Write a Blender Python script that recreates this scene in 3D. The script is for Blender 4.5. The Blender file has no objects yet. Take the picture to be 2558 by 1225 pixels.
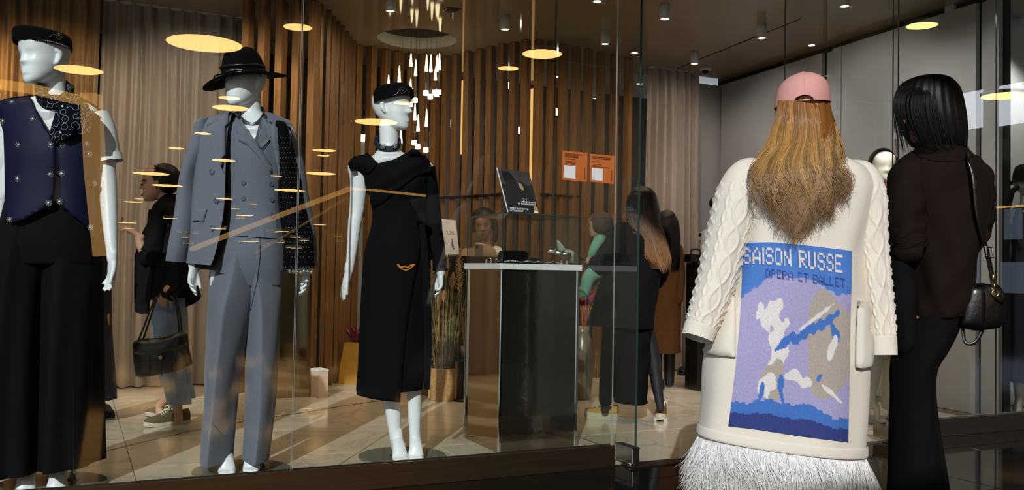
import bpy, bmesh, math, random
import numpy as np
from mathutils import Vector, Matrix, geometry
from mathutils.bvhtree import BVHTree
random.seed(7); np.random.seed(7)
SC = bpy.context.scene
COL = SC.collection
# ------------------------------------------------------------------ camera
# world frame: x runs along the shop front, y points into the shop, z up
UX, UY = math.cos(math.radians(25.9)), math.sin(math.radians(25.9))
FPX, CXP, CYP = 2253.0, 1279.0, 612.5
CAM0 = Vector((-4.42*UY, -4.42*UX, 1.0))
RIGHT, FWD, UP = Vector((UX, -UY, 0)), Vector((UY, UX, 0)), Vector((0, 0, 1))
TH, RO = math.atan(67/FPX), math.radians(1.01)
cf = FWD*math.cos(TH) + UP*math.sin(TH)
cu0 = UP*math.cos(TH) - FWD*math.sin(TH)
cr = RIGHT*math.cos(RO) + cu0*math.sin(RO)
cu = cu0*math.cos(RO) - RIGHT*math.sin(RO)
cam = bpy.data.cameras.new('camera'); camo = bpy.data.objects.new('camera', cam); COL.objects.link(camo)
cam.sensor_width = 36; cam.lens = FPX/2558*36; cam.clip_start = .05; cam.clip_end = 300
m3 = Matrix((cr, cu, -cf)).transposed()
camo.matrix_world = Matrix.Translation(CAM0) @ m3.to_4x4()
SC.camera = camo
SC.view_settings.view_transform = 'Standard'; SC.view_settings.look = 'None'
SC.view_settings.gamma = 1; SC.view_settings.use_curve_mapping = False
SC.view_settings.exposure = 0.0
SC.cycles.use_denoising = True
SC.cycles.max_bounces = 8; SC.cycles.transparent_max_bounces = 24
SC.cycles.sample_clamp_indirect = 4; SC.cycles.caustics_reflective = False; SC.cycles.caustics_refractive = False
# world: dim daylight filling the atrium
W = bpy.data.worlds.new('sky'); SC.world = W; W.use_nodes = True
bg = W.node_tree.nodes['Background']; bg.inputs[0].default_value = (.80, .90, 1.0, 1); bg.inputs[1].default_value = .95
# low sun entering the mall from behind the photographer
sl = bpy.data.lights.new('sun', 'SUN'); so = bpy.data.objects.new('sun', sl); COL.objects.link(so)
sl.energy = 3.3; sl.angle = math.radians(.55); sl.color = (.93, .97, 1.0)
sdir = (RIGHT*math.sin(math.radians(8)) + FWD*math.cos(math.radians(8)))*1.0 - UP*math.tan(math.radians(28))
so.rotation_euler = sdir.to_track_quat('-Z', 'Y').to_euler()

def area(name, loc, tgt, sx, sy, power, col):
    l = bpy.data.lights.new(name, 'AREA'); o = bpy.data.objects.new(name, l); COL.objects.link(o)
    l.shape = 'RECTANGLE'; l.size = sx; l.size_y = sy; l.energy = power; l.color = col
    o.location = loc; o.rotation_euler = (Vector(tgt)-Vector(loc)).to_track_quat('-Z', 'Y').to_euler()
    return o

ORD = ['first', 'second', 'third', 'fourth', 'fifth', 'sixth', 'seventh', 'eighth', 'ninth', 'tenth', 'eleventh', 'twelfth', 'thirteenth', 'fourteenth', 'fifteenth', 'sixteenth', 'seventeenth', 'eighteenth', 'nineteenth', 'twentieth', 'twenty-first', 'twenty-second', 'twenty-third', 'twenty-fourth', 'twenty-fifth', 'twenty-sixth', 'twenty-seventh', 'twenty-eighth', 'twenty-ninth', 'thirtieth']
# ------------------------------------------------------------------ pixel <-> space
def ray(px, py): return cf + cr*((px-CXP)/FPX) + cu*(-(py-CYP)/FPX)
def P(px, py, Y):
    d = ray(px, py); return CAM0 + d*(Y/d.dot(FWD))
def Fl(px, py, z=0.0):
    d = ray(px, py); return CAM0 + d*((z-1.0)/d.z)
def Pd(px, py, dd):                       # hit the plane y = dd (parallel to the shop front)
    d = ray(px, py); return CAM0 + d*((dd-CAM0.y)/d.y)
def Ps(px, py, ss):                       # hit the plane x = ss
    d = ray(px, py); return CAM0 + d*((ss-CAM0.x)/d.x)
def proj(p):
    q = Vector(p)-CAM0; z = q.dot(cf); return CXP+FPX*q.dot(cr)/z, CYP-FPX*q.dot(cu)/z
def Yof(p): return (Vector(p)-CAM0).dot(FWD)

# ------------------------------------------------------------------ materials
def lin(c):
    if isinstance(c, str): c = [int(c[i:i+2], 16)/255 for i in (0, 2, 4)]
    return tuple(x/12.92 if x <= .04045 else ((x+.055)/1.055)**2.4 for x in c)
def mat(name, col, rough=.6, metal=0.0, spec=.5, var=0.0, vscale=8.0, stretch=None, bump=0.0, bscale=60.0, emit=None, estr=0.0, sheen=0.0, coat=0.0, attr=None, col2=None):
    m = bpy.data.materials.new(name); m.use_nodes = True; nt = m.node_tree; b = nt.nodes['Principled BSDF']
    c = (*lin(col), 1)
    b.inputs['Base Color'].default_value = c; b.inputs['Roughness'].default_value = rough
    b.inputs['Metallic'].default_value = metal; b.inputs['Specular IOR Level'].default_value = spec
    if sheen: b.inputs['Sheen Weight'].default_value = sheen
    if coat: b.inputs['Coat Weight'].default_value = coat
    tc = nt.nodes.new('ShaderNodeTexCoord'); mp = nt.nodes.new('ShaderNodeMapping')
    nt.links.new(tc.outputs['Object'], mp.inputs[0])
    if stretch: mp.inputs['Scale'].default_value = stretch
    if attr:
        a = nt.nodes.new('ShaderNodeVertexColor'); a.layer_name = attr
        nt.links.new(a.outputs[0], b.inputs['Base Color'])
    elif var or col2:
        n = nt.nodes.new('ShaderNodeTexNoise'); n.inputs['Scale'].default_value = vscale; n.inputs['Detail'].default_value = 5
        nt.links.new(mp.outputs[0], n.inputs['Vector'])
        r = nt.nodes.new('ShaderNodeValToRGB'); nt.links.new(n.outputs[0], r.inputs[0])
        r.color_ramp.elements[0].position = .3; r.color_ramp.elements[1].position = .7
        lo = tuple(max(0, x*(1-var)) for x in c[:3]); hi = tuple(min(1, x*(1+var)) for x in c[:3])
        if col2: hi = lin(col2)
        r.color_ramp.elements[0].color = (*lo, 1); r.color_ramp.elements[1].color = (*hi, 1)
        nt.links.new(r.outputs[0], b.inputs['Base Color'])
    if bump:
        n2 = nt.nodes.new('ShaderNodeTexNoise'); n2.inputs['Scale'].default_value = bscale; n2.inputs['Detail'].default_value = 3
        nt.links.new(mp.outputs[0], n2.inputs['Vector'])
        bp = nt.nodes.new('ShaderNodeBump'); bp.inputs['Strength'].default_value = bump; bp.inputs['Distance'].default_value = .01
        nt.links.new(n2.outputs[0], bp.inputs['Height']); nt.links.new(bp.outputs[0], b.inputs['Normal'])
    if emit:
        b.inputs['Emission Color'].default_value = (*lin(emit), 1); b.inputs['Emission Strength'].default_value = estr
    return m
def glassmat(name, tint=(.97, .99, .98), rough=0.0, ior=1.5):
    m = bpy.data.materials.new(name); m.use_nodes = True; nt = m.node_tree; nt.nodes.clear()
    o = nt.nodes.new('ShaderNodeOutputMaterial'); mx = nt.nodes.new('ShaderNodeMixShader')
    t = nt.nodes.new('ShaderNodeBsdfTransparent'); t.inputs[0].default_value = (*tint, 1)
    g = nt.nodes.new('ShaderNodeBsdfGlossy'); g.inputs['Roughness'].default_value = rough
    fr = nt.nodes.new('ShaderNodeFresnel'); ge = nt.nodes.new('ShaderNodeNewGeometry'); ma = nt.nodes.new('ShaderNodeMath')
    ma.operation = 'MULTIPLY_ADD'; ma.inputs[1].default_value = 1/ior-ior; ma.inputs[2].default_value = ior
    nt.links.new(ge.outputs['Backfacing'], ma.inputs[0]); nt.links.new(ma.outputs[0], fr.inputs['IOR'])
    nt.links.new(fr.outputs[0], mx.inputs[0]); nt.links.new(t.outputs[0], mx.inputs[1]); nt.links.new(g.outputs[0], mx.inputs[2])
    nt.links.new(mx.outputs[0], o.inputs[0]); return m
def emitmat(name, col, s):
    m = bpy.data.materials.new(name); m.use_nodes = True; nt = m.node_tree; nt.nodes.clear()
    o = nt.nodes.new('ShaderNodeOutputMaterial'); e = nt.nodes.new('ShaderNodeEmission')
    e.inputs[0].default_value = (*lin(col), 1); e.inputs[1].default_value = s; nt.links.new(e.outputs[0], o.inputs[0]); return m

# ------------------------------------------------------------------ mesh builder
def cr_interp(rows, sub):
    """Catmull-Rom through rows of numbers."""
    A = np.array(rows, float); n = len(A)
    if sub <= 1 or n < 2: return A
    out = []
    for i in range(n-1):
        p0, p1, p2, p3 = A[max(i-1, 0)], A[i], A[i+1], A[min(i+2, n-1)]
        for k in range(sub):
            t = k/sub
            out.append(.5*((2*p1)+(-p0+p2)*t+(2*p0-5*p1+4*p2-p3)*t*t+(-p0+3*p1-3*p2+p3)*t**3))
    out.append(A[-1]); return np.array(out)
class MB:
    def __init__(s): s.v = []; s.f = []; s.m = []; s.col = None
    def grid(s, rings, closed=True, mi=0, cap0=False, cap1=False, flip=False):
        b = len(s.v); n = len(rings[0]); R = len(rings)
        for r in rings: s.v.extend([Vector(p) for p in r])
        lim = n if closed else n-1
        for i in range(R-1):
            for j in range(lim):
                j2 = (j+1) % n
                q = (b+i*n+j, b+i*n+j2, b+(i+1)*n+j2, b+(i+1)*n+j)
                s.f.append(q[::-1] if flip else q); s.m.append(mi)
        for c, i in ((cap0, 0), (cap1, R-1)):
            if c:
                ctr = sum((Vector(p) for p in rings[i]), Vector())/n; k = len(s.v); s.v.append(ctr)
                for j in range(n):
                    j2 = (j+1) % n; a, d = b+i*n+j, b+i*n+j2
                    q = (a, k, d) if i == 0 else (a, d, k)
                    s.f.append(q[::-1] if flip else q); s.m.append(mi)
    def box(s, a, b, mi=0):
        x0, y0, z0 = a; x1, y1, z1 = b; k = len(s.v)
        s.v += [Vector(p) for p in ((x0,y0,z0),(x1,y0,z0),(x1,y1,z0),(x0,y1,z0),(x0,y0,z1),(x1,y0,z1),(x1,y1,z1),(x0,y1,z1))]
        for q in ((0,3,2,1),(4,5,6,7),(0,1,5,4),(1,2,6,5),(2,3,7,6),(3,0,4,7)): s.f.append(tuple(k+i for i in q)); s.m.append(mi)
    def bbox(s, a, b, c=.004, mi=0):     # box with chamfered edges
        x0, y0, z0 = [min(a[i], b[i]) for i in range(3)]; x1, y1, z1 = [max(a[i], b[i]) for i in range(3)]
        bm = bmesh.new(); bmesh.ops.create_cube(bm, size=1)
        for v in bm.verts: v.co = Vector(((x0+x1)/2+v.co.x*(x1-x0), (y0+y1)/2+v.co.y*(y1-y0), (z0+z1)/2+v.co.z*(z1-z0)))
        bmesh.ops.bevel(bm, geom=bm.edges[:], offset=min(c, .45*min(x1-x0, y1-y0, z1-z0)), segments=1, affect='EDGES')
        s.addbm(bm, mi)
    def addbm(s, bm, mi=0):
        k = len(s.v); bm.verts.index_update()
        s.v += [v.co.copy() for v in bm.verts]
        for f in bm.faces: s.f.append(tuple(k+v.index for v in f.verts)); s.m.append(mi)
        bm.free()
    def obox(s, c, ax, ay, az, mi=0):    # oriented box: centre and half axes
        k = len(s.v); c, ax, ay, az = Vector(c), Vector(ax), Vector(ay), Vector(az)
        for q in ((-1,-1,-1),(1,-1,-1),(1,1,-1),(-1,1,-1),(-1,-1,1),(1,-1,1),(1,1,1),(-1,1,1)): s.v.append(c+ax*q[0]+ay*q[1]+az*q[2])
        for q in ((0,3,2,1),(4,5,6,7),(0,1,5,4),(1,2,6,5),(2,3,7,6),(3,0,4,7)): s.f.append(tuple(k+i for i in q)); s.m.append(mi)
    def lathe(s, prof, c, seg=24, mi=0, sx=1, sy=1, M=None):
        rings = []
        for r, z in prof:
            ring = [Vector((r*sx*math.cos(2*math.pi*j/seg), r*sy*math.sin(2*math.pi*j/seg), z)) for j in range(seg)]
            if M is not None: ring = [M @ p for p in ring]
            rings.append([Vector(c)+p for p in ring])
        s.grid(rings, True, mi)
    def ell(s, c, ax, ay, az, seg=16, rg=10, mi=0):
        c, ax, ay, az = Vector(c), Vector(ax), Vector(ay), Vector(az); rings = []
        for i in range(rg+1):
            a = -math.pi/2+math.pi*i/rg; r = max(math.cos(a), 1e-3)
            rings.append([c+ax*(r*math.cos(2*math.pi*j/seg))+ay*(r*math.sin(2*math.pi*j/seg))+az*math.sin(a) for j in range(seg)])
        s.grid(rings, True, mi)
    def sweep(s, pts, rads, ref=None, seg=12, sub=4, caps=True, mi=0, disp=None):
        """tube along pts; rads = radius or (side, up) radii; ref = vector giving the 'up' radius direction."""
        rows = [list(p)+(list(r) if isinstance(r, (tuple, list)) else [r, r]) for p, r in zip(pts, rads)]
        A = cr_interp(rows, sub); ref = Vector(ref) if ref is not None else None
        n = len(A); C = [Vector(a[:3]) for a in A]; rings = []; prev = None
        for i in range(n):
            t = (C[min(i+1, n-1)]-C[max(i-1, 0)]).normalized()
            if ref is not None: side = t.cross(ref)
            elif prev is None:
                q = Vector((0, 0, 1)) if abs(t.z) < .9 else Vector((1, 0, 0)); side = t.cross(q)
            else: side = prev-t*prev.dot(t)
            if side.length < 1e-6: side = t.orthogonal()
            side.normalize(); prev = side; up = side.cross(t).normalized()
            ra, rb = max(A[i][3], 2e-4), max(A[i][4], 2e-4); ring = []
            for j in range(seg):
                a = 2*math.pi*j/seg; k = 1.0
                o = side*(ra*math.cos(a))+up*(rb*math.sin(a))
                if disp is not None: o = o*(1+disp(a, i/(n-1))/max(o.length, 1e-4))
                ring.append(C[i]+o)
            rings.append(ring)
        if caps:
            def dome(ring, c, d, r):
                out = []
                for k in (.5, .85):
                    out.append([c+(p-c)*math.sqrt(1-k*k)+d*(r*k) for p in ring])
                return out
            d0 = (C[0]-C[1]).normalized(); d1 = (C[-1]-C[-2]).normalized()
            r0 = min(A[0][3], A[0][4]); r1 = min(A[-1][3], A[-1][4])
            rings = dome(rings[0], C[0], d0, r0)[::-1]+rings+dome(rings[-1], C[-1], d1, r1)
        s.grid(rings, True, mi, caps, caps)
        return rings
    def build(s, name, mats, parent=None, smooth=True, loc=None, auto=None):
        me = bpy.data.meshes.new(name); off = Vector()
        if loc is not None: off = Vector(loc)
        if parent is not None:
            off = Vector(); q = parent
            while q is not None: off += q.location; q = q.parent
        me.from_pydata([tuple(p-off) for p in s.v], [], s.f)
        if not isinstance(mats, (list, tuple)): mats = [mats]
        for m in mats: me.materials.append(m)
        if len(mats) > 1: me.polygons.foreach_set('material_index', s.m)
        me.polygons.foreach_set('use_smooth', [smooth]*len(me.polygons))
        if s.col is not None:
            a = me.color_attributes.new('col', 'FLOAT_COLOR', 'POINT')
            a.data.foreach_set('color', np.array([(*c, 1) for c in s.col], dtype=np.float32).ravel())
        me.update()
        o = bpy.data.objects.new(name, me); COL.objects.link(o)
        if parent is not None: o.parent = parent
        elif loc is not None: o.location = loc
        return o
def tag(o, label=None, cat=None, group=None, kind=None):
    if label: o['label'] = label
    if cat: o['category'] = cat
    if group: o['group'] = group
    if kind: o['kind'] = kind
    return o
def thing(name, label, cat, loc=(0, 0, 0), group=None):
    o = bpy.data.objects.new(name, None); COL.objects.link(o); o.location = loc; o.empty_display_size = .1
    return tag(o, label, cat, group)
def struct(o): o['kind'] = 'structure'; return o
def inst(src, parent=None, loc=None, rotz=None, name=None):
    c = src.copy(); COL.objects.link(c)
    if parent is not None: c.parent = parent
    if loc is not None: c.location = loc
    if rotz is not None: c.rotation_euler = (0, 0, rotz)
    return c
def remesh(mb, voxel, smooth=2):
    me = bpy.data.meshes.new('tmp'); me.from_pydata([tuple(p) for p in mb.v], [], mb.f)
    o = bpy.data.objects.new('tmp', me); COL.objects.link(o)
    md = o.modifiers.new('r', 'REMESH'); md.mode = 'VOXEL'; md.voxel_size = voxel
    if smooth:
        sm = o.modifiers.new('s', 'SMOOTH'); sm.factor = .5; sm.iterations = smooth
    dg = bpy.context.evaluated_depsgraph_get(); ev = o.evaluated_get(dg); e = ev.to_mesh()
    out = MB(); n = len(e.vertices); co = np.empty(n*3, np.float32); e.vertices.foreach_get('co', co)
    out.v = [Vector(c) for c in co.reshape(-1, 3).tolist()]
    nl = len(e.loops); li = np.empty(nl, np.int32); e.loops.foreach_get('vertex_index', li)
    ls = np.empty(len(e.polygons), np.int32); e.polygons.foreach_get('loop_start', ls)
    lt = np.empty(len(e.polygons), np.int32); e.polygons.foreach_get('loop_total', lt)
    L = li.tolist(); out.f = [tuple(L[a:a+b]) for a, b in zip(ls.tolist(), lt.tolist())]; out.m = [0]*len(out.f)
    ev.to_mesh_clear(); bpy.data.objects.remove(o); bpy.data.meshes.remove(me)
    return out
def bvh(mb): return BVHTree.FromPolygons([tuple(p) for p in mb.v], mb.f)
def hit(bv, px, py, Yf=None):
    d = ray(px, py).normalized(); p, n, i, dist = bv.ray_cast(CAM0, d)
    if p is None:
        if Yf is None:
            q = P(px, py, 4.0)
            for k in range(12):
                r = bv.find_nearest(q); 
                if r[0] is None: break
                q = P(px, py, Yof(r[0]))
            return q, -d
        return P(px, py, Yf), -d
    if n.dot(d) > 0: n = -n
    return p, n

# ------------------------------------------------------------------ garment lofts described by their outline
def loft(mb, rows, seg=48, sub=5, pw=2.0, disp=None, mi=0, crease=False, cap0=False, cap1=False, gap=False, t0=0.0):
    """rows: (yl, yr, xl, xr, Y, half depth [, xa, xb]) - a ring per row, wide across the view and 'half depth' along it.
    crease: xa is the pixel column of the front crease.  gap: open between xa and xb at the front."""
    A = cr_interp(rows, sub); n = len(A); rings = []
    for i, r in enumerate(A):
        yl, yr, xl, xr, Y, b = r[:6]
        L, Rr = P(xl, yl, Y), P(xr, yr, Y); c = (L+Rr)/2; ax = (Rr-L)/2; v = i/(n-1); ring = []
        if gap:
            f = lambda x: math.asin(max(-1, min(1, (x-(xl+xr)/2)/((xr-xl)/2))))
            ta, tb = f(r[6]), f(r[7]); ts = [tb+(2*math.pi+ta-tb)*j/(seg-1) for j in range(seg)]
        else: ts = [2*math.pi*j/seg for j in range(seg)]
        for t in ts:
            sx, cy = math.sin(t), math.cos(t)
            if crease:
                u = (r[6]-(xl+xr)/2)/((xr-xl)/2)
                q = (t/(math.pi/2)) % 4; k = q-math.floor(q)
                pts = [(u, 1), (1, 0), (u*.5, -1), (-1, 0), (u, 1)]; a0, a1 = pts[int(q)], pts[int(q)+1]
                X = a0[0]+(a1[0]-a0[0])*k; Yy = a0[1]+(a1[1]-a0[1])*k
                bl = math.sin(math.pi*k)*.16; X *= 1+bl; Yy *= 1+bl
            else:
                X = math.copysign(abs(sx)**(2/pw), sx); Yy = math.copysign(abs(cy)**(2/pw), cy)
            p = c+ax*X-FWD*(b*Yy)
            if disp is not None:
                nr = ax.normalized()*(sx)-FWD*cy
                p = p+nr*disp(t, v)
            ring.append(p)
        rings.append(ring)
    mb.grid(rings, not gap, mi, cap0, cap1)
    return rings
def limb(mb, pts, seg=16, sub=4, flat=1.0, mi=0, disp=None, caps=True, ref=None):
    """pts: (px, py, Y, radius px)"""
    mb.sweep([P(a, b, Y) for a, b, Y, r in pts], [(r*Y/FPX, r*Y/FPX*flat) for a, b, Y, r in pts], seg=seg, sub=sub, mi=mi, disp=disp, caps=caps, ref=(-FWD if ref is None else ref))
def inpoly(x, y, poly):
    c = False; n = len(poly); j = n-1
    for i in range(n):
        xi, yi = poly[i]; xj, yj = poly[j]
        if (yi > y) != (yj > y) and x < (xj-xi)*(y-yi)/(yj-yi)+xi: c = not c
        j = i
    return c
def decal(mb, bv, poly, off=.004, th=.003, res=8.0, Yf=None, mi=0, puff=0.0, lift=None):
    """a conforming piece of cloth on a surface, outlined by poly as seen from the front, with thickness."""
    bd = []
    n = len(poly)
    for i in range(n):
        a, b = poly[i], poly[(i+1) % n]; L = math.hypot(b[0]-a[0], b[1]-a[1]); k = max(1, int(L/res))
        for t in range(k): bd.append((a[0]+(b[0]-a[0])*t/k, a[1]+(b[1]-a[1])*t/k))
    xs = [p[0] for p in poly]; ys = [p[1] for p in poly]; ins = []
    y = min(ys)+res/2
    while y < max(ys):
        x = min(xs)+res/2
        while x < max(xs):
            if inpoly(x, y, poly) and min((x-q[0])**2+(y-q[1])**2 for q in bd) > (res*.55)**2: ins.append((x, y))
            x += res
        y += res
    allp = bd+ins; nb = len(bd)
    r = geometry.delaunay_2d_cdt([Vector(p) for p in allp], [(i, (i+1) % nb) for i in range(nb)], [], 1, 1e-4)
    vs, fs, orig = r[0], r[2], r[3]
    k0 = len(mb.v); N = len(vs); fr = []; bk = []
    for i, q in enumerate(vs):
        p, nn = hit(bv, q.x, q.y, Yf); d = (CAM0-p).normalized()
        nn = (nn*.5+d*.5).normalized()
        lf = lift(q.x, q.y) if lift else 0.0
        o = off+th+lf
        if puff: 
            e = min(math.hypot(q.x-w[0], q.y-w[1]) for w in bd); o += puff*min(1, e/(res*2))
        fr.append(p+nn*o); bk.append(p+nn*(off+lf-.001 if lift else off-.002))
    mb.v += fr+bk
    for f in fs:
        f = list(f)
        a, b, c = [vs[i] for i in f[:3]]
        if (b.x-a.x)*(c.y-a.y)-(b.y-a.y)*(c.x-a.x) > 0: f = f[::-1]
        mb.f.append(tuple(k0+i for i in f)); mb.m.append(mi)
        if lift: mb.f.append(tuple(k0+N+i for i in f[::-1])); mb.m.append(mi)
    # skirt along the outline
    ed = {}
    for f in fs:
        for a, b in zip(f, list(f[1:])+[f[0]]):
            key = (min(a, b), max(a, b)); ed[key] = ed.get(key, 0)+1
    for (a, b), c in ed.items():
        if c == 1: mb.f.append((k0+a, k0+b, k0+N+b, k0+N+a)); mb.m.append(mi)
def stroke(mb, bv, pts, r=.003, off=.002, Yf=None, seg=6, mi=0, step=6.0, taper=False):
    q = []
    for a, b in zip(pts, pts[1:]):
        L = math.hypot(b[0]-a[0], b[1]-a[1]); k = max(1, int(L/step))
        for t in range(k): q.append((a[0]+(b[0]-a[0])*t/k, a[1]+(b[1]-a[1])*t/k))
    q.append(pts[-1]); C = []
    for x, y in q:
        p, n = hit(bv, x, y, Yf); C.append(p+n*off)
    rr = [r]*len(C)
    if taper: rr = [r*(.3+.7*math.sin(math.pi*i/max(1, len(C)-1))) for i in range(len(C))]
    mb.sweep(C, rr, seg=seg, sub=1, mi=mi)
def disc_on(mb, bv, px, py, r, th=.004, off=.0, Yf=None, seg=16, mi=0, rim=True):
    p, n = hit(bv, px, py, Yf); d = (CAM0-p).normalized(); n = (n*.6+d*.4).normalized()
    M = n.to_track_quat('Z', 'Y').to_matrix()
    prof = [(0.0005, 0), (r*.9, 0), (r, th*.4), (r*.96, th), (r*.8, th*1.05), (r*.7, th*.7), (0.0005, th*.7)] if rim else [(.0005, 0), (r, 0), (r*.8, th*.7), (.0005, th)]
    mb.lathe(prof, p+n*off, seg, mi, M=M)

# ------------------------------------------------------------------ heads and hands
HT = [0, .03, .08, .15, .22, .28, .36, .45, .52, .60, .70, .80, .90, .96, 1.0]
HW = [.06, .125, .175, .215, .245, .262, .285, .302, .312, .322, .332, .318, .25, .165, .02]
HF = [.34, .375, .385, .385, .385, .385, .385, .378, .385, .400, .398, .365, .275, .17, .0]
HB = [.16, .06, -.02, -.12, -.22, -.29, -.36, -.42, -.45, -.47, -.47, -.42, -.30, -.18, -.02]
def head(mb, c, Hh, yaw=0.0, pitch=0.0, roll=0.0, nose=1.0, lips=1.0, eyes=1.0, ears=True, wide=1.0, seg=72, rows=60, toward=None):
    """c = centre of the head at ear level; yaw 0 looks at the camera, positive turns to the picture's right."""
    tw = -FWD if toward is None else toward; rt = RIGHT
    fw = tw*math.cos(yaw)+rt*math.sin(yaw); lx = rt*math.cos(yaw)-tw*math.sin(yaw); up = UP.copy()
    fw2 = fw*math.cos(pitch)+up*math.sin(pitch); up2 = up*math.cos(pitch)-fw*math.sin(pitch)
    lx2 = lx*math.cos(roll)+up2*math.sin(roll); up3 = up2*math.cos(roll)-lx*math.sin(roll)
    M = lambda x, y, z: Vector(c)+(lx2*x+fw2*y+up3*(z-.45))*Hh
    g = lambda x, s: math.exp(-.5*(x/s)**2)
    rings = []
    for i in range(rows+1):
        t = .5-.5*math.cos(math.pi*i/rows) if True else i/rows
        w, f, b = (float(np.interp(t, HT, q)) for q in (HW, HF, HB)); w *= wide
        cc, hh = (f+b)/2, (f-b)/2; ring = []
        for j in range(seg):
            a = 2*math.pi*j/seg; a = a-.32*math.sin(a)  # denser at the face
            sx, cy = math.sin(a), math.cos(a)
            x = w*math.copysign(abs(sx)**.92, sx); y = cc+hh*math.copysign(abs(cy)**(.92), cy)
            if cy > 0:
                tz = min(1, max(0, (t-.31)/.055))
                prof = .125*min(1, max(0, (.60-t)/.23)) if t > .36 else .125*tz
                y += nose*prof*g(x, .030+.028*max(0, min(1, (.56-t)/.2)))
                y -= eyes*.040*(g(x-.125*wide, .065)+g(x+.125*wide, .065))*g(t-.50, .042)
                y += eyes*.012*g(abs(x)-.12, .09)*g(t-.575, .03)
                y += lips*(.030*g(x, .075)*g(t-.225, .016)+.034*g(x, .065)*g(t-.178, .017)-.016*g(x, .09)*g(t-.203, .008))
                y += .012*g(x, .08)*g(t-.06, .04)
                y += .012*g(abs(x)-.19, .06)*g(t-.37, .06)
            ring.append(M(x, y, t))
        rings.append(ring)
    mb.grid(rings, True, 0, True, True)
    if ears:
        for s in (-1, 1):
            xx = s*.312*wide
            mb.sweep([M(xx, .0, .34), M(xx+s*.03, -.03, .40), M(xx+s*.045, -.06, .47), M(xx+s*.045, -.055, .535), M(xx+s*.03, -.01, .56)],
                     [(.028*Hh, .022*Hh), (.03*Hh, .035*Hh), (.022*Hh, .05*Hh), (.022*Hh, .05*Hh), (.02*Hh, .03*Hh)], ref=fw2, seg=10, sub=3)
    return M, fw2, lx2, up3
def hand(mb, w, d, palm, L=.18, thumb=1, curl=(.25, .35, .45, .55), spread=.06, tcurl=.3, tout=.75, width=1.0, rf=1.0, wr=.026):
    """w wrist, d direction of the fingers, palm = way the palm faces; thumb side = +-1 along d x palm."""
    d = Vector(d).normalized(); palm = Vector(palm); palm = (palm-d*palm.dot(d)).normalized(); s = d.cross(palm).normalized()*thumb
    k = L/.18; w = Vector(w)
    pl = .085*k; hw = .037*k*width
    mb.sweep([w-d*.03*k, w, w+d*.03*k, w+d*.06*k, w+d*pl], [(wr*k, wr*.8*k), (wr*k, wr*.75*k), (hw*.95, .017*k), (hw*1.03, .0155*k), (hw*.95, .012*k)], ref=palm, seg=16, sub=3)
    Ls = (.068, .078, .072, .056)
    for i in range(4):
        o = 1-i*2/3   # index on the thumb side
        p = w+d*(pl-.012*k-(.010*k if i == 3 else 0))+s*(o*hw*.78)
        dd = (d+s*(o*spread)).normalized(); q = [p]; rr = []
        ang = 0
        for f, (fr, ca) in enumerate(((.46, .55), (.31, .9), (.23, .6))):
            ang += curl[i]*ca*1.1
            dv = dd*math.cos(ang)+palm*math.sin(ang); q.append(q[-1]+dv*(Ls[i]*fr*k))
        r0 = (.0088 if i < 3 else .0075)*k*rf
        mb.sweep(q, [r0*1.05, r0, r0*.9, r0*.72], seg=10, sub=3)
    t0 = w+d*.018*k+s*hw*.55
    a = (d*(1-tout*.45)+s*tout*.8+palm*.25).normalized()
    t1 = t0+a*.038*k; b = (a+(d-s*.35)*tcurl+palm*.15).normalized(); t2 = t1+b*.032*k; t3 = t2+(b+d*.2).normalized()*.026*k
    mb.sweep([t0, t1, t2, t3], [.0135*k*rf, .0112*k*rf, .0098*k*rf, .0078*k*rf], seg=10, sub=3)
# ------------------------------------------------------------------ room materials
ZC = 3.15
M = {}
def marble(name, base, vein, rough, vs=1.0, vein_amt=.75):
    m = bpy.data.materials.new(name); m.use_nodes = True; nt = m.node_tree; b = nt.nodes['Principled BSDF']
    tc = nt.nodes.new('ShaderNodeTexCoord'); oi = nt.nodes.new('ShaderNodeObjectInfo'); ad = nt.nodes.new('ShaderNodeVectorMath'); ad.operation = 'ADD'
    sc = nt.nodes.new('ShaderNodeVectorMath'); sc.operation = 'SCALE'; sc.inputs[3].default_value = 37.0
    cx = nt.nodes.new('ShaderNodeCombineXYZ'); nt.links.new(oi.outputs['Random'], cx.inputs[0]); nt.links.new(oi.outputs['Random'], cx.inputs[1])
    nt.links.new(cx.outputs[0], sc.inputs[0]); nt.links.new(tc.outputs['Object'], ad.inputs[0]); nt.links.new(sc.outputs[0], ad.inputs[1])
    n = nt.nodes.new('ShaderNodeTexNoise'); n.inputs['Scale'].default_value = 1.6*vs; n.inputs['Detail'].default_value = 8; n.inputs['Distortion'].default_value = 1.1
    nt.links.new(ad.outputs[0], n.inputs['Vector'])
    r = nt.nodes.new('ShaderNodeValToRGB'); nt.links.new(n.outputs[0], r.inputs[0]); e = r.color_ramp.elements
    e[0].position = .47; e[0].color = (*lin(base), 1); e[1].position = .53; e[1].color = (*lin(base), 1)
    k = e.new(.50); k.color = (*[a*(1-vein_amt)+c*vein_amt for a, c in zip(lin(base), lin(vein))], 1)
    nt.links.new(r.outputs[0], b.inputs['Base Color']); b.inputs['Roughness'].default_value = rough; b.inputs['Specular IOR Level'].default_value = .6
    return m
M['marble'] = marble('marble', 'c6bba8', '9c917f', .10, 1.0, .45)
M['black_tile'] = mat('black_tile', '151210', .07, spec=.5, var=.25, vscale=3)
M['grout'] = mat('grout', '8b857a', .8, var=.1, vscale=40)
M['grout_dark'] = mat('grout_dark', '5d5344', .8, var=.1, vscale=40)
M['ceiling'] = mat('stretch_ceiling', '978770', .07, spec=.6, var=.03, vscale=2)
M['black'] = mat('shadow_gap', '0b0a09', .7, var=.2)
M['panel_grey'] = mat('panel_grey', 'a3a19f', .42, spec=.5, var=.035, vscale=2.2, bump=.02, bscale=8)
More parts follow.
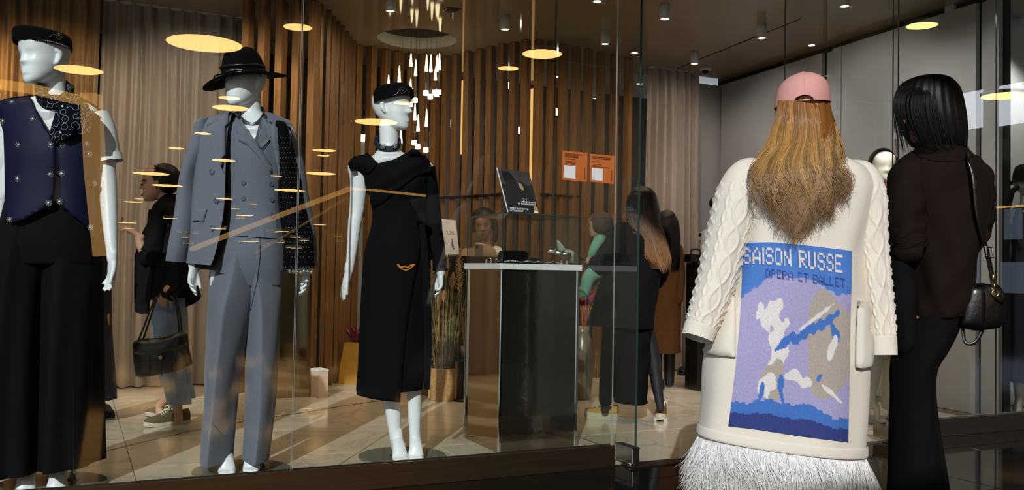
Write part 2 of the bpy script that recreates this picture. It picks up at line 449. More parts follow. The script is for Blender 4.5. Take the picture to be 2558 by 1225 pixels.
M['panel_light'] = mat('panel_light', 'c2c2bd', .45, var=.03, vscale=2)
M['olive'] = mat('olive_wall', '3a3020', .55, var=.12, vscale=2)
M['wood'] = mat('ash_wood', '6e4f30', .5, spec=.35, vscale=5, stretch=(16, 16, .9), col2='936c42', bump=.12, bscale=9)
M['bronze'] = mat('brushed_bronze', '5c4a38', .30, metal=.85, vscale=4, stretch=(.5, 3, 30), var=.15)
M['satin'] = mat('satin_sill', '8d877d', .28, metal=.55, vscale=4, stretch=(.5, 3, 30), var=.1)  # right sill is the same metal; window reflections painted in as lighter colour
M['steel'] = mat('steel', 'b5b2ad', .22, metal=1.0, var=.05)
M['chrome'] = mat('chrome', 'd8d5d0', .08, metal=1.0)
M['mirror'] = mat('smoked_mirror', '85796a', .08, metal=.95, bump=.05, bscale=26, var=.05)
M['mirror_side'] = mat('bronze_mirror', 'b09c7e', .07, metal=1.0, bump=.015, bscale=8)
M['curtain'] = mat('taupe_velvet', '9c9087', .9, sheen=.3, bump=.06, bscale=260)
M['curtain_warm'] = mat('tan_drape', '94754f', .9, sheen=.2, bump=.06, bscale=260)
M['mall_dark'] = mat('mall_dark', '2b2621', .7, var=.15, vscale=1)
M['mall_ceiling'] = mat('mall_ceiling', '2e2923', .7, var=.1, vscale=1)
M['white_paint'] = mat('white_paint', 'd9d6d0', .45, var=.03)
M['glass'] = glassmat('glass')
M['glass_edge'] = mat('glass_edge', 'a8a49a', .25, spec=.6, var=.05)
M['green_edge'] = mat('green_glass_edge', '2a4038', .12, spec=.8, var=.2, vscale=3)
M['glow_warm'] = emitmat('glow_warm', 'ffd9a0', 7.0)
M['glow_soft'] = emitmat('glow_soft', 'ffc070', 1.0)
M['lamp_glow'] = emitmat('lamp_glow', 'ffc878', 20.0)
M['sky_glow'] = emitmat('sky_glow', 'dfe6f0', 5.5)
M['sky_dim'] = emitmat('sky_dim', '8f9db5', 1.3)
M['tan_glow'] = emitmat('tan_glow', 'e0a860', 4.0)
M['gold_glow'] = emitmat('gold_glow', 'ffc060', 4.0)
# ------------------------------------------------------------------ shop floor: large marble tiles on a bed
b = MB(); b.box((-5, .058, -.08), (5, 5.6, -.004)); fl = struct(b.build('floor', M['grout_dark'], smooth=False, loc=(0, 0, 0)))
TS = .8
b = MB(); b.bbox((.0015, .0015, -.012), (TS-.0015, TS-.0015, 0), .0015); tile0 = None
for i in range(-4, 7):
    for j in range(0, 6):
        s0 = -.84+TS*(i-1); d0 = .05+TS*j
        if tile0 is None: tile0 = b.build('tile', M['marble'], fl, smooth=False); tile0.location = (s0, d0, 0)
        else: inst(tile0, fl, (s0, d0, 0))
# inlaid curved metal strip
b = MB(); pts = [Fl(*p) for p in ((150, 1158), (242, 1133), (300, 1119), (400, 1095), (502, 1073), (620, 1052), (740, 1034), (890, 1010), (1000, 996))]
b.sweep(pts, [(.012, .0015)]*len(pts), ref=UP, seg=8, sub=6); tag(b.build('trim_inlay', M['steel']), 'pale curved metal strip inlaid in the marble floor', kind='structure')
# ------------------------------------------------------------------ mall floor: polished black tiles
b = MB(); b.box((-9, -52, -.1), (24, .058, -.005)); mf = struct(b.build('floor_mall', M['grout'], smooth=False, loc=(0, 0, 0)))
b = MB(); b.bbox((.003, .003, -.012), (TS-.003, TS-.003, 0), .001); bt = None
for i in range(-5, 8):
    for j in range(0, 5):
        loc = (.4965+TS*i, -.28-TS*(j+1), 0)
        if bt is None: bt = b.build('tile', M['black_tile'], mf, smooth=False); bt.location = loc
        else: inst(bt, mf, loc)
b = MB(); b.bbox((.003, .003, -.012), (TS-.003, .335-.003, 0), .001); bt = None
for i in range(-5, 8):
    loc = (.4965+TS*i, -.28, 0)
    if bt is None: bt = b.build('tile', M['black_tile'], mf, smooth=False); bt.location = loc
    else: inst(bt, mf, loc)
# the rest of the mall floor, out of sight of the camera, is one polished surface
b = MB(); b.box((-9, -52, -.004), (24, -4.28, 0)); b.box((6.9, -4.28, -.004), (24, .05, 0)); b.box((-9, -4.28, -.004), (-3.51, .05, 0))
tag(b.build('far_paving', M['black_tile'], mf, smooth=False), kind='stuff')
# ------------------------------------------------------------------ walls
b = MB(); b.box((-5, 5.2, 0), (5, 5.3, ZC)); struct(b.build('wall_back', M['olive'], smooth=False))
b = MB(); b.box((-5.1, .06, 0), (-5, 5.3, ZC)); struct(b.build('wall_left', M['olive'], smooth=False))
# right wall: grey panels with a dark gap under the ceiling and a recessed joint
WA, WB = Vector((4.43, 3.95, 0)), Vector((4.115, .02, 0)); wdir = (WB-WA).normalized(); wn = Vector((-wdir.y, wdir.x, 0))
if wn.x > 0: wn = -wn
def wall_t(px):
    d = ray(px, 500); A = CAM0.xy; r = Vector((d.x, d.y)); q = WA.xy-A; w = wdir.xy
    den = r.x*w.y-r.y*w.x; return -(q.y*r.x-q.x*r.y)/den if den else 0
wr = bpy.data.objects.new('wall_right', None); COL.objects.link(wr); struct(wr)
TE = wall_t(2497); b = MB(); b.obox(WA+wdir*(TE/2-.05)-wn*.08+UP*ZC/2, wdir*(TE/2+.05), wn*.03, UP*ZC/2); b.build('wall_backing', M['black'], wr, smooth=False)
for p0, p1, mk, pro in ((1799, 2050, 'panel_grey', 0), (2056, 2076, 'panel_grey', -.035), (2080, 2101, 'panel_grey', .012), (2103, 2440, 'panel_grey', .012), (2446, 2464, 'panel_grey', -.02), (2466, 2497, 'panel_grey', .01)):
    t0, t1 = wall_t(p0), wall_t(p1); top = ZC-.055 if mk == 'panel_grey' else ZC
    b = MB(); b.obox(WA+wdir*(t0+t1)/2+wn*(pro-.02)+UP*top/2, wdir*abs(t1-t0)/2, wn*.02, UP*top/2); b.build('panel', M[mk], wr, smooth=False)
b = MB(); b.box((4.2, .82, 0), (7, .9, 4.4)); struct(b.build('wall_window_bay', M['panel_light'], smooth=False))
# short return wall beside the right curtain
b = MB(); b.box((3.55, 3.97, 0), (4.5, 4.05, ZC-.05)); struct(b.build('wall_return', M['panel_grey'], smooth=False))
# ------------------------------------------------------------------ ceiling with a round recess
hc = Fl(1042, 98, ZC); HR = .37
bd = [(-5, .0), (5, .0), (5, 5.4), (-5, 5.4)]; ci = [(hc.x+HR*math.cos(2*math.pi*k/48), hc.y+HR*math.sin(2*math.pi*k/48)) for k in range(48)]
r = geometry.delaunay_2d_cdt([Vector(p) for p in bd+ci], [(0, 1), (1, 2), (2, 3), (3, 0)]+[(4+k, 4+(k+1) % 48) for k in range(48)], [], 1, 1e-5)
b = MB(); b.v = [Vector((p.x, p.y, ZC)) for p in r[0]]
for f in r[2]:
    c = sum((r[0][i] for i in f), Vector((0, 0)))/len(f)
    if (c-hc.xy).length > HR*.98: b.f.append(tuple(f)); b.m.append(0)
ce = struct(b.build('ceiling', M['ceiling'], smooth=False))
b = MB(); b.grid([[Vector((hc.x+HR*math.cos(2*math.pi*k/48), hc.y+HR*math.sin(2*math.pi*k/48), z)) for k in range(48)] for z in (ZC, ZC+.115)], True)
b.build('recess_ring', M['white_paint'], ce)
M['copper'] = mat('copper_disc', '1c0f08', .5, metal=.1, var=.15, vscale=6)
b = MB(); b.lathe([(.0005, 0), (HR, 0), (HR, .02), (.0005, .02)], (hc.x, hc.y, ZC+.11), 48); b.build('recess_disc', M['copper'], ce, smooth=False)
q0, q1 = Fl(1693, 170, ZC), Fl(2000, 47, ZC); dd = (q1-q0); b = MB(); b.obox((q0+q1)/2-UP*.002, dd/2, dd.normalized().cross(UP)*.005, UP*.002)
tag(b.build('trim_ceiling_joint', M['black'], smooth=False), kind='structure')
# bulkhead above the shop front
b = MB(); b.box((-5, -.02, 4.4), (8, .2, 5.0)); b.box((-5, .1, ZC+.1), (8, .2, 4.4)); struct(b.build('wall_bulkhead', M['mall_dark'], smooth=False))
# ------------------------------------------------------------------ shop front: sills, panes, doors
def pane(name, parent, s0, s1, z0, z1, em, d=.03, th=.010):
    b = MB(); a, c = Vector((s0, d-th/2, z0)), Vector((s1, d+th/2, z1)); b.box(a, c)
    b.m = [1, 1, 0, 1, 0, 1]   # faces: bottom, top, front, right, back, left
    return b.build(name, [M['glass'], M[em]], parent, smooth=False)
w1 = struct(bpy.data.objects.new('window_1', None)); COL.objects.link(w1)
pane('pane', w1, -5.0, -1.047, .108, 4.4, 'glass_edge'); pane('pane', w1, -1.041, .611, .108, 4.4, 'glass_edge')
w2 = struct(bpy.data.objects.new('window_2', None)); COL.objects.link(w2)
pane('pane', w2, 2.64, 3.608, .108, 4.4, 'green_edge'); pane('pane', w2, 3.612, 7.0, .108, 4.4, 'glass_edge')
for n, s0, s1 in (('trim_1', -5, .613), ('trim_2', 2.63, 7.0)):
    b = MB(); b.bbox((s0, 0, 0), (s1, .018, .112), .002); b.bbox((s0, .042, 0), (s1, .06, .112), .002); b.box((s0, .018, 0), (s1, .042, .100))
    tag(b.build(n, M['bronze' if n == 'trim_1' else 'satin'], smooth=False), kind='structure')
def door(name, s, d0, d1, fd0, fd1):
    r = struct(bpy.data.objects.new(name, None)); COL.objects.link(r); r.location = (s, d0, 0)
    b = MB(); b.box((s-.006, d0+.005, .055), (s+.006, d1, 3.05)); b.m = [1, 1, 1, 0, 1, 0]; b.build('pane', [M['glass'], M['green_edge']], r, smooth=False)
    b = MB(); b.bbox((s-.022, d0, .018), (s+.022, d0+.165, .098), .003); b.bbox((s-.024, d0-.001, .094), (s+.024, d0+.165, .101), .001); b.build('patch_fitting', M['steel'], r, smooth=False)
    b = MB(); b.lathe([(.0005, .0), (.018, .0), (.018, .02), (.0005, .02)], (s, d0+.05, .002), 16); b.build('pivot', M['chrome'], r)
    b = MB(); b.bbox((s-.03, fd0, 0), (s+.36, fd1, .006), .002); b.build('floor_plate', M['bronze'], r, smooth=False)
    for k in (.04, .11): 
        b = MB(); b.lathe([(.0005, 0), (.006, 0), (.005, .002), (.0005, .003)], (s+.31, fd0+k*.8, .006), 10); b.build('screw', M['chrome'], r)
    return r
door('door_1', .712, -.045, .90, -.06, .05)
door('door_2', 2.56, -.085, .90, -.12, .0)
# ------------------------------------------------------------------ the mall around the photographer
b = MB(); b.box((-2.35, -13, 5.02), (15.2, -.05, 5.2)); b.box((-12, -52, 5.02), (15.2, -13, 5.2)); b.box((-12, -13, 5.02), (-2.35, -9.3, 5.2)); struct(b.build('ceiling_mall', M['mall_ceiling'], smooth=False))
b = MB(); b.box((-12, -52, 0), (24, -51.8, 7)); struct(b.build('wall_mall_end', M['mall_dark'], smooth=False))
# unseen high wall added to cut the sun off above the mannequins
b = MB(); b.box((-30, -15.2, 12.1), (-3.4, -15, 19)); struct(b.build('wall_mall_back', M['mall_dark'], smooth=False))
# right-hand mall wall with daylight windows
wm = struct(bpy.data.objects.new('wall_mall_right', None)); COL.objects.link(wm)
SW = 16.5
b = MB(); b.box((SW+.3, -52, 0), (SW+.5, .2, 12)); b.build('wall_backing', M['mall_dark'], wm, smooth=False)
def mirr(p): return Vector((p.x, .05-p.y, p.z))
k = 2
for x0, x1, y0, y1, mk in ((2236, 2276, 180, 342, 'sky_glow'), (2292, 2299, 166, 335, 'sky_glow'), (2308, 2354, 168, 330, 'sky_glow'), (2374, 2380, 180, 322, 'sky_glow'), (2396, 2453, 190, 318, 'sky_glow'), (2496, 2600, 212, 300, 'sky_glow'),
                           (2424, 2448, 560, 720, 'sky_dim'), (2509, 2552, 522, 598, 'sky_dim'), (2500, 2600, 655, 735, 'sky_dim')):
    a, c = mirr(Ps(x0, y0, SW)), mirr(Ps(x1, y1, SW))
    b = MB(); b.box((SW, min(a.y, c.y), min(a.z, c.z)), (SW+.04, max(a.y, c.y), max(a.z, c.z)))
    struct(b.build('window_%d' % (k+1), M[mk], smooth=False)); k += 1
# round ceiling lamps of the mall (seen mirrored in the shop front)
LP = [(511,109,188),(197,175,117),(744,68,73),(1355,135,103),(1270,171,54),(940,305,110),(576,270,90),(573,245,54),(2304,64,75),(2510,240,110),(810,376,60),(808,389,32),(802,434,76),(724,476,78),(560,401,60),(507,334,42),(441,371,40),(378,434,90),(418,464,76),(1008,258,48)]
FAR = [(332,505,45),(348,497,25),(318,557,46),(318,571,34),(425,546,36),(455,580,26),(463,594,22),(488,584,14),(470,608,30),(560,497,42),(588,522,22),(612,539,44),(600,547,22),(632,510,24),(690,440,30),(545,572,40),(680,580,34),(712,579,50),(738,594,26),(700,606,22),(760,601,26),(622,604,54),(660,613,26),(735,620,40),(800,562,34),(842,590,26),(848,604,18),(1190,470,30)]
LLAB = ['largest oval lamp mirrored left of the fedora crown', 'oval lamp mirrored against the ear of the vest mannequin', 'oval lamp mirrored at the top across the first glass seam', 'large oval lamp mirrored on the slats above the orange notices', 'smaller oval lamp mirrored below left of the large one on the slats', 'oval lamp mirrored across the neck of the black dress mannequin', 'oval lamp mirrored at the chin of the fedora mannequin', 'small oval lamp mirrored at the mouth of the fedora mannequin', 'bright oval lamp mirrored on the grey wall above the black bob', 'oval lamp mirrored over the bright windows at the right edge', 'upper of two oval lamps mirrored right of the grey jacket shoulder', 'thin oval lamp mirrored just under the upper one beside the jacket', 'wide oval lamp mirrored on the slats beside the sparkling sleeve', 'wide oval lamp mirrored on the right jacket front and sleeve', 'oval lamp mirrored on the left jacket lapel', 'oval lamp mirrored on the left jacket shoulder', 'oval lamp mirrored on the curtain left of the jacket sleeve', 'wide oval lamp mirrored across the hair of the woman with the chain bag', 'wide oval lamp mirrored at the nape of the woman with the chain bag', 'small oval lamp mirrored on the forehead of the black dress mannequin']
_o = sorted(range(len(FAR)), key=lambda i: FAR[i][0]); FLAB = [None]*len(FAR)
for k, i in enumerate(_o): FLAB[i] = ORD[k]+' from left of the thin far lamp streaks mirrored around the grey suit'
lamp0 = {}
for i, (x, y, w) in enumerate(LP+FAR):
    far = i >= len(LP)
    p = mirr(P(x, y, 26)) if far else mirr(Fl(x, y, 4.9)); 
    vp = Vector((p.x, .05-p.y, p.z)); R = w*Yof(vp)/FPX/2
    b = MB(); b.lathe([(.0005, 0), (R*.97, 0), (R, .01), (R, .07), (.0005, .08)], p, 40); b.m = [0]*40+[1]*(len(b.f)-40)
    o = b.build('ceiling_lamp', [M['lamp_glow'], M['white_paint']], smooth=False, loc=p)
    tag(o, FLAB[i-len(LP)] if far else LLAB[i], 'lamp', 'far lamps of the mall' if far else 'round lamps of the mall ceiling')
# gold edge lights and a tan pillar across the mall, its lighting put in as glow, mirrored on the left panes
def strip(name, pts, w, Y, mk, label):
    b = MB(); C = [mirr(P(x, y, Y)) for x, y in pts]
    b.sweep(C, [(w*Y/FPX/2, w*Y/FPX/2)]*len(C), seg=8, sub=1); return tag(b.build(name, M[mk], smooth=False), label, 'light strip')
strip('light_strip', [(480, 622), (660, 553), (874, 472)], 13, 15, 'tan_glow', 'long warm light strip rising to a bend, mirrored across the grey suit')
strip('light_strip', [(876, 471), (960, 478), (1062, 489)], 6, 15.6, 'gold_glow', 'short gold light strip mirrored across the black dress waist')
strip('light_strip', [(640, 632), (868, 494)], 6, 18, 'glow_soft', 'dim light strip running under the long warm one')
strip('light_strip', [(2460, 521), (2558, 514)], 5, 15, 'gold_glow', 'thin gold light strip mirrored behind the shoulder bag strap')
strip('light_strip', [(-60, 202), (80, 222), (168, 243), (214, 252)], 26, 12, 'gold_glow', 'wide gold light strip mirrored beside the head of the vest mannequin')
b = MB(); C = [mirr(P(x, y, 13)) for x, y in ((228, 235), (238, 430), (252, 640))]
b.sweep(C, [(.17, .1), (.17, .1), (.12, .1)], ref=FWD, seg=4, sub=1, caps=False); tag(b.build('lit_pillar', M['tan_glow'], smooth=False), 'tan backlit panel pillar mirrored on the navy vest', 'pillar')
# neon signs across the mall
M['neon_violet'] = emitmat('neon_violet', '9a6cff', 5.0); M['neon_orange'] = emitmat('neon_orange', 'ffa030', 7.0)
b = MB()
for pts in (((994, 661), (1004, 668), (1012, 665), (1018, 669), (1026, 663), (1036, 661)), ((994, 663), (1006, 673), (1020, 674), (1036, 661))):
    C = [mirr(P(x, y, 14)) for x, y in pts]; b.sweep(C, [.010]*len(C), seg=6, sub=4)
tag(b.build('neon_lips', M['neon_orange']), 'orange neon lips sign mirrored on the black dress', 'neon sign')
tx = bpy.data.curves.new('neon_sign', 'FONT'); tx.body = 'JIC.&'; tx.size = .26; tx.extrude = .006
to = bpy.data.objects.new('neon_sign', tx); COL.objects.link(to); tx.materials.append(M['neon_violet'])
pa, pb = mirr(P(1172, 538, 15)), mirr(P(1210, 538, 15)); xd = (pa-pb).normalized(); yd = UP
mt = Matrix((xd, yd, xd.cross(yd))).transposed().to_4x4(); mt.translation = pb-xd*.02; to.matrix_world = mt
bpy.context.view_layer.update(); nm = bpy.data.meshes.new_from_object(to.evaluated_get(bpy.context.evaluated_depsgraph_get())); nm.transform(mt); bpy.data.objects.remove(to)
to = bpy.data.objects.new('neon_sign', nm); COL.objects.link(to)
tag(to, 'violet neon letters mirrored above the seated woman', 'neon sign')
# ------------------------------------------------------------------ lights of the shop, with added fill spots
def spotlight(p, e, col=(1.0, .74, .46), ang=85, tgt=None):
    l = bpy.data.lights.new('spot', 'SPOT'); o = bpy.data.objects.new('spot', l); COL.objects.link(o)
    l.energy = e; l.color = col; l.spot_size = math.radians(ang); l.spot_blend = .6; l.shadow_soft_size = .03; o.location = p
    if tgt is not None: o.rotation_euler = (Vector(tgt)-Vector(p)).to_track_quat('-Z', 'Y').to_euler()
ESPOT = 18
M['spot_white'] = mat('spot_white', 'c9c7c4', .4, var=.03)
M['spot_lens'] = emitmat('spot_lens', 'fff2d8', 9)
b = MB(); b.lathe([(.004, 0), (.036, 0), (.04, -.002), (.04, -.115), (.034, -.118), (.033, -.10), (.004, -.10)][::-1], (0, 0, 0), 20); body_src = None
SPOTS = [(976, -8), (1262, 40), (1512, 78), (1661, 12), (1903, 62), (1735, 130), (1598, 183), (2110, -22), (1488, 222), (1391, 165)]
SLAB = ['left of the chandelier recess at the picture top', 'just right of the chandelier recess', 'above the right orange notice', 'near the picture top right of the glass door edge', 'at the end of the thin dark ceiling joint', 'above the narrow curtain beside the dome camera', 'behind the glass door edge left of the narrow curtain', 'cut by the picture top above the grey wall panels', 'small and distant, before the slats left of the glass door edge', 'smallest and farthest, before the slats above the left orange notice']
for i, (x, y) in enumerate(SPOTS):
    p = Fl(x, y, ZC); 
    t = thing('ceiling_spot', 'white cylindrical ceiling spotlight '+SLAB[i], 'spotlight', p, 'ceiling spotlights')
    if body_src is None:
        body_src = MB(); body_src.v = [v+p for v in b.v]; body_src.f = b.f; body_src.m = b.m; body_src = body_src.build('housing', M['spot_white'], t)
        lb = MB(); lb.lathe([(.0005, -.112), (.034, -.112), (.034, -.105), (.0005, -.105)], p, 20); lens_src = lb.build('lens', M['spot_lens'], t)
    else: inst(body_src, t); inst(lens_src, t)
    spotlight(p-UP*.13, ESPOT)
for s in (-2.7, -1.7, -.7, .27, 1.28, 2.27, 3.3):
    for d in (.95, 1.95): 
        if not (d > 1.5 and s > 2): spotlight((s, d, ZC-.13), ESPOT*.8)
for s in (-2.6, -1.6, -.6): spotlight((s, 3.0, ZC-.13), ESPOT)
for s, d, e, tg, c in ((-2.9, 3.0, 100, (-3.0, 3.9, 1.9), (1, .62, .28)), (-2.1, 2.6, 40, (-2.2, 3.9, 1.5), (1, .72, .42)), (-1.2, 2.4, 70, (-1.0, 4.0, 1.4), (1, .84, .66)), (-.3, 2.2, 26, (-.2, 4.0, 1.4), (1, .8, .6)), (.4, 2.2, 20, (.5, 4.3, 1.3), (1, .73, .43)), (1.3, 2.0, 24, (1.5, 3.6, 1.3), (1, .73, .43)), (2.3, 2.0, 20, (2.4, 3.6, 1.3), (1, .74, .42)), (3.3, 2.3, 40, (3.7, 3.75, 1.6), (1, .86, .7)), (2.9, 2.6, 36, (4.35, 2.9, 1.7), (1, .96, .92)), (2.8, 1.5, 42, (4.25, 1.6, 1.8), (1, .96, .92)), (2.9, .6, 28, (4.15, .6, 1.6), (1, .96, .92)), (2.75, .12, 60, (3.05, .55, 1.5), (1, .93, .82)), (4.7, .3, 45, (4.7, .8, 1.9), (1, .97, .94)), (-2.7, 1.0, 30, (-1.45, 1.9, 1.4), (1, .86, .7)), (.9, 1.8, 26, (1.22, 3.05, 1.3), (1, .84, .66)), (.45, 1.7, 18, (.75, 2.75, 1.2), (1, .92, .85))): spotlight((s, d, ZC-.14), e, c, 95, tg)  # aimed fill spots without fixtures, added to brighten walls, curtains, mannequins and faces
# recessed flush downlights and dome camera
for x, y, lb_ in ((2027, 113, 'at the edge of the grey wall panels'), (1585, 132, 'beside the glass door edge'), (1492, 3, 'at the picture top above the slats')):
    p = Fl(x, y, ZC); b = MB(); b.lathe([(.0005, -.003), (.03, -.003), (.045, -.006), (.048, 0), (.0005, 0)], p, 20); b.m = [0]*20+[1]*(len(b.f)-20)
    tag(b.build('downlight', [M['spot_lens'], M['spot_white']], loc=p), 'small flush round ceiling downlight '+lb_, 'downlight', 'flush downlights')
p = Fl(1762, 172, ZC); t = thing('dome_camera', 'small dark dome security camera on the ceiling before the curtain', 'camera', p)
b = MB(); b.lathe([(.0005, -.02), (.05, -.02), (.06, -.012), (.062, 0), (.0005, 0)], p, 24); b.build('base', M['spot_white'], t)
b = MB(); b.ell(p-UP*.022, (.035, 0, 0), (0, .035, 0), (0, 0, .035)); b.build('dome', M['black'], t)
# ------------------------------------------------------------------ slatted wood screen
t = thing('slat_screen', 'curved screen of tall vertical ash slats at the back of the boutique', 'slat screen', (0, 4.5, 0))
path = []
for x in (606, 646, 690, 732, 773): path.append(((x-CXP)*7.2/FPX, 7.2))
path = [CAM0.xy+RIGHT.xy*a+FWD.xy*c for a, c in path]
for x, y in ((805,14),(823,29),(835,43),(845,56),(857,68),(867.5,81),(876,94),(885,104),(894,113),(930,118),(964,124),(997,129),(1030,134),(1062,138),(1090,141),(1117,142),(1142,136),(1171,130),(1201,124),(1228,118),(1257,112),(1286,107),(1315,101),(1347,101),(1379,108),(1408,113),(1440,118),(1470,124),(1502,131),(1536,139),(1570,147)): path.append(Fl(x, y, ZC).xy)
sm = None
for i, p in enumerate(path):
    a, c = path[max(0, i-1)], path[min(len(path)-1, i+1)]; dv = (c-a)
    rz = math.atan2(dv.y, dv.x)
    rz = math.atan2(RIGHT.y, RIGHT.x)+(-.30 if i < 5 else .19 if i < 13 else -.5)
    if sm is None:
        b = MB(); b.bbox((-.031, -.045, 0), (.031, .045, ZC-.004), .003); b.v = [v+Vector(t.location) for v in b.v]
        sm = b.build('slat', M['wood'], t, smooth=False); o = sm
    else: o = inst(sm, t)
    o.location = Vector((p.x, p.y, 0))-Vector(t.location); o.rotation_euler = (0, 0, rz)
    if 5 <= i < 13: o.scale.x = .58
for p_, e_, tg_ in (((2.72, .10, 2.25), 22, (3.05, .52, 1.66)),): spotlight(p_, e_, (1, .95, .88), 70, tg_)  # unseen spot added to brighten the face of the headscarf mannequin
# dark rail behind the slats, light strips and far pendant lights
b = MB(); q = [Fl(x, y, ZC)-UP*1.35 for x, y in ((940, 112), (1117, 130), (1315, 92), (1470, 112))]
q = [Vector((p.x, p.y+.12, 1.72)) for p in q]; b.sweep(q, [.015]*4, seg=6, sub=4); b.build('rail', M['black'], t)
for x, y0, y1, lab in ((1160, 108, 385, 'thin warm light strip behind the slats near the pendant lamps'), (1334, 120, 480, 'tall warm light strip behind the slats beside the magazine')):
    p0, p1 = Pd(x, y0, 5.15), Pd(x, y1, 5.15); b = MB(); b.box((p0.x-.011, 5.15, max(p1.z, .3)), (p0.x+.011, 5.2, min(p0.z, 3.1)))
    tag(b.build('light_strip', M['glow_soft'], smooth=False), lab, 'light strip')
for x, y0, lb_ in ((915, 355, 'left of the dress mannequin neck'), (960, 355, 'behind the dress mannequin neck'), (1215, 500, 'behind the seated woman'), (1085, 330, 'right of the dress mannequin shoulder')):
    p0 = Pd(x, y0, 5.14); b = MB(); b.box((p0.x-.05, 5.16, 0), (p0.x+.05, 5.2, p0.z)); tag(b.build('pale_board', M['panel_light'], smooth=False), 'pale upright board seen between the slats '+lb_, 'board', 'boards behind the slat screen')
for k_, (x, y) in enumerate(((906, 354), (1131, 317), (1276, 222), (1298, 334), (1318, 266), (1391, 288))):
    p = Pd(x, y, 4.9); b = MB(); b.lathe([(.0005, 0), (.028, 0), (.028, .07), (.003, .075), (.002, ZC-p.z)], p, 12); b.m = [0]*24+[1]*(len(b.f)-24)
    tag(b.build('pendant_bulb', [M['spot_lens'], M['black']], loc=p), ORD[k_]+' from left of the small glowing bulbs hanging behind the slat screen', 'lamp', 'bulbs behind the slats')
# ------------------------------------------------------------------ curtains
def curtain(name, s0, s1, d, nf, amp, mk, label, z0=.012, z1=ZC-.01, rod=True):
    t = thing(name, label, 'curtain', ((s0+s1)/2, d, 0)); b = MB(); rng = random.Random(nf); n = nf*18
    ph = [rng.uniform(-.5, .5) for _ in range(nf+2)]; am = [rng.uniform(.55, 1.3) for _ in range(nf+2)]
    rings = []
    for i in range(15):
        v = i/14; z = z0+(z1-z0)*v; ring = []
        for j in range(n+1):
            u = j/n; k = u*nf; q = int(min(k, nf-1)); f = k-q
            a = am[q]*(1-f)+am[q+1]*f; pp = ph[q]*(1-f)+ph[q+1]*f
            w = math.sin(2*math.pi*k+pp*1.6+.3*math.sin(3*v+q)); w = math.copysign(abs(w)**.8, w)
            y = amp*a*w*(.75+.25*(1-v))+amp*.25*math.sin(2*math.pi*k*2.3+pp*5)
            x = s0+(s1-s0)*u+.006*math.sin(7*v+k)
            ring.append(Vector((x, d+y, z)))
        rings.append(ring)
    b.grid(rings, False); o = b.build('drape', M[mk], t)
    if rod:
        b = MB(); b.box((s0, d-.03, z1), (s1, d+.03, z1+.008)); b.build('track', M['spot_white'], t, smooth=False)
    return t
def s_at(px, d): return Pd(px, 500, d).x
curtain('curtain', s_at(242, 4.0), s_at(612, 4.0), 4.0, 9, .055, 'curtain', 'wide taupe floor-length curtain behind the grey suit mannequin')
curtain('curtain', s_at(-60, 3.9), s_at(234, 3.9), 3.9, 8, .065, 'curtain_warm', 'warm tan curtain behind the vest mannequin')
curtain('curtain', s_at(1618, 3.75), s_at(1742, 3.75), 3.75, 6, .05, 'curtain', 'narrow taupe curtain hanging beside the grey wall panels')
# ------------------------------------------------------------------ mannequin materials
M['mann'] = mat('mannequin_white', 'e8e8e8', .38, spec=.5, var=.01)
M['suit'] = mat('blue_grey_wool', '696c78', .85, spec=.15, var=.10, vscale=260, sheen=.15, bump=.05, bscale=500)
M['suit_dark'] = mat('suit_lining', '0a0a0d', .7, var=.1)
M['black_cloth'] = mat('black_cloth', '0a090b', .85, spec=.12, var=.15, vscale=60)
M['black_jersey'] = mat('black_jersey', '09090c', .88, spec=.12, var=.15, vscale=40)
M['black_felt'] = mat('black_felt', '09090b', .95, spec=.1, var=.2, vscale=30)
M['black_leather'] = mat('black_leather', '0c0b0b', .32, spec=.5, bump=.1, bscale=90)
M['navy_satin'] = mat('navy_satin', '12132f', .6, spec=.2, var=.15, vscale=3)
M['navy_cloth'] = mat('navy_cloth', '12142a', .7, var=.15, vscale=10)
M['white_cotton'] = mat('white_cotton', 'e9e8e6', .8, var=.02)
M['crystal'] = mat('crystal', 'e6e4e0', .08, metal=.9)
M['sequin'] = mat('sequin_grey', '4a4a50', .4, metal=.35, var=.7, vscale=160)
M['grey_glass'] = mat('grey_glass_disc', '6b7066', .06, spec=.7, var=.05)
M['button'] = mat('button_grey', '4d5368', .4, var=.05)

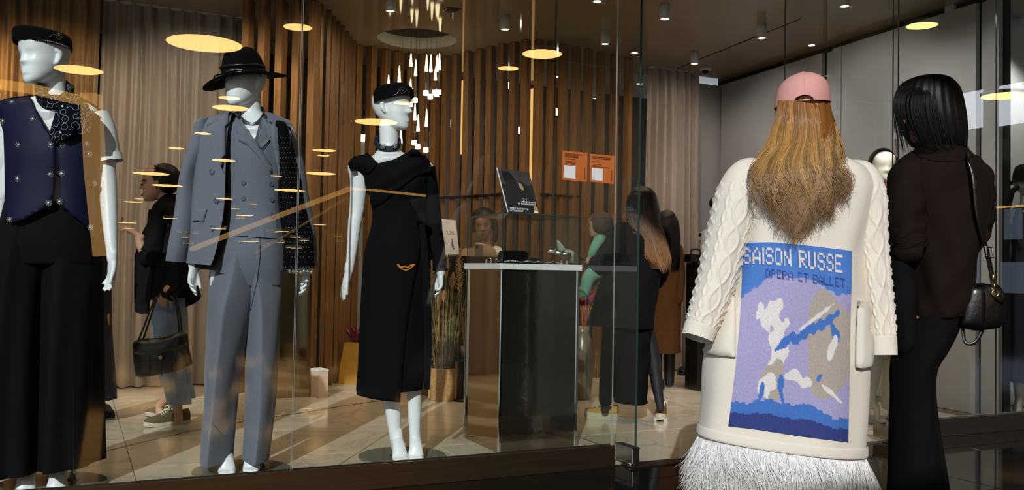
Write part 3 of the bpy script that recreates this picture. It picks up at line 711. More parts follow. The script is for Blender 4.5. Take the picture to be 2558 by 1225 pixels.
def base_disc(parent, px, py, rpx_m, rod_px, rod_top, seg=48):
    c = Fl(px, py)
    b = MB(); b.lathe([(.0005, .0), (rpx_m, .0), (rpx_m+.002, .003), (rpx_m, .010), (.0005, .010)], (c.x, c.y, .0), seg); b.build('base_disc', M['grey_glass'], parent, smooth=False)
    r = Fl(rod_px[0], rod_px[1], .01); b = MB()
    b.lathe([(.0005, 0), (.026, 0), (.024, .006), (.012, .010), (.010, .07), (.013, .072), (.013, .10), (.008, .102), (.008, rod_top), (.0005, rod_top)], r, 16)
    b.sweep([r+UP*.085, r+UP*.085+RIGHT*.03], [.004, .007], seg=8, sub=1); b.build('support_rod', M['steel'], parent)
    return c
def foot(mb, ankle, toe, r=.034):
    """high-heeled foot: heel lifted, weight on the ball, with a split big toe."""
    a, t = Vector(ankle), Vector(toe); d = (t-a); f = Vector((d.x, d.y, 0)).normalized(); s = f.cross(UP)
    ball = t-f*.035
    mb.sweep([a+UP*.05, a, a-f*.012-UP*.03+UP*0, ], [(r*.9, r*.95), (r*.95, r*1.05), (r*.8, r*.9)], ref=f, seg=14)
    mb.sweep([a+UP*.015-f*.01, a+d*.45+UP*.022, ball+UP*.018, ball+f*.02+UP*.006], [(r*.95, r*.95), (r*1.0, r*.72), (r*1.25, r*.55), (r*1.15, r*.42)], ref=UP, seg=14)
    for o, L, rr in ((-.62, .040, .46), (-.1, .036, .34), (.22, .034, .32), (.5, .030, .30), (.78, .024, .27)):
        p = ball+f*.012+s*(o*r*1.15); mb.sweep([p+UP*.012, p+f*L*.6+UP*.010, p+f*L+UP*.007], [r*rr, r*rr*.95, r*rr*.75], seg=10)
def spiral(mb, bv, cx, cy, R, turns, r=.0016, sgn=1, a0=0, off=.001):
    pts = [(cx+R*(1-k/26)*math.cos(a0+sgn*turns*2*math.pi*k/26), cy+R*(1-k/26)*math.sin(a0+sgn*turns*2*math.pi*k/26)) for k in range(24)]
    stroke(mb, bv, pts, r, off, step=3)
def cap_pillbox(parent, rows, beads_y, motif, edge):
    mb = MB(); loft(mb, rows, seg=48, sub=5, cap1=True, cap0=False); o = mb.build('cap', M['black_felt'], parent); bv = bvh(mb)
    bm_ = MB(); 
    for x, y in beads_y: 
        p, n = hit(bv, x, y); bm_.ell(p+n*.001, (.0032, 0, 0), (0, .0032, 0), (0, 0, .0032), 6, 4)
    tag(bm_.build('bead_trim', M['crystal'], o), 'beaded edge of the cap')
    m2 = MB()
    for pts in motif: stroke(m2, bv, pts, .0013, .001, step=2.5)
    for cx, cy, R, sg in edge: spiral(m2, bv, cx, cy, R, 1.4, .0013, sg)
    m2.build('embroidery', M['crystal'], o)
    return o

# ================================================================== grey suit mannequin
Y2 = 4.40
t = thing('mannequin', 'white mannequin in grey trouser suit with jacket over the shoulders and black fedora', 'mannequin', Fl(604, 1182), 'window mannequins'); m2 = t
b = MB()
hM = head(b, P(611, 208, Y2-.02), .262, yaw=-.50, pitch=-.06, roll=.05, nose=.62, lips=.9, eyes=.75)
limb(b, [(623, 236, Y2+.02, 29), (625, 262, Y2+.02, 27), (627, 285, Y2+.02, 28), (632, 305, Y2+.02, 40), (634, 330, Y2+.02, 62)], sub=4)
loft(b, [(300,300,590,680,Y2,.05), (320,320,556,702,Y2,.08), (360,360,545,706,Y2,.095), (440,440,552,700,Y2,.09), (520,520,566,690,Y2,.08), (590,590,560,692,Y2,.075), (690,690,560,690,Y2,.055)], cap0=True, cap1=True)
for pts in ([(560,640,Y2,34), (555,800,Y2,30), (556,900,Y2,26), (560,1040,Y2,24), (564,1130,Y2,17)], [(655,640,Y2+.03,34), (650,800,Y2+.03,30), (648,900,Y2+.03,26), (640,1040,Y2+.03,24), (632,1130,Y2+.03,17)]): limb(b, pts)
foot(b, P(565, 1142, Y2), P(567, 1188, Y2-.10)); foot(b, P(632, 1138, Y2+.05), P(626, 1182, Y2-.04))
limb(b, [(510,335,Y2,26), (480,450,Y2-.02,22), (478,540,Y2-.04,20), (482,610,Y2-.06,16), (484,665,Y2-.06,13)])
hand(b, P(484, 664, Y2-.06), Vector((RIGHT*-.12-UP*1)), RIGHT*.6-FWD*.2, L=.175, thumb=-1, curl=(.25,.35,.5,.6), width=.72, wr=.023, tout=.4)
limb(b, [(712,335,Y2+.03,26), (738,450,Y2+.03,22), (750,540,Y2,20), (758,620,Y2-.02,15), (764,672,Y2-.02,13)])
hand(b, P(765, 672, Y2-.02), Vector((RIGHT*.06-UP*1)), -RIGHT*.6-FWD*.2, L=.165, thumb=1, curl=(.3,.4,.5,.6), width=.72, wr=.022, tout=.4)
remesh(b, .0052).build('body', M['mann'], t)
base_disc(t, 604, 1178, .232, (656, 1171), .95)
# trousers
def legs(rows, name='trousers'):
    mb = MB()
    for r in rows: loft(mb, r, seg=40, sub=5, crease=True, disp=lambda a, v: .003*math.sin(5*a+9*v)*math.sin(3.1*v))
    return mb
mb = legs([[(610,610,534,660,Y2,.115,612), (690,690,522,645,Y2,.135,598), (770,770,519,632,Y2,.175,586), (850,850,516,616,Y2,.175,577), (930,930,511,601,Y2,.175,567), (1010,1010,508,592,Y2,.175,559), (1090,1090,503,586,Y2,.175,550), (1140,1140,501,583,Y2,.175,545), (1153,1148,500,581,Y2,.175,544)],
           [(610,610,605,708,Y2+.02,.115,650), (690,690,614,706,Y2+.03,.115,655), (770,770,613,702,Y2+.03,.12,668), (850,850,613,699,Y2+.03,.12,670), (930,930,612,694,Y2+.03,.12,668), (1010,1010,610,687,Y2+.03,.12,665), (1090,1090,607,679,Y2+.03,.125,660), (1140,1142,605,673,Y2+.03,.125,655), (1149,1149,605,671,Y2+.03,.125,654)]])
loft(mb, [(556,556,560,706,Y2,.10), (575,575,560,707,Y2,.105), (620,620,538,708,Y2,.12), (670,670,528,706,Y2+.005,.11), (715,715,545,702,Y2+.02,.08)], cap0=True, cap1=True)
tr = mb.build('trousers', M['suit'], t); bv = bvh(mb)
mb = MB(); stroke(mb, bv, [(648,580), (650,640), (643,700), (632,750), (626,775)], .002, .0005); stroke(mb, bv, [(652,572), (675,585), (698,600)], .002, .001); mb.build('fly_seam', M['suit_dark'], tr)
# waistcoat
mb = MB()
loft(mb, [(292,292,594,668,Y2+.03,.055), (304,304,566,692,Y2+.02,.085), (330,330,548,705,Y2,.11), (400,400,545,707,Y2,.125), (470,470,552,704,Y2,.118), (530,530,556,702,Y2,.115), (572,572,552,706,Y2,.12), (588,598,550,707,Y2,.122)], cap0=False, seg=150, sub=14, disp=lambda a, v: .004*math.sin(6*v+2*a))
vb = MB(); vm = bvh(mb)
keep = MB(); keep.v = mb.v
neck = [(586,270), (611,313), (637,349), (645,318), (657,285), (650,262), (590,262)]
for f in mb.f:
    c = sum((mb.v[i] for i in f), Vector())/len(f); x, y = proj(c)
    front = (c-P(620, y, Y2)).dot(FWD) < 0
    if not (front and inpoly(x, y, neck)): keep.f.append(f); keep.m.append(0)
wc = keep.build('waistcoat', M['suit'], t)
mb = MB(); decal(mb, vm, [(588,284), (602,312), (637,349), (660,390), (684,424), (676,432), (650,398), (618,362), (596,352), (598,338), (590,330)], .002, .005); 
decal(mb, vm, [(655,285), (646,318), (637,349), (652,372), (672,350), (678,356), (676,330), (664,306)], .002, .005); o = mb.build('lapel', M['suit'], wc)
mb = MB(); stroke(mb, vm, [(637,349), (660,390), (684,424), (692,470), (694,560)], .0018, .004); stroke(mb, vm, [(672,350), (654,374)], .0016, .008); mb.build('seam', M['suit_dark'], wc)
for x, y in ((608,457), (608,496), (608,537), (677,460), (678,499), (680,539)):
    mb = MB(); disc_on(mb, vm, x, y, .0115, .004, .001); mb.build('button', M['button'], wc, smooth=False)
# jacket draped over the shoulders: open-fronted shell, two sleeves, lapels
jr = [(284,284,570,682,Y2+.03,.08,592,668), (294,292,530,704,Y2+.02,.10,594,676), (310,306,506,716,Y2+.01,.125,595,682), (345,340,494,720,Y2,.15,592,688), (410,410,488,720,Y2,.165,591,693), (470,470,484,716,Y2,.168,590,696), (530,530,478,712,Y2,.168,587,698), (590,590,473,709,Y2,.17,578,701), (640,640,470,707,Y2,.172,566,703), (657,676,469,706,Y2,.172,556,704)]
mb = MB(); loft(mb, jr, seg=60, sub=5, gap=True, disp=lambda a, v: .006*math.sin(7*a+3*v)*v); jv = bvh(mb)
jk = mb.build('jacket', [M['suit']], t)
mb = MB(); loft(mb, [(r[0]+4, r[1]+4, r[2]+8, r[3]-6, r[4]+.02, r[5]-.02, r[6]+6, r[7]-4) for r in jr[1:]]+[(668,690,478,700,Y2+.02,.15,588,702)], seg=60, sub=4, gap=True); mb.build('lining', M['suit_dark'], jk)
mb = MB(); dome = lambda cx, w, h: (lambda x, y: h*math.exp(-((x-cx)/w)**2))
decal(mb, jv, [(592,280), (560,288), (540,306), (519,314), (522,335), (531,362), (544,395), (558,426), (575,455), (590,484), (592,440), (588,395), (590,350), (592,310)], .004, .008, lift=lambda x, y: .012*max(0, 1-abs(x-556)/40), res=7); mb.build('lapel', M['suit'], jk)
mb = MB(); decal(mb, jv, [(660,288), (674,303), (689,322), (727,312), (725,350), (720,400), (712,445), (701,487), (694,490), (692,430), (682,372), (670,320)], .006, .008, Yf=Y2-.10, lift=lambda x, y: .012, res=7); mb.build('lapel', M['suit'], jk)
mb = MB(); decal(mb, jv, [(490,521), (518,523), (509,555), (482,552)], .002, .006); mb.build('pocket_flap', M['suit'], jk)
for x, y in ((530,429), (541,502), (532,570)):
    mb = MB(); disc_on(mb, jv, x, y, .0135, .006, .002); mb.build('button', M['button'], jk, smooth=False)
fold = lambda k: (lambda a, v: .006*math.sin(2*a+k)*math.sin(9*v)+.004*math.sin(17*v+a))
mb = MB(); loft(mb, [(296,296,512,530,Y2,.05), (306,306,496,532,Y2,.085), (330,330,486,536,Y2,.10), (370,372,474,530,Y2-.01,.10), (430,432,462,502,Y2-.02,.095), (490,492,447,496,Y2-.03,.09), (560,562,432,488,Y2-.05,.088), (620,622,422,480,Y2-.06,.085), (652,656,416,473,Y2-.06,.083)], seg=36, sub=5, disp=fold(1), cap0=True); mb.build('sleeve', M['suit'], jk)
mb = MB(); loft(mb, [(646,650,420,469,Y2-.06,.078), (620,622,426,476,Y2-.06,.078)], seg=30, sub=2, cap1=True); mb.build('sleeve_lining', M['suit_dark'], jk)
mb = MB(); loft(mb, [(300,300,700,720,Y2+.06,.04), (312,312,696,732,Y2+.05,.08), (345,345,694,742,Y2+.04,.095), (420,420,700,758,Y2+.03,.095), (500,500,712,772,Y2+.02,.09), (580,580,722,786,Y2+.01,.088), (640,640,728,794,Y2,.085), (668,664,733,797,Y2,.085)], seg=36, sub=5, disp=fold(2), cap0=True); mb.build('sleeve', M['suit'], jk)
M['sparkle'] = mat('black_sparkle', '060608', .85, spec=.1, var=.2)
mb = MB(); loft(mb, [(306,306,690,712,Y2-.02,.06), (345,345,688,730,Y2-.03,.08), (420,420,696,744,Y2-.04,.085), (500,500,702,758,Y2-.05,.085), (580,580,706,776,Y2-.07,.08), (640,640,708,786,Y2-.07,.08), (672,670,712,790,Y2-.07,.078)], seg=36, sub=5, disp=fold(.4), cap0=True)
bl = mb.build('blouse_sleeve', M['sparkle'], t); sv = bvh(mb); mb = MB(); rg = random.Random(3)
for i in range(13):
    for j in range(27):
        x = 700+i*7.2+(3.6 if j % 2 else 0); y = 345+j*12.4
        r = sv.ray_cast(CAM0, ray(x, y).normalized())
        if r[0] is not None and rg.random() < .85: mb.ell(r[0]-FWD*.001, (.0022, 0, 0), (0, .0022, 0), (0, 0, .0022), 6, 4)
tag(mb.build('rhinestones', M['crystal'], bl), kind='stuff')
mb = MB()
for i in range(7):
    p = P(724+i*9, 678+((i*5) % 4), Y2-.14+.0*i); mb.ell(p, (.008, 0, 0), (0, .008, 0), (0, 0, .010), 10, 6)
tag(mb.build('bracelet', M['crystal'], t), 'crystal bracelet at the cuff')
mb = MB(); C = [P(x, y, Y) for x, y, Y in ((594,281,Y2-.02), (600,296,Y2-.055), (614,309,Y2-.078), (632,314,Y2-.082), (648,306,Y2-.066), (657,290,Y2-.03), (658,276,Y2+.04), (626,268,Y2+.08), (596,270,Y2+.04), (594,281,Y2-.02))]
mb.sweep(C, [(.004, .015)]*len(C), ref=UP, seg=10, sub=5, caps=False); tag(mb.build('choker', M['sequin'], t), 'sparkling grey collar necklace')
# fedora
hatc = P(611, 193, Y2-.01); S = Y2/FPX
hx = (RIGHT*1+UP*.155).normalized(); hy = (FWD*1+UP*.13).normalized(); hz = hx.cross(hy).normalized()
def hp(u, v, w): return hatc+hx*u+hy*v+hz*w
mb = MB(); rings = []
for k in range(7):
    f = k/6; ring = []
    for j in range(64):
        a = 2*math.pi*j/64; rx, ry = .104+f*.098, .118+f*.078
        w = .004-f*f*.012+f*f*.030*math.cos(2*a)*-.35+f*.004
        if math.cos(a) < 0: w -= f*f*.020*abs(math.cos(a))
        ring.append(hp(rx*math.cos(a), ry*math.sin(a), w))
    rings.append(ring)
under = [[p-hz*.005 for p in r] for r in rings]
mb.grid(rings+under[::-1], True)
crown = []
for z, rx, ry in ((0, .106, .120), (.03, .104, .116), (.06, .099, .110), (.09, .090, .102), (.115, .078, .092), (.135, .060, .076), (.147, .038, .052), (.146, .015, .025), (.142, .001, .001)):
    ring = []
    for j in range(64):
        a = 2*math.pi*j/64; pin = 1-.16*(z/.14)**2*max(0, -math.sin(a))**2*(.5+.5*math.cos(4*a))
        dz = -.020*math.exp(-((rx*math.cos(a))/.03)**2)*(1 if z > .12 else 0)
        ring.append(hp(rx*math.cos(a)*pin, ry*math.sin(a), z+dz))
    crown.append(ring)
mb.grid(crown, True); ht = mb.build('fedora', M['black_felt'], t)
mb = MB()
for z0, tw in ((.012, .006), (.047, -.008)):
    C = [hp(.108*math.cos(a)*(1-(z0-.01)*.5), .122*math.sin(a)*(1-(z0-.01)*.5), z0+tw*math.cos(a)) for a in [2*math.pi*k/32 for k in range(33)]]
    mb.sweep(C, [(.003, .0065)]*33, ref=hz, seg=8, sub=1, caps=False)
C = [hp(-.106, .0, .03), hp(-.13, -.03, .022), hp(-.135, -.05, .004), hp(-.11, -.07, -.002), hp(-.07, -.10, .012)]
mb.sweep(C, [.004]*5, seg=8); C = [hp(-.05, -.112, .02), hp(-.01, -.121, .026), hp(.03, -.118, .02)]; mb.sweep(C, [(.004, .008)]*3, ref=hz, seg=8)
tag(mb.build('hat_band', M['black_leather'], ht), 'doubled black leather cord band')
mb = MB(); mb.ell(hp(-.018, -.126, .026), hx*.014, hy*.004, hz*.008); mb.build('hat_badge', M['sequin'], ht)

# ================================================================== vest mannequin (left edge)
Y1 = 4.06
t = thing('mannequin', 'white mannequin in navy vest, paisley neck scarf and black pillbox cap', 'mannequin', Fl(115, 1222), 'window mannequins'); m1 = t
b = MB()
head(b, P(110, 149, Y1-.02), .258, yaw=-.47, pitch=-.08, roll=.06, nose=.55, lips=1.0, eyes=.35, wide=1.02)
limb(b, [(133,185,Y1+.03,30), (136,215,Y1+.03,26), (138,240,Y1+.03,28), (135,262,Y1+.02,48), (132,285,Y1+.02,80)], sub=4)
loft(b, [(256,256,70,200,Y1,.06), (275,275,20,240,Y1,.09), (330,330,20,235,Y1,.105), (430,430,30,225,Y1,.095), (520,520,35,215,Y1,.10), (640,640,20,220,Y1,.10)], cap0=True, cap1=True)
for pts in ([(65,600,Y1,40), (68,800,Y1,34), (68,950,Y1,28), (68,1100,Y1,24), (68,1190,Y1,17)], [(165,600,Y1+.05,40), (162,800,Y1+.05,34), (155,950,Y1+.05,28), (150,1100,Y1+.05,24), (147,1185,Y1+.05,17)]): limb(b, pts)
foot(b, P(68, 1190, Y1), P(60, 1246, Y1-.10), .037); foot(b, P(147, 1188, Y1+.06), P(138, 1240, Y1-.05), .037)
limb(b, [(10,300,Y1,30), (2,420,Y1,25), (-2,520,Y1-.02,22), (-8,620,Y1-.06,16), (-10,680,Y1-.08,14)])
hand(b, P(-10, 682, Y1-.08), -UP, RIGHT, L=.17, thumb=-1, width=.75)
limb(b, [(248,305,Y1+.06,30), (262,400,Y1+.06,24), (270,480,Y1+.05,22), (275,560,Y1+.03,18), (279,620,Y1+.01,14), (281,650,Y1,13)])
hand(b, P(281, 648, Y1), Vector((RIGHT*-.02-UP*1)), -RIGHT*.4-FWD*.5, L=.18, thumb=-1, curl=(.25,.35,.35,.4), width=.78, wr=.024, tout=.45)
remesh(b, .0052).build('body', M['mann'], t)
base_disc(t, 128, 1213, .232, (183, 1199), .95)
# white shirt
mb = MB(); loft(mb, [(246,246,86,186,Y1+.02,.075), (256,256,50,216,Y1+.02,.095), (285,285,14,248,Y1+.02,.115), (350,350,10,244,Y1+.01,.125), (450,450,20,232,Y1+.01,.115), (540,540,24,226,Y1+.01,.115)])
sh = mb.build('shirt', M['white_cotton'], t); shv = bvh(mb)
mb = MB(); limb(mb, [(240,292,Y1+.05,34), (258,330,Y1+.05,31), (268,372,Y1+.05,29), (274,398,Y1+.05,27)], seg=24, caps=False, flat=1.1); limb(mb, [(273,386,Y1+.05,29), (277,404,Y1+.05,29.5)], seg=24, caps=False, sub=2, flat=1.1); mb.build('sleeve', M['white_cotton'], sh)
mb = MB(); limb(mb, [(14,296,Y1,32), (4,340,Y1,31), (-4,400,Y1,30), (-8,430,Y1,29)], seg=24, caps=False, flat=1.1); mb.build('sleeve', M['white_cotton'], sh)
# wide black trousers
drape = lambda n, am: (lambda a, v: am*(.25+v)*math.sin(n*a+2.2*math.sin(2*v)))
mb = MB()
loft(mb, [(560,560,-6,128,Y1,.13), (640,640,-12,124,Y1,.15), (800,800,-16,116,Y1,.17), (1000,1000,-22,118,Y1,.19), (1120,1120,-26,119,Y1,.20), (1182,1172,-28,120,Y1,.20)], seg=64, disp=drape(7, .012))
loft(mb, [(560,560,112,238,Y1+.05,.13), (640,640,120,244,Y1+.05,.15), (800,800,122,244,Y1+.05,.17), (1000,1000,121,242,Y1+.05,.19), (1120,1120,120,242,Y1+.05,.20), (1165,1155,119,242,Y1+.05,.20)], seg=64, disp=drape(6, .012))
loft(mb, [(470,470,28,222,Y1+.02,.115), (520,520,12,236,Y1+.02,.13), (600,600,-8,244,Y1+.02,.155), (660,660,0,240,Y1+.02,.14)], cap0=True, cap1=True)
mb.build('trousers', M['black_cloth'], t)
# navy vest with pointed fronts
mb = MB(); loft(mb, [(238,244,76,196,Y1+.03,.07), (248,256,10,226,Y1+.03,.10), (268,278,-8,252,Y1+.02,.128), (320,326,0,252,Y1+.01,.145), (380,384,4,250,Y1,.150), (440,444,8,244,Y1,.148), (500,504,6,240,Y1,.150), (560,566,0,240,Y1,.158), (600,600,-4,246,Y1,.163)], seg=72, sub=8, disp=lambda a, v: .004*math.sin(5*a+4*v)*v); vv = bvh(mb)
mb2 = MB(); decal(mb2, vv, [(0,252), (40,247), (76,243), (100,292), (132,346), (138,358), (140,420), (137,470), (133,510), (100,527), (65,546), (37,556), (13,537), (14,460), (12,380), (10,330), (2,304)], .0, .006, res=9, puff=.003)
ve = mb2.build('vest', M['navy_satin'], t)
mb2 = MB(); decal(mb2, vv, [(214,271), (238,284), (258,299), (250,340), (247,378), (242,412), (241,446), (232,462), (238,520), (246,566), (243,606), (222,571), (196,549), (174,532), (150,506), (149,464), (146,420), (141,360), (160,330), (190,290)], .0, .006, res=9, puff=.003); mb2.build('vest_front', M['navy_satin'], ve)
mb2 = MB(); k2 = MB(); k2.v = mb.v
for f in mb.f:
    c = sum((mb.v[i] for i in f), Vector())/len(f)
    if (c-P(125, 400, Y1+.03)).dot(FWD) > 0 and proj(c)[1] < 585: k2.f.append(f); k2.m.append(0)
k2.build('vest_back', M['navy_satin'], ve)
for x, y in ((32,256), (84,298), (9,304), (48,363), (128,363), (155,364), (46,448), (126,436), (155,434), (123,508), (150,505), (27,549), (224,569), (233,459), (217,361), (252,333), (229,283), (222,386)):
    mb2 = MB(); p, n = hit(vv, x, y); n = (n+(CAM0-p).normalized()).normalized(); Q = n.to_track_quat('Z', 'Y').to_matrix()
    mb2.lathe([(.0005, .004), (.008, .004), (.0105, .007), (.007, .012), (.0005, .013)], p, 10, M=Q)
    for a in range(8): mb2.ell(p+n*.008+Q @ Vector((.0115*math.cos(a*.785), .0115*math.sin(a*.785), 0)), (.0028, 0, 0), (0, .0028, 0), (0, 0, .0028), 6, 4)
    mb2.build('crystal_button', M['crystal'], ve)
# scarf
def paisley_mat():
    m = mat('paisley_scarf', '12162c', .85, spec=.1); nt = m.node_tree; bs = nt.nodes['Principled BSDF']; tc = nt.nodes.new('ShaderNodeTexCoord')
    v = nt.nodes.new('ShaderNodeTexVoronoi'); v.inputs['Scale'].default_value = 26; nt.links.new(tc.outputs['Object'], v.inputs['Vector'])
    w = nt.nodes.new('ShaderNodeMath'); w.operation = 'SINE'; k = nt.nodes.new('ShaderNodeMath'); k.operation = 'MULTIPLY'; k.inputs[1].default_value = 20
    nt.links.new(v.outputs['Distance'], k.inputs[0]); nt.links.new(k.outputs[0], w.inputs[0])
    r = nt.nodes.new('ShaderNodeValToRGB'); nt.links.new(w.outputs[0], r.inputs[0]); e = r.color_ramp.elements
    e[0].position = .965; e[0].color = (*lin('070915'), 1); e[1].position = .99; e[1].color = (*lin('b9bbc8'), 1)
    nt.links.new(r.outputs[0], bs.inputs['Base Color']); return m
M['paisley'] = paisley_mat()
mb = MB(); C = [P(x, y, Y) for x, y, Y in ((96,214,Y1-.02), (102,238,Y1-.085), (122,254,Y1-.115), (146,256,Y1-.115), (168,246,Y1-.085), (178,230,Y1-.01), (166,216,Y1+.10), (130,206,Y1+.13), (100,206,Y1+.08), (96,214,Y1-.02))]
mb.sweep(C, [(.013, .030), (.016, .034), (.018, .034), (.018, .032), (.017, .030), (.015, .028), (.014, .026), (.013, .026), (.013, .028), (.013, .030)], ref=UP, seg=14, sub=6, caps=False, disp=lambda a, v: .004*math.sin(3*a+31*v))
sc = mb.build('scarf', M['paisley'], t)
mb = MB(); mb.sweep([P(152,262,Y1-.14), P(146,300,Y1-.15), P(140,335,Y1-.158), P(139,356,Y1-.16)], [(.012, .012), (.022, .010), (.024, .008), (.012, .005)], ref=FWD, seg=16, sub=5, disp=lambda a, v: .003*math.sin(5*a+4*v))
mb.sweep([P(158,256,Y1-.14), P(164,290,Y1-.15), P(166,320,Y1-.155), P(152,345,Y1-.158)], [(.016, .012), (.030, .010), (.032, .007), (.02, .005)], ref=FWD, seg=16, sub=5, disp=lambda a, v: .003*math.sin(5*a+4*v))
mb.sweep([P(156,250,Y1-.14), P(184,256,Y1-.15), P(202,285,Y1-.155), P(214,332,Y1-.155)], [(.014, .013), (.034, .012), (.046, .009), (.030, .005)], ref=FWD, seg=16, sub=6, disp=lambda a, v: .004*math.sin(4*a+5*v)); mb.build('scarf_tail', M['paisley'], sc)
mb = MB(); mb.ell(P(154,254,Y1-.145), RIGHT*.020, FWD*.014, UP*.020); mb.build('knot', M['paisley'], sc)
cap_pillbox(t, [(113,122,42,174,Y1+.0,.122), (104,112,40,174,Y1,.124), (88,100,39,173,Y1,.124), (78,92,41,170,Y1,.118), (72,86,48,162,Y1,.100), (69,82,64,146,Y1,.07), (68,80,90,118,Y1,.03)],
            [(44+i*4.4, 112-15*math.sin(math.pi*(i+.5)/30)+8*i/30) for i in range(30)], [[(124,92), (132,86), (140,88), (146,84), (154,88)]], [(147,92,8,1)])

# ================================================================== black dress mannequin
Y3 = 4.77
t = thing('mannequin', 'white mannequin in black draped midi dress, navy choker and black cap, looking sideways', 'mannequin', Fl(1006, 1150), 'window mannequins'); m3_ = t
b = MB()
head(b, P(980, 275, Y3), .246, yaw=1.18, pitch=.03, roll=-.04, nose=.95, lips=1.0, eyes=.6, wide=1.0)
limb(b, [(972,318,Y3+.01,25), (972,345,Y3+.01,24), (972,368,Y3+.01,25), (972,385,Y3+.01,38), (974,402,Y3+.01,62)], sub=4)
loft(b, [(392,392,915,1030,Y3,.05), (408,408,892,1060,Y3,.08), (450,450,918,1062,Y3,.10), (520,520,938,1050,Y3,.085), (560,560,935,1050,Y3,.08), (640,640,918,1060,Y3,.10), (700,700,915,1060,Y3,.09)], cap0=True, cap1=True)
for pts in ([(965,680,Y3,36), (972,820,Y3,28), (976,930,Y3,22), (981,1020,Y3,20), (986,1080,Y3,15), (990,1105,Y3,15)], [(1030,680,Y3+.02,36), (1032,820,Y3+.02,28), (1032,930,Y3+.02,20), (1035,1010,Y3+.02,18), (1036,1080,Y3+.02,14), (1037,1105,Y3+.02,14)]): limb(b, pts)
foot(b, P(991, 1104, Y3+.0), P(1003, 1155, Y3-.12), .034); foot(b, P(1037, 1102, Y3+.03), P(1040, 1152, Y3-.08), .034)
limb(b, [(894,420,Y3,26), (897,450,Y3,23), (892,520,Y3,19), (886,560,Y3-.01,17), (880,620,Y3-.02,13.5), (874,668,Y3-.02,11)])
mbw = [(873,664,Y3-.02,12), (872,676,Y3-.02,12)]; limb(b, mbw, sub=2)
hand(b, P(872, 676, Y3-.02), Vector((RIGHT*-.22-UP*1)), RIGHT*.7+FWD*.5, L=.19, thumb=-1, curl=(.05,.1,.12,.15), spread=.03, width=.8, wr=.023, tout=.55, tcurl=.6)
limb(b, [(1062,425,Y3+.02,24), (1076,500,Y3+.04,20), (1086,570,Y3+.03,17), (1096,640,Y3,12), (1101,682,Y3-.01,11)])
hand(b, P(1100, 680, Y3-.01), Vector((RIGHT*.05-UP*1)), -RIGHT*.6-FWD*.25, L=.165, thumb=1, curl=(.2,.35,.45,.5), width=.72, wr=.021, tout=.4)
remesh(b, .0052).build('body', M['mann'], t)
base_disc(t, 1005, 1142, .232, (985, 1139), .06)
# dress
dr = [(392,384,884,1032,Y3,.06), (402,392,874,1062,Y3,.09), (416,410,880,1076,Y3,.11), (440,436,904,1072,Y3,.128), (470,470,915,1070,Y3,.132), (505,505,926,1066,Y3,.122), (535,535,930,1064,Y3,.112), (570,570,926,1066,Y3,.115), (620,620,912,1072,Y3,.130), (680,680,905,1074,Y3,.140), (760,760,900,1070,Y3,.142), (860,860,896,1064,Y3,.142), (940,940,893,1058,Y3,.142), (975,973,891,1053,Y3,.142)]
def ddisp(a, v):
    k = 0
    if .1 < v < .5: k = .0035*math.sin(24*v*2.2+6*a)*math.sin(math.pi*(v-.1)/.4)
    return k+.004*v*math.sin(5*a)
mb = MB(); loft(mb, dr, seg=80, sub=8, disp=ddisp); neckl = [(905,360), (918,384), (944,410), (985,400), (1012,386), (1030,372), (1040,350), (1040,330), (900,330)]
dv = bvh(mb); kp = MB(); kp.v = mb.v
for f in mb.f:
    c = sum((mb.v[i] for i in f), Vector())/len(f); x, y = proj(c)
    if not ((c-P(970, y, Y3)).dot(FWD) < .05 and inpoly(x, y, neckl)): kp.f.append(f); kp.m.append(0)
ds = kp.build('dress', M['black_jersey'], t)
mb = MB(); decal(mb, dv, [(869,410), (886,396), (917,382), (930,394), (945,409), (935,420), (920,435), (895,425), (876,428)], .002, .008, Yf=Y3-.08, res=6, puff=.004)
decal(mb, dv, [(945,409), (985,400), (1012,386), (1028,372), (1044,376), (1062,392), (1077,414), (1078,424), (1070,432), (1040,440), (1000,470), (960,505), (934,520), (924,500), (935,460), (950,430)], .002, .006, Yf=Y3-.10, res=7, puff=.003, lift=lambda x, y: .004*math.sin((x*.6+y)*.16)); mb.build('draped_bodice', M['black_jersey'], ds)
mb = MB(); decal(mb, dv, [(893,972), (900,880), (905,760), (915,640), (940,600), (985,570), (1040,552), (1062,548), (1050,620), (1030,720), (1014,820), (1005,920), (1000,1006), (970,1003), (930,998), (896,989), (891,986)], .006, .006, res=10, Yf=Y3-.14); mb.build('wrap_skirt', M['black_jersey'], ds)
mb = MB(); mb.sweep([P(1052,548,Y3-.125), P(1060,620,Y3-.128), P(1066,740,Y3-.115), P(1069,860,Y3-.10), P(1066,972,Y3-.09)], [(.014, .006), (.018, .005), (.020, .004), (.020, .004), (.016, .004)], ref=FWD, seg=12, sub=5)
mb.ell(P(1052,545,Y3-.135), RIGHT*.035, FWD*.02, UP*.028); mb.build('waist_tie', M['black_jersey'], ds)
mb = MB(); limb(mb, [(1058,420,Y3+.02,30), (1072,490,Y3+.04,25), (1082,560,Y3+.03,22), (1092,620,Y3+.01,19), (1098,655,Y3,18), (1101,678,Y3-.01,17)], seg=24, caps=False, disp=lambda a, v: .004*math.sin(30*v+3*a)*v); mb.build('sleeve', M['black_jersey'], ds)
mb = MB(); C = [P(x, y, Y) for x, y, Y in ((936,354,Y3-.01), (944,364,Y3-.045), (958,371,Y3-.066), (974,373,Y3-.07), (990,369,Y3-.055), (1000,358,Y3-.01), (996,350,Y3+.05), (970,344,Y3+.075), (942,347,Y3+.045), (936,354,Y3-.01))]
mb.sweep(C, [(.004, .017)]*len(C), ref=UP, seg=10, sub=5, caps=False); ck = tag(mb.build('choker', M['navy_cloth'], t), 'navy choker with two crystal flowers')
mb = MB()
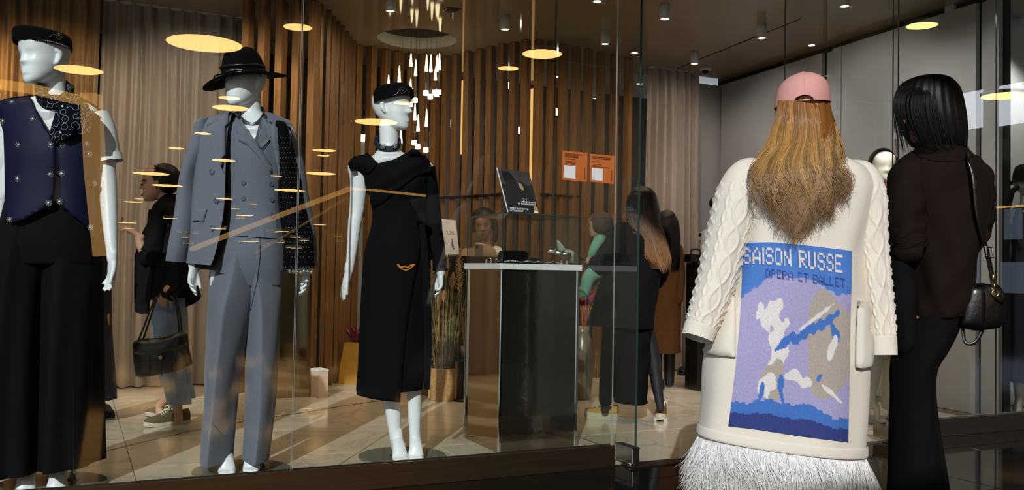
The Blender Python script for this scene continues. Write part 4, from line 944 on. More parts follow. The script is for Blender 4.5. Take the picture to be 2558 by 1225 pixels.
for x, y in ((957, 366), (986, 364)):
    c = P(x, y, Y3-.085); mb.ell(c, RIGHT*.007, FWD*.005, UP*.007, 8, 6)
    for k in range(8): mb.ell(c+RIGHT*(.011*math.cos(k*.785))+UP*(.011*math.sin(k*.785)), RIGHT*.0035, FWD*.003, UP*.0035, 6, 4)
mb.build('crystal_flower', M['crystal'], ck)
cap_pillbox(t, [(262,240,935,1034,Y3,.118), (252,236,934,1034,Y3,.120), (236,224,933,1032,Y3,.119), (227,217,937,1026,Y3,.112), (222,212,946,1018,Y3,.095), (219,209,960,1006,Y3,.06), (218,208,978,992,Y3,.02)],
            [(937+i*3.3, 257-17*(i/28)+-4*math.sin(math.pi*i/28)) for i in range(29)], [[(983,238), (992,234), (998,222), (1006,217), (1014,224), (1022,232)]], [(1004,227,8,1)])
# ================================================================== woman in the ivory cable-knit coat
M['ivory'] = mat('ivory_knit', 'ddd2c2', .9, spec=.2, sheen=.15, var=.025, vscale=300, bump=.25, bscale=420)
M['feather'] = mat('white_feather', 'ece7e2', .75, spec=.25, sheen=.2, attr='col')
M['skin'] = mat('skin', 'c79a80', .55, spec=.4, var=.04, vscale=30)
M['skin_dark'] = mat('skin_tan', '9a6a50', .55, spec=.4, var=.04, vscale=30)
M['hair_strand'] = mat('hair_strand', '8a5a2c', .38, spec=.5, attr='col')
M['hair_dark'] = mat('dark_hair', '0b0807', .5, spec=.25, var=.3, vscale=60, stretch=(1, 1, .1))
M['pink_cap'] = mat('pink_cap', 'cf958d', .75, spec=.3, var=.03, vscale=60, bump=.08, bscale=400)
M['lining_tan'] = mat('black_lining', '15110f', .8)
YG = 3.40
FONT = {'S': '01110 10001 10000 01110 00001 10001 01110', 'A': '00100 01010 10001 10001 11111 10001 10001', 'I': '1 1 1 1 1 1 1', 'O': '01110 10001 10001 10001 10001 10001 01110',
        'N': '10001 11001 11001 10101 10011 10011 10001', 'R': '11110 10001 10001 11110 10100 10010 10001', 'U': '10001 10001 10001 10001 10001 10001 01110', 'E': '11111 10000 10000 11110 10000 10000 11111',
        'P': '11110 10001 10001 11110 10000 10000 10000', 'T': '11111 00100 00100 00100 00100 00100 00100', 'B': '11110 10001 10001 11110 10001 10001 11110', 'L': '10000 10000 10000 10000 10000 10000 11111', ' ': '000 000 000 000 000 000 000'}
def word_bits(s):
    rows = ['']*7
    for ch in s:
        g = FONT[ch].split()
        for i in range(7): rows[i] += g[i]+'0'
    return rows
t = thing('person', 'woman in pink cap with long auburn hair and ivory cable-knit coat with feather hem', 'person', Fl(1990, 1415))
b = MB()
head(b, P(2004, 292, YG+.0), .215, yaw=3.1, pitch=.0, seg=48, rows=40)
limb(b, [(2004, 300, YG, 42), (2006, 350, YG, 40), (2010, 395, YG, 46), (2010, 420, YG, 62)], sub=3)
loft(b, [(405,405,1950,2070,YG,.05), (430,430,1890,2130,YG,.08), (520,520,1880,2130,YG,.10), (640,640,1890,2110,YG,.09), (780,780,1860,2130,YG,.11), (860,860,1870,2120,YG,.09)], cap0=True, cap1=True)
for x, s in ((1935, -1), (2055, 1)):
    limb(b, [(x,840,YG,52), (x,1000,YG,44), (x,1080,YG,38), (x,1200,YG,36), (x,1330,YG,24), (x,1380,YG,22)])
    f = Fl(x, 1412); fz = FWD; b.sweep([f-fz*.05+UP*.045, f+UP*.05, f+fz*.09+UP*.035, f+fz*.17+UP*.02], [(.03,.04), (.036,.045), (.042,.03), (.034,.016)], ref=UP, seg=14)
limb(b, [(1865,440,YG,36), (1830,560,YG,30), (1800,660,YG-.02,26), (1778,735,YG-.05,18)]); hand(b, P(1777, 737, YG-.05), Vector(RIGHT*-.33-UP), FWD, L=.13, thumb=1, width=.8)
limb(b, [(2155,440,YG,36), (2168,560,YG,28), (2180,680,YG-.03,22), (2192,775,YG-.05,15)]); hand(b, P(2193, 777, YG-.05), Vector(RIGHT*.1-UP), FWD, L=.13, thumb=-1)
remesh(b, .008).build('body', M['skin'], t)
# coat body
cr_ = [(380,380,1955,2068,YG+.01,.07), (388,390,1925,2095,YG+.01,.09), (402,405,1885,2130,YG,.115), (425,428,1850,2166,YG,.14), (470,472,1838,2186,YG,.155), (540,545,1848,2172,YG,.160), (620,628,1846,2150,YG,.165), (700,710,1828,2156,YG,.172), (800,815,1790,2163,YG,.18), (900,920,1762,2166,YG,.188), (1000,1030,1757,2162,YG,.192), (1064,1112,1750,2156,YG,.195), (1083,1133,1746,2155,YG,.197)]
mb = MB(); loft(mb, cr_, seg=110, sub=8, pw=2.35, disp=lambda a, v: .006*max(0, v-.25)*math.sin(4*a+1.0)+.003*math.sin(9*a+6*v)); cv = bvh(mb)
kp = MB(); kp.v = mb.v
for f in mb.f:
    c = sum((mb.v[i] for i in f), Vector())/len(f); x, y = proj(c); dy_ = (c-P(x, y, YG)).dot(FWD)
    if not (dy_ > .05 and abs(x-(1990+(y-600)*-.05)) < 85): kp.f.append(f); kp.m.append(0)
coat = kp.build('coat', M['ivory'], t)
mb = MB(); loft(mb, [(400,400,1940,2080,YG+.03,.09), (440,440,1880,2140,YG+.02,.12), (640,640,1885,2115,YG+.02,.135), (800,800,1850,2130,YG+.02,.145), (1000,1000,1830,2120,YG+.02,.15), (1160,1170,1840,2100,YG+.02,.15)], seg=40, sub=3); mb.build('black_dress', M['lining_tan'], t)
mb = MB(); loft(mb, [(1060,1109,1748,2157,YG,.199), (1064,1113,1746.5,2158.5,YG,.2025), (1080,1130,1743.5,2158.5,YG,.2045), (1085,1135,1745,2157,YG,.2015)], seg=110, sub=3, pw=2.35, disp=lambda a, v: .006*.75*math.sin(4*a+1.0)+.003*math.sin(9*a+6*v)*0); mb.build('hem_band', M['ivory'], coat)
# patch pockets seen from behind
mb = MB(); decal(mb, cv, [(1790,737), (1836,742), (1838,800), (1838,893), (1800,890), (1757,883), (1762,840), (1775,780)], .006, .010, res=12, puff=.006); pk = mb.build('pocket', M['ivory'], coat)
mb = MB(); decal(mb, cv, [(2140,752), (2160,756), (2174,800), (2172,915), (2150,921), (2135,918), (2136,840)], .010, .014, res=12, puff=.006, Yf=YG-.06); mb.build('pocket', M['ivory'], coat)
mb = MB()
for k in range(9): stroke(mb, cv, [(1794+k*5, 738+k*.3), (1793+k*5, 759+k*.3)], .0022, .018, step=8)
mb.build('pocket_rib', M['ivory'], pk)
# intarsia panel on the back (generic knitted picture with the lettering)
def lerp(pts, u):
    k = u*(len(pts)-1); i = min(int(k), len(pts)-2); f = k-i
    return (pts[i][0]+(pts[i+1][0]-pts[i][0])*f, pts[i][1]+(pts[i+1][1]-pts[i][1])*f)
topc = [(1854,607), (1925,606), (1990,611), (2060,619), (2126,627)]; botc = [(1820,1065), (1895,1074), (1990,1089), (2050,1097), (2117,1105)]
lefc = [(1854,607), (1856,690), (1850,790), (1840,900), (1830,990), (1820,1065)]; rigc = [(2126,627), (2125,720), (2122,820), (2121,920), (2119,1010), (2117,1105)]
NX, NY = 132, 216
C_blue, C_lav, C_bei, C_wht, C_dk, C_mid, C_nav = [np.array(lin(c)) for c in ('4a74b8', '9c95b8', 'a3968b', 'd0c8c4', '343d75', '426aae', '222748')]
g1, g2 = word_bits('SAISON RUSSE'), word_bits('OPERA ET BALLET')
rngp = np.random.RandomState(5)
jag = [rngp.randint(-2, 3) for _ in range(300)]
def stitch(i, j):
    u, v = i/NX, j/NY
    n = math.sin(7*u+1.3)*.012+math.sin(17*u)*.007+jag[(i//4) % 300]*.003
    c = C_lav
    if (u-.80)**2/.055+(v-.50)**2/.075 < 1+.25*math.sin(9*u+11*v): c = C_bei
    if v < .205+.05*max(0, .35-u)*4+n-.02*math.sin(5*u) or (u < .16 and v < .30-.5*u+n): c = C_blue
    # soft cream cloth-like shapes and blue strokes
    for (a, b_, ra, rb, th, cc) in ((.29,.40,.10,.085,.2,C_wht), (.34,.55,.065,.12,.1,C_wht), (.31,.70,.085,.11,.25,C_bei), (.28,.74,.07,.07,.1,C_wht), (.52,.68,.10,.035,.2,C_wht), (.66,.42,.20,.030,-.38,C_mid), (.60,.40,.22,.010,-.42,C_wht), (.85,.43,.05,.045,.6,C_mid), (.83,.50,.03,.07,.5,C_wht), (.41,.50,.08,.022,-.5,C_mid), (.24,.76,.018,.06,.1,C_mid), (.38,.74,.022,.07,-.2,C_mid), (.72,.66,.06,.018,-.6,C_mid), (.82,.74,.11,.014,.45,C_wht), (.44,.86,.03,.06,.1,C_bei), (.17,.36,.03,.05,.5,C_wht)):
        du, dv = u-a, (v-b_); x = du*math.cos(th)+dv*math.sin(th); y = -du*math.sin(th)+dv*math.cos(th)
        if (x/ra)**2+(y/rb)**2 < 1+.55*math.sin(29*u+37*v+a*40)+.3*math.sin(61*u-43*v): c = cc
    if v > .845+n*1.4-.03*(1-u)+.04*max(0, u-.5): c = C_mid
    if v > .925+n*.8-.03*(1-u): c = C_dk
    for g, u0, u1, v0, v1, col, sh in ((g1, .012, .925, .030, .128, C_wht, True), (g2, .20, .945, .155, .205, C_dk, False)):
        def on(ii, jj):
            uu, vv = ii/NX, jj/NY
            if not (u0 <= uu < u1 and v0 <= vv < v1): return False
            return g[int((vv-v0)/(v1-v0)*7)][min(len(g[0])-1, int((uu-u0)/(u1-u0)*len(g[0])))] == '1'
        if on(i, j): c = col
        elif sh and (on(i+1, j) or on(i, j-1)): c = C_nav*.6+C_mid*.4
    return c*(1+rngp.uniform(-.10, .10)+.10*((j+i//3) % 2-.5))
mb = MB(); rings = []; cols = []
for j in range(NY+1):
    v = j/NY; L, R_ = lerp(lefc, v), lerp(rigc, v); ring = []
    for i in range(NX+1):
        u = i/NX; T, B_ = lerp(topc, u), lerp(botc, u)
        bx = (1-v)*T[0]+v*B_[0]+(1-u)*L[0]+u*R_[0]-((1-u)*(1-v)*topc[0][0]+u*(1-v)*topc[-1][0]+(1-u)*v*botc[0][0]+u*v*botc[-1][0])
        by = (1-v)*T[1]+v*B_[1]+(1-u)*L[1]+u*R_[1]-((1-u)*(1-v)*topc[0][1]+u*(1-v)*topc[-1][1]+(1-u)*v*botc[0][1]+u*v*botc[-1][1])
        p, n = hit(cv, bx, by); ring.append(p+n*(.0035+.0006*((i % 2)+(j % 2)))); cols.append(stitch(i, j))
    rings.append(ring)
mb.grid(rings, False)
edge = [rings[0]]+[[r[0] for r in rings], rings[-1], [r[-1] for r in rings]]
M['intarsia'] = mat('knitted_picture', '5070b0', .9, spec=.15, attr='col')
mb.col = cols; tag(mb.build('knitted_panel', M['intarsia'], coat), 'blue and lavender knitted picture panel lettered SAISON RUSSE')
# cable-knit sleeves
def cable(a, v):
    x = (a/(2*math.pi)*9) % 9; k = 0
    rib = .0022*abs(math.sin(a*27)) if v > .90 else 0
    if v <= .895:
        for c0, am, fr, ww in ((2.25, .42, 7.5, .075), (6.0, .42, 7.5, .075), (1.35, .16, 15, .07), (3.2, .16, 15, .07), (5.1, .16, 15, .07), (6.9, .16, 15, .07)):
            for sg in (-1, 1):
                dx = x-(c0+sg*am*math.sin(v*math.pi*fr)); dx = (dx+4.5) % 9-4.5; k = max(k, math.exp(-(dx/ww)**2))
        bz = 3.5 < x < 4.75 or 7.4 < x < 8.6 or x < .7
        bob = max(0, math.sin(x*math.pi*3.2)*math.sin(v*120+(1.5 if int(x*3.2) % 2 else 0))) if bz else 0
        k = .0062*k+.0060*bob
        if v < .26: k *= max(0, (v-.18)/.08) if v > .18 else 0
    return k+rib+.003*math.sin(3*a+7*v)
def sleeve(pts, name='sleeve'):
    mb = MB(); C = [P(x, y, Y) for x, y, Y, r in pts]; R_ = [(r*Y/FPX, r*Y/FPX*1.15) for x, y, Y, r in pts]
    mb.sweep(C, R_, ref=-FWD, seg=132, sub=24, caps=False, disp=cable); mb.build(name, M['ivory'], coat)
    mb = MB(); a, c = C[-1], C[-2]; mb.sweep([a+(c-a)*.5, a+(c-a)*.12], [(R_[-1][0]*.9, R_[-1][1]*.9)]*2, ref=-FWD, seg=24, sub=1, caps=False); mb.build('cuff_lining', M['ivory'], coat)
sleeve([(1898,418,YG+.02,22), (1866,440,YG,44), (1844,490,YG-.01,53), (1826,560,YG-.02,52), (1808,630,YG-.03,50), (1790,700,YG-.05,48), (1768,765,YG-.07,44), (1753,808,YG-.08,40), (1741,846,YG-.09,37)])
sleeve([(2112,420,YG+.02,22), (2146,444,YG,44), (2160,490,YG-.01,50), (2167,560,YG-.02,47), (2175,630,YG-.03,43), (2184,700,YG-.05,39), (2194,770,YG-.06,35), (2201,830,YG-.07,32), (2205,888,YG-.08,31)])
# feather hem in two tiers over a lining
mb = MB(); loft(mb, [(1083,1133,1746,2155,YG,.192), (1180,1200,1742,2157,YG,.205), (1260,1270,1750,2150,YG,.205), (1330,1335,1760,2140,YG,.20)], seg=60, sub=3, pw=2.2); mb.col = [np.array(lin('d8d2cc'))]*len(mb.v); mb.build('feather_base', M['feather'], coat)
rg = random.Random(11); mb = MB(); cols = []
def feathers(yl, yr, xl, xr, bdep, n, L0, L1, flare, tint):
    A, B_ = P(xl, yl, YG), P(xr, yr, YG); c = (A+B_)/2; ax = (B_-A)/2
    for k in range(n):
        a = rg.uniform(-1.75, 1.75); o = ax*math.sin(a)-FWD*(bdep*math.cos(a)); nr = (ax.normalized()*math.sin(a)-FWD*math.cos(a)).normalized(); tn = UP.cross(nr)
        p = c+o+UP*rg.uniform(-.012, .004); L = rg.uniform(L0, L1); fl = rg.uniform(.12, 1)*flare; sw = rg.gauss(0, .30)+.25*math.sin(6*a)
        q = [p]; d = (nr*(.55*fl+.15)+tn*sw*.6-UP).normalized()
        for s in range(4):
            d = (d+nr*rg.uniform(-.22, .30)*fl+tn*rg.gauss(sw*.25, .16)-UP*.16).normalized(); q.append(q[-1]+d*L/4)
        n0 = len(mb.v); r0 = rg.uniform(.0009, .0021)
        mb.sweep(q, [r0, r0, r0*.85, r0*.6, r0*.25], seg=3, sub=1, caps=False)
        sh = rg.uniform(.84, 1.0); base = np.array(lin('eeeae7')); tipc = np.array(lin(tint)); m_ = len(mb.v)-n0
        for s in range(m_): f = (s//3)/4; w_ = max(0, f-.45)*1.3*rg.uniform(.3, 1); cols.append((base*(1-w_)+tipc*w_)*sh)
feathers(1086, 1136, 1748, 2154, .20, 3000, .11, .20, .55, 'c2b2a0'); feathers(1176, 1200, 1745, 2155, .205, 2600, .11, .19, .5, 'cabdae'); feathers(1140, 1168, 1740, 2158, .21, 800, .10, .16, .75, 'cabdae')
mb.col = cols; tag(mb.build('feather_hem', M['feather'], coat), 'white feather fringe in two tiers', kind='stuff')
# cap
mb = MB(); rows = [(270,259,1937,2071,YG-.01,.104), (266,256,1936.5,2071.5,YG-.01,.106), (240,238,1940,2071,YG-.01,.106), (218,217,1947,2066,YG-.01,.100), (200,200,1961,2056,YG-.01,.082), (188,188,1980,2036,YG-.01,.05), (183,183,1998,2018,YG-.01,.02), (182.5,182.5,2006,2010,YG-.01,.003)]
loft(mb, rows, seg=120, sub=14); pv = bvh(mb); kp = MB(); kp.v = mb.v
hole = [(1983,253), (1985,246), (1992,241), (2002,237.5), (2013,236.5), (2024,238.5), (2032,244), (2035,250)]
for f in mb.f:
    c = sum((mb.v[i] for i in f), Vector())/len(f); x, y = proj(c)
    if not ((c-P(x, y, YG)).dot(FWD) < 0 and inpoly(x, y, hole)): kp.f.append(f); kp.m.append(0)
cp = kp.build('cap', M['pink_cap'], t)
mb = MB(); stroke(mb, pv, hole, .0022, .0005, step=2.5); mb.build('opening_edge', M['pink_cap'], cp)
mb = MB(); decal(mb, pv, [(1981,253), (2009,251.5), (2037,249), (2039,260), (2010,263), (1981,265)], .001, .003, res=5); mb.build('strap', M['pink_cap'], cp)
mb = MB(); stroke(mb, pv, [(1938,267), (1970,266), (2005,264), (2040,261), (2070,256)], .0016, .001, step=5); stroke(mb, pv, [(2008,184), (2009,200), (2010,222), (2011,236)], .0010, .0003, step=4); mb.ell(P(2007,182,YG-.01), RIGHT*.009, FWD*.009, UP*.005); mb.build('seam', M['pink_cap'], cp)
mb = MB(); rings = []
for k in range(6):
    f = k/5; rings.append([P(2004+(j-12)/12*50*(1-.12*f*f), 250, YG)+FWD*(.085+.075*f*math.sqrt(max(0, 1-((j-12)/12.5)**2)))+UP*(.0-.012*f-.014*((j-12)/12)**2) for j in range(25)])
mb.grid(rings+[[p-UP*.004 for p in r] for r in rings[::-1]], False); mb.build('visor', M['pink_cap'], cp)
# long wavy hair
def hair_outline(y):
    ys = [258, 300, 350, 400, 440, 480, 520, 560, 600, 640]
    return (np.interp(y, ys, [1942, 1937, 1920, 1893, 1885, 1888, 1893, 1908, 1940, 1970]), np.interp(y, ys, [2068, 2082, 2097, 2106, 2112, 2110, 2104, 2090, 2056, 2020]),
            np.interp(y, ys, [YG-.01, YG-.01, YG-.04, YG-.09, YG-.125, YG-.14, YG-.15, YG-.155, YG-.16, YG-.165]), np.interp(y, ys, [.092, .094, .085, .06, .045, .036, .03, .026, .022, .018]))
mb = MB(); loft(mb, [(y, y, *[float(q) for q in hair_outline(y)]) for y in (250, 300, 350, 400)]+[(440,440,1900,2098,YG-.115,.040), (480,480,1912,2088,YG-.13,.030), (520,520,1930,2070,YG-.14,.022), (550,550,1955,2040,YG-.145,.012)], seg=48, sub=4, disp=lambda a, v: .004*math.sin(14*a+9*v)-.004, cap1=True)
mb.col = [np.array(lin('7a4c1c'))]*len(mb.v); hb = mb.build('hair', M['hair_strand'], t)
mb = MB(); cols = []; rg = random.Random(21)
def strand(u, y0, y1, w, ph, fr, am, off, r, tone, dx=0):
    q = []; n = 20
    for k in range(n+1):
        f = k/n; y = y0+(y1-y0)*f; xl, xr, Yc, bb = hair_outline(y); uu = max(-.985, min(.985, u+w*f*f))
        x = (xl+xr)/2+uu*(xr-xl)/2+am*f*min(1, .35+.9*f)*math.sin(ph+fr*f*6.28)+dx*f*f
        Yy = Yc-bb*math.sqrt(1-uu*uu)-off*(.3+f)
        q.append(P(x, y, Yy))
    n0 = len(mb.v); mb.sweep(q, [r*(1 if k < n*.6 else 1-.75*(k-n*.6)/(n*.4)) for k in range(n+1)], seg=4, sub=1, caps=False)
    top, mid, low = [np.array(lin(c)) for c in ('98601f', 'a98049', '84603a')]
    for s in range(len(mb.v)-n0):
        f = (s//4)/n; c = top+(mid-top)*min(1, f*2) if f < .5 else mid+(low-mid)*(f-.5)*2
        cols.append(c*tone)
for lock in range(230):
    u = rg.uniform(-.98, .98); ph = 4.2*u+rg.gauss(0, .55); fr = rg.gauss(1.75, .12); am = rg.uniform(15, 27); w = rg.gauss(0, .14)-.10*u*abs(u)
    yend = 606-110*abs(u)**1.7+rg.uniform(-45, 16); tone = rg.choice([.5, .7, .85, .95, 1.05, 1.25]); off = rg.uniform(-.002, .012)
    for s in range(10):
        strand(u+rg.gauss(0, .03), 250+rg.uniform(0, 12), yend+rg.uniform(-30, 8), w+rg.gauss(0, .02), ph+rg.gauss(0, .25), fr, am*rg.uniform(.8, 1.2), off+rg.uniform(0, .006), rg.uniform(.0007, .0015), tone*rg.uniform(.8, 1.2))
for k in range(40):
    sd = rg.choice((-1, 1)); strand(sd*rg.uniform(.9, .98), 262, rg.uniform(420, 560), .02, rg.uniform(0, 6), 1.3, 9, .004, .0007, 1.2, sd*rg.uniform(4, 26))
mb.col = cols; tag(mb.build('hair_strands', M['hair_strand'], hb), 'loose wavy auburn strands', kind='stuff')

# ================================================================== woman in the dark shirt
YB = 3.60
M['brown_shirt'] = mat('dark_brown_shirt', '1a100b', .85, spec=.1, var=.12, vscale=14)
M['black_trouser'] = mat('charcoal_trouser', '0c0a09', .9, spec=.1, var=.12, vscale=40)
M['gold'] = mat('gold', 'c9a45a', .25, metal=1.0, var=.05)
t = thing('person', 'woman with black bob in dark brown shirt and flared trousers, seen from behind', 'person', Fl(2280, 1360))
b = MB(); head(b, P(2312, 280, YB), .235, yaw=-1.32, pitch=-.30, roll=.0, nose=1, lips=1, eyes=.9)
limb(b, [(2330,320,YB+.02,38), (2338,360,YB+.02,36), (2342,390,YB+.02,44), (2345,415,YB+.02,58)], sub=3)
loft(b, [(400,400,2290,2400,YB,.06), (430,430,2270,2425,YB,.08), (540,540,2274,2425,YB,.085), (660,660,2290,2400,YB,.075), (760,760,2292,2384,YB,.07), (820,820,2290,2365,YB,.055)], cap0=True, cap1=True)
for x0, x1, o in ((2310, 2282, -.04), (2330, 2298, .06)):
    limb(b, [(x0+4,790,YB+o,34), (x0-14,870,YB+o,30), (x1-2,950,YB+o,26), (x1,1040,YB+o,26), (x1,1180,YB+o,24), (x1,1330,YB+o,18)])
    f = Fl(x1, 1352); b.sweep([f+FWD*.03+UP*.045, f-RIGHT*.03+UP*.05, f-RIGHT*.12+UP*.035, f-RIGHT*.18+UP*.02], [(.03,.04), (.034,.045), (.04,.03), (.03,.016)], ref=UP, seg=14)
limb(b, [(2275,430,YB-.03,34), (2262,520,YB-.06,30), (2262,605,YB-.08,26), (2240,560,YB+.10,20), (2222,505,YB+.2,15)])
hand(b, P(2222, 505, YB+.2), Vector(UP*.9-RIGHT*.35), -FWD*.3-RIGHT*.6, L=.165, thumb=1, curl=(.6,.7,.8,.9), width=.9)
limb(b, [(2410,450,YB+.03,22), (2432,520,YB+.06,20), (2424,600,YB+.12,20), (2370,585,YB+.22,18), (2300,540,YB+.28,15)]); hand(b, P(2298, 538, YB+.28), Vector(-RIGHT+UP*.2), -UP, L=.165, thumb=1, curl=(.7,.8,.8,.9))
remesh(b, .0065).build('body', M['skin_dark'], t)
# hair: bob
def bob(a, v): return .003*math.sin(24*a+5*v)+.002*math.sin(47*a)
mb = MB(); loft(mb, [(190,190,2308,2332,YB,.02), (193,193,2288,2352,YB,.06), (205,203,2262,2374,YB,.09), (230,228,2244,2392,YB,.11), (262,262,2240,2400,YB,.118), (300,302,2248,2406,YB,.120), (340,346,2268,2409,YB+.01,.115), (362,372,2284,2408,YB+.015,.10)], seg=96, sub=5, disp=bob, cap0=True)
hb = mb.build('hair', M['hair_dark'], t)
mb = MB(); rg = random.Random(5)
for k in range(26):
    x = 2238+k*.9+rg.uniform(-2, 2); mb.sweep([P(x+12,212+rg.uniform(-8,8),YB-.05), P(x-3,250,YB-.075), P(x-4,310,YB-.06), P(x+2+k*.5,365+rg.uniform(0,35),YB-.03)], [.0014,.0016,.0014,.0005], seg=4, sub=4)
for k in range(120):
    x = 2285+k*1.03+rg.uniform(-3, 3); e = 372+rg.uniform(-6, 8); f = (x-2345)/62; d = .122*math.sqrt(max(.05, 1-f*f)); mb.sweep([P(2320+f*30,196,YB-.03), P(2318+f*70,232,YB-d*.9), P(2322+f*80,290,YB-d*1.02), P(x,e,YB-d*.95)], [.0006,.0010,.0010,.0005], seg=4, sub=5)
tag(mb.build('hair_strands', M['hair_dark'], hb), kind='stuff')
crease = lambda a, v: .009*math.sin(3*a+11*v)*math.sin(math.pi*v)+.006*math.sin(7*a-17*v)*v+.004*math.sin(29*v+5*a)*v
mb = MB(); loft(mb, [(366,366,2300,2398,YB+.02,.075), (378,378,2280,2415,YB+.02,.10), (398,398,2256,2434,YB+.01,.125), (430,430,2246,2452,YB,.145), (480,480,2246,2460,YB,.155), (540,540,2250,2454,YB,.158), (600,600,2262,2440,YB,.155), (660,660,2268,2426,YB,.15), (720,720,2268,2420,YB,.155), (770,768,2270,2410,YB,.15), (798,780,2272,2400,YB,.145)], seg=96, sub=7, pw=2.2, disp=crease); sv = bvh(mb)
sh = mb.build('shirt', M['brown_shirt'], t)
mb = MB(); loft(mb, [(386,384,2286,2412,YB+.01,.098), (366,364,2292,2404,YB+.015,.088), (350,346,2300,2400,YB+.02,.078), (347,342,2303,2399,YB+.02,.074)], seg=60, sub=4); mb.build('collar', M['brown_shirt'], sh)
mb = MB(); stroke(mb, sv, [(2292,392), (2340,404), (2400,402), (2425,392)], .002, .002); stroke(mb, sv, [(2278,418), (2300,470), (2320,540)], .0018, .001); stroke(mb, sv, [(2430,420), (2428,500), (2415,560)], .0018, .001); mb.build('seam', M['brown_shirt'], sh)
fold2 = lambda a, v: .006*math.sin(4*a+13*v)*v+.004*math.sin(31*v+2*a)
mb = MB(); limb(mb, [(2296,408,YB,30), (2276,432,YB-.03,46), (2266,480,YB-.06,48), (2264,540,YB-.08,46), (2266,590,YB-.09,42), (2268,618,YB-.09,38)], seg=40, sub=8, disp=fold2); limb(mb, [(2266,592,YB-.09,43), (2268,606,YB-.09,45), (2270,622,YB-.09,42)], seg=40, sub=5, disp=fold2); mb.build('sleeve', M['brown_shirt'], sh)
mb = MB(); limb(mb, [(2410,412,YB+.02,34), (2434,440,YB+.03,40), (2446,490,YB+.05,38), (2442,550,YB+.08,36), (2430,600,YB+.10,33)], seg=40, sub=8, disp=fold2); mb.build('sleeve', M['brown_shirt'], sh)
mb = MB(); limb(mb, [(2262,606,YB-.06,30), (2244,568,YB+.06,27), (2228,520,YB+.17,20)], seg=20, sub=4); mb.build('undersleeve', M['black_cloth'], t)
tw = lambda a, v: .006*math.sin(3*a+6*v)*v+.004*math.sin(21*v+3*a)*(1-v)
mb = MB(); loft(mb, [(748,745,2276,2404,YB,.135), (790,788,2266,2394,YB,.135), (850,850,2246,2366,YB-.02,.125), (920,920,2232,2332,YB-.04,.11), (1000,1000,2229,2326,YB-.04,.11), (1090,1090,2227,2334,YB-.04,.125), (1225,1225,2222,2350,YB-.04,.145), (1345,1345,2216,2364,YB-.04,.16)], seg=64, sub=7, disp=tw)
loft(mb, [(760,758,2300,2408,YB+.03,.12), (810,808,2290,2390,YB+.05,.12), (880,880,2270,2358,YB+.06,.11), (940,940,2250,2330,YB+.06,.10), (1040,1040,2248,2334,YB+.06,.11), (1225,1225,2244,2358,YB+.06,.14), (1340,1340,2240,2372,YB+.06,.15)], seg=64, sub=6, disp=tw); mb.build('trousers', M['black_trouser'], t)
# black garment folded over her arm
o = MB(); loft(o, [(560,560,2222,2258,YB-.02,.05), (600,600,2214,2266,YB-.03,.07), (680,680,2213,2276,YB-.04,.075), (780,780,2219,2286,YB-.05,.07), (860,860,2227,2291,YB-.05,.06), (888,888,2238,2288,YB-.05,.045), (895,895,2252,2276,YB-.05,.02)], seg=40, sub=6, disp=fold2, cap0=True, cap1=True)
tag(o.build('folded_jacket', M['black_cloth'], loc=P(2252, 895, YB-.05)), 'black jacket hanging folded over the forearm of the dark-shirted woman', 'jacket')
# phone
b = MB(); c = P(2206, 488, YB+.17); b.obox(c, RIGHT*.05+UP*.02, (UP*.9+FWD*.4).normalized()*.028, (FWD*.9-UP*.4).normalized()*.004); tag(b.build('phone', M['gold'], smooth=False, loc=c), 'small golden phone held between the two women', 'phone')
# shoulder bag
t = thing('shoulder_bag', 'black leather saddle bag with gold ring hanging at the hip of the dark-shirted woman', 'bag', P(2450, 824, YB-.06))
def slab(poly, Y, dep, puff=.012, res=10):
    """a soft flat body with an outline, standing across the view."""
    m = MB(); bd = []
    for i in range(len(poly)):
        a, c = poly[i], poly[(i+1) % len(poly)]; L = math.hypot(c[0]-a[0], c[1]-a[1]); k = max(1, int(L/res))
        bd += [(a[0]+(c[0]-a[0])*q/k, a[1]+(c[1]-a[1])*q/k) for q in range(k)]
    cx, cy = sum(p[0] for p in bd)/len(bd), sum(p[1] for p in bd)/len(bd); rings = []
    for f, dd in ((.001, -1.0), (.5, -1.0), (.8, -.97), (.95, -.85), (1, -.6), (1.01, 0), (1, .6), (.95, .85), (.8, .97), (.5, 1), (.001, 1)):
        rings.append([P(cx+(x-cx)*f, cy+(y-cy)*f, Y)+FWD*(dd*dep/2)-FWD*(puff*(1-f*f)*(1 if dd < 0 else -1)) for x, y in bd])
    m.grid(rings, True); return m
m = slab([(2392,806), (2400,760), (2416,712), (2450,708), (2490,714), (2503,735), (2507,775), (2506,800), (2490,819), (2440,826), (2402,820)], YB-.10, .075); bvb = bvh(m); m.build('bag_body', M['black_leather'], t)
mb = MB(); decal(mb, bvb, [(2418,712), (2460,711), (2462,760), (2460,826), (2420,824), (2400,815), (2402,770)], .001, .003, res=9); decal(mb, bvb, [(2474,712), (2492,714), (2508,735), (2510,752), (2504,760), (2490,754), (2478,735)], .003, .004, res=7, Yf=YB-.14); mb.build('flap', M['black_leather'], t)
mb = MB(); C = [P(x, y, Y) for x, y, Y in ((2418,392,YB-.14), (2432,440,YB-.175), (2440,520,YB-.18), (2452,580,YB-.17), (2466,632,YB-.15), (2478,690,YB-.14), (2484,728,YB-.14))]
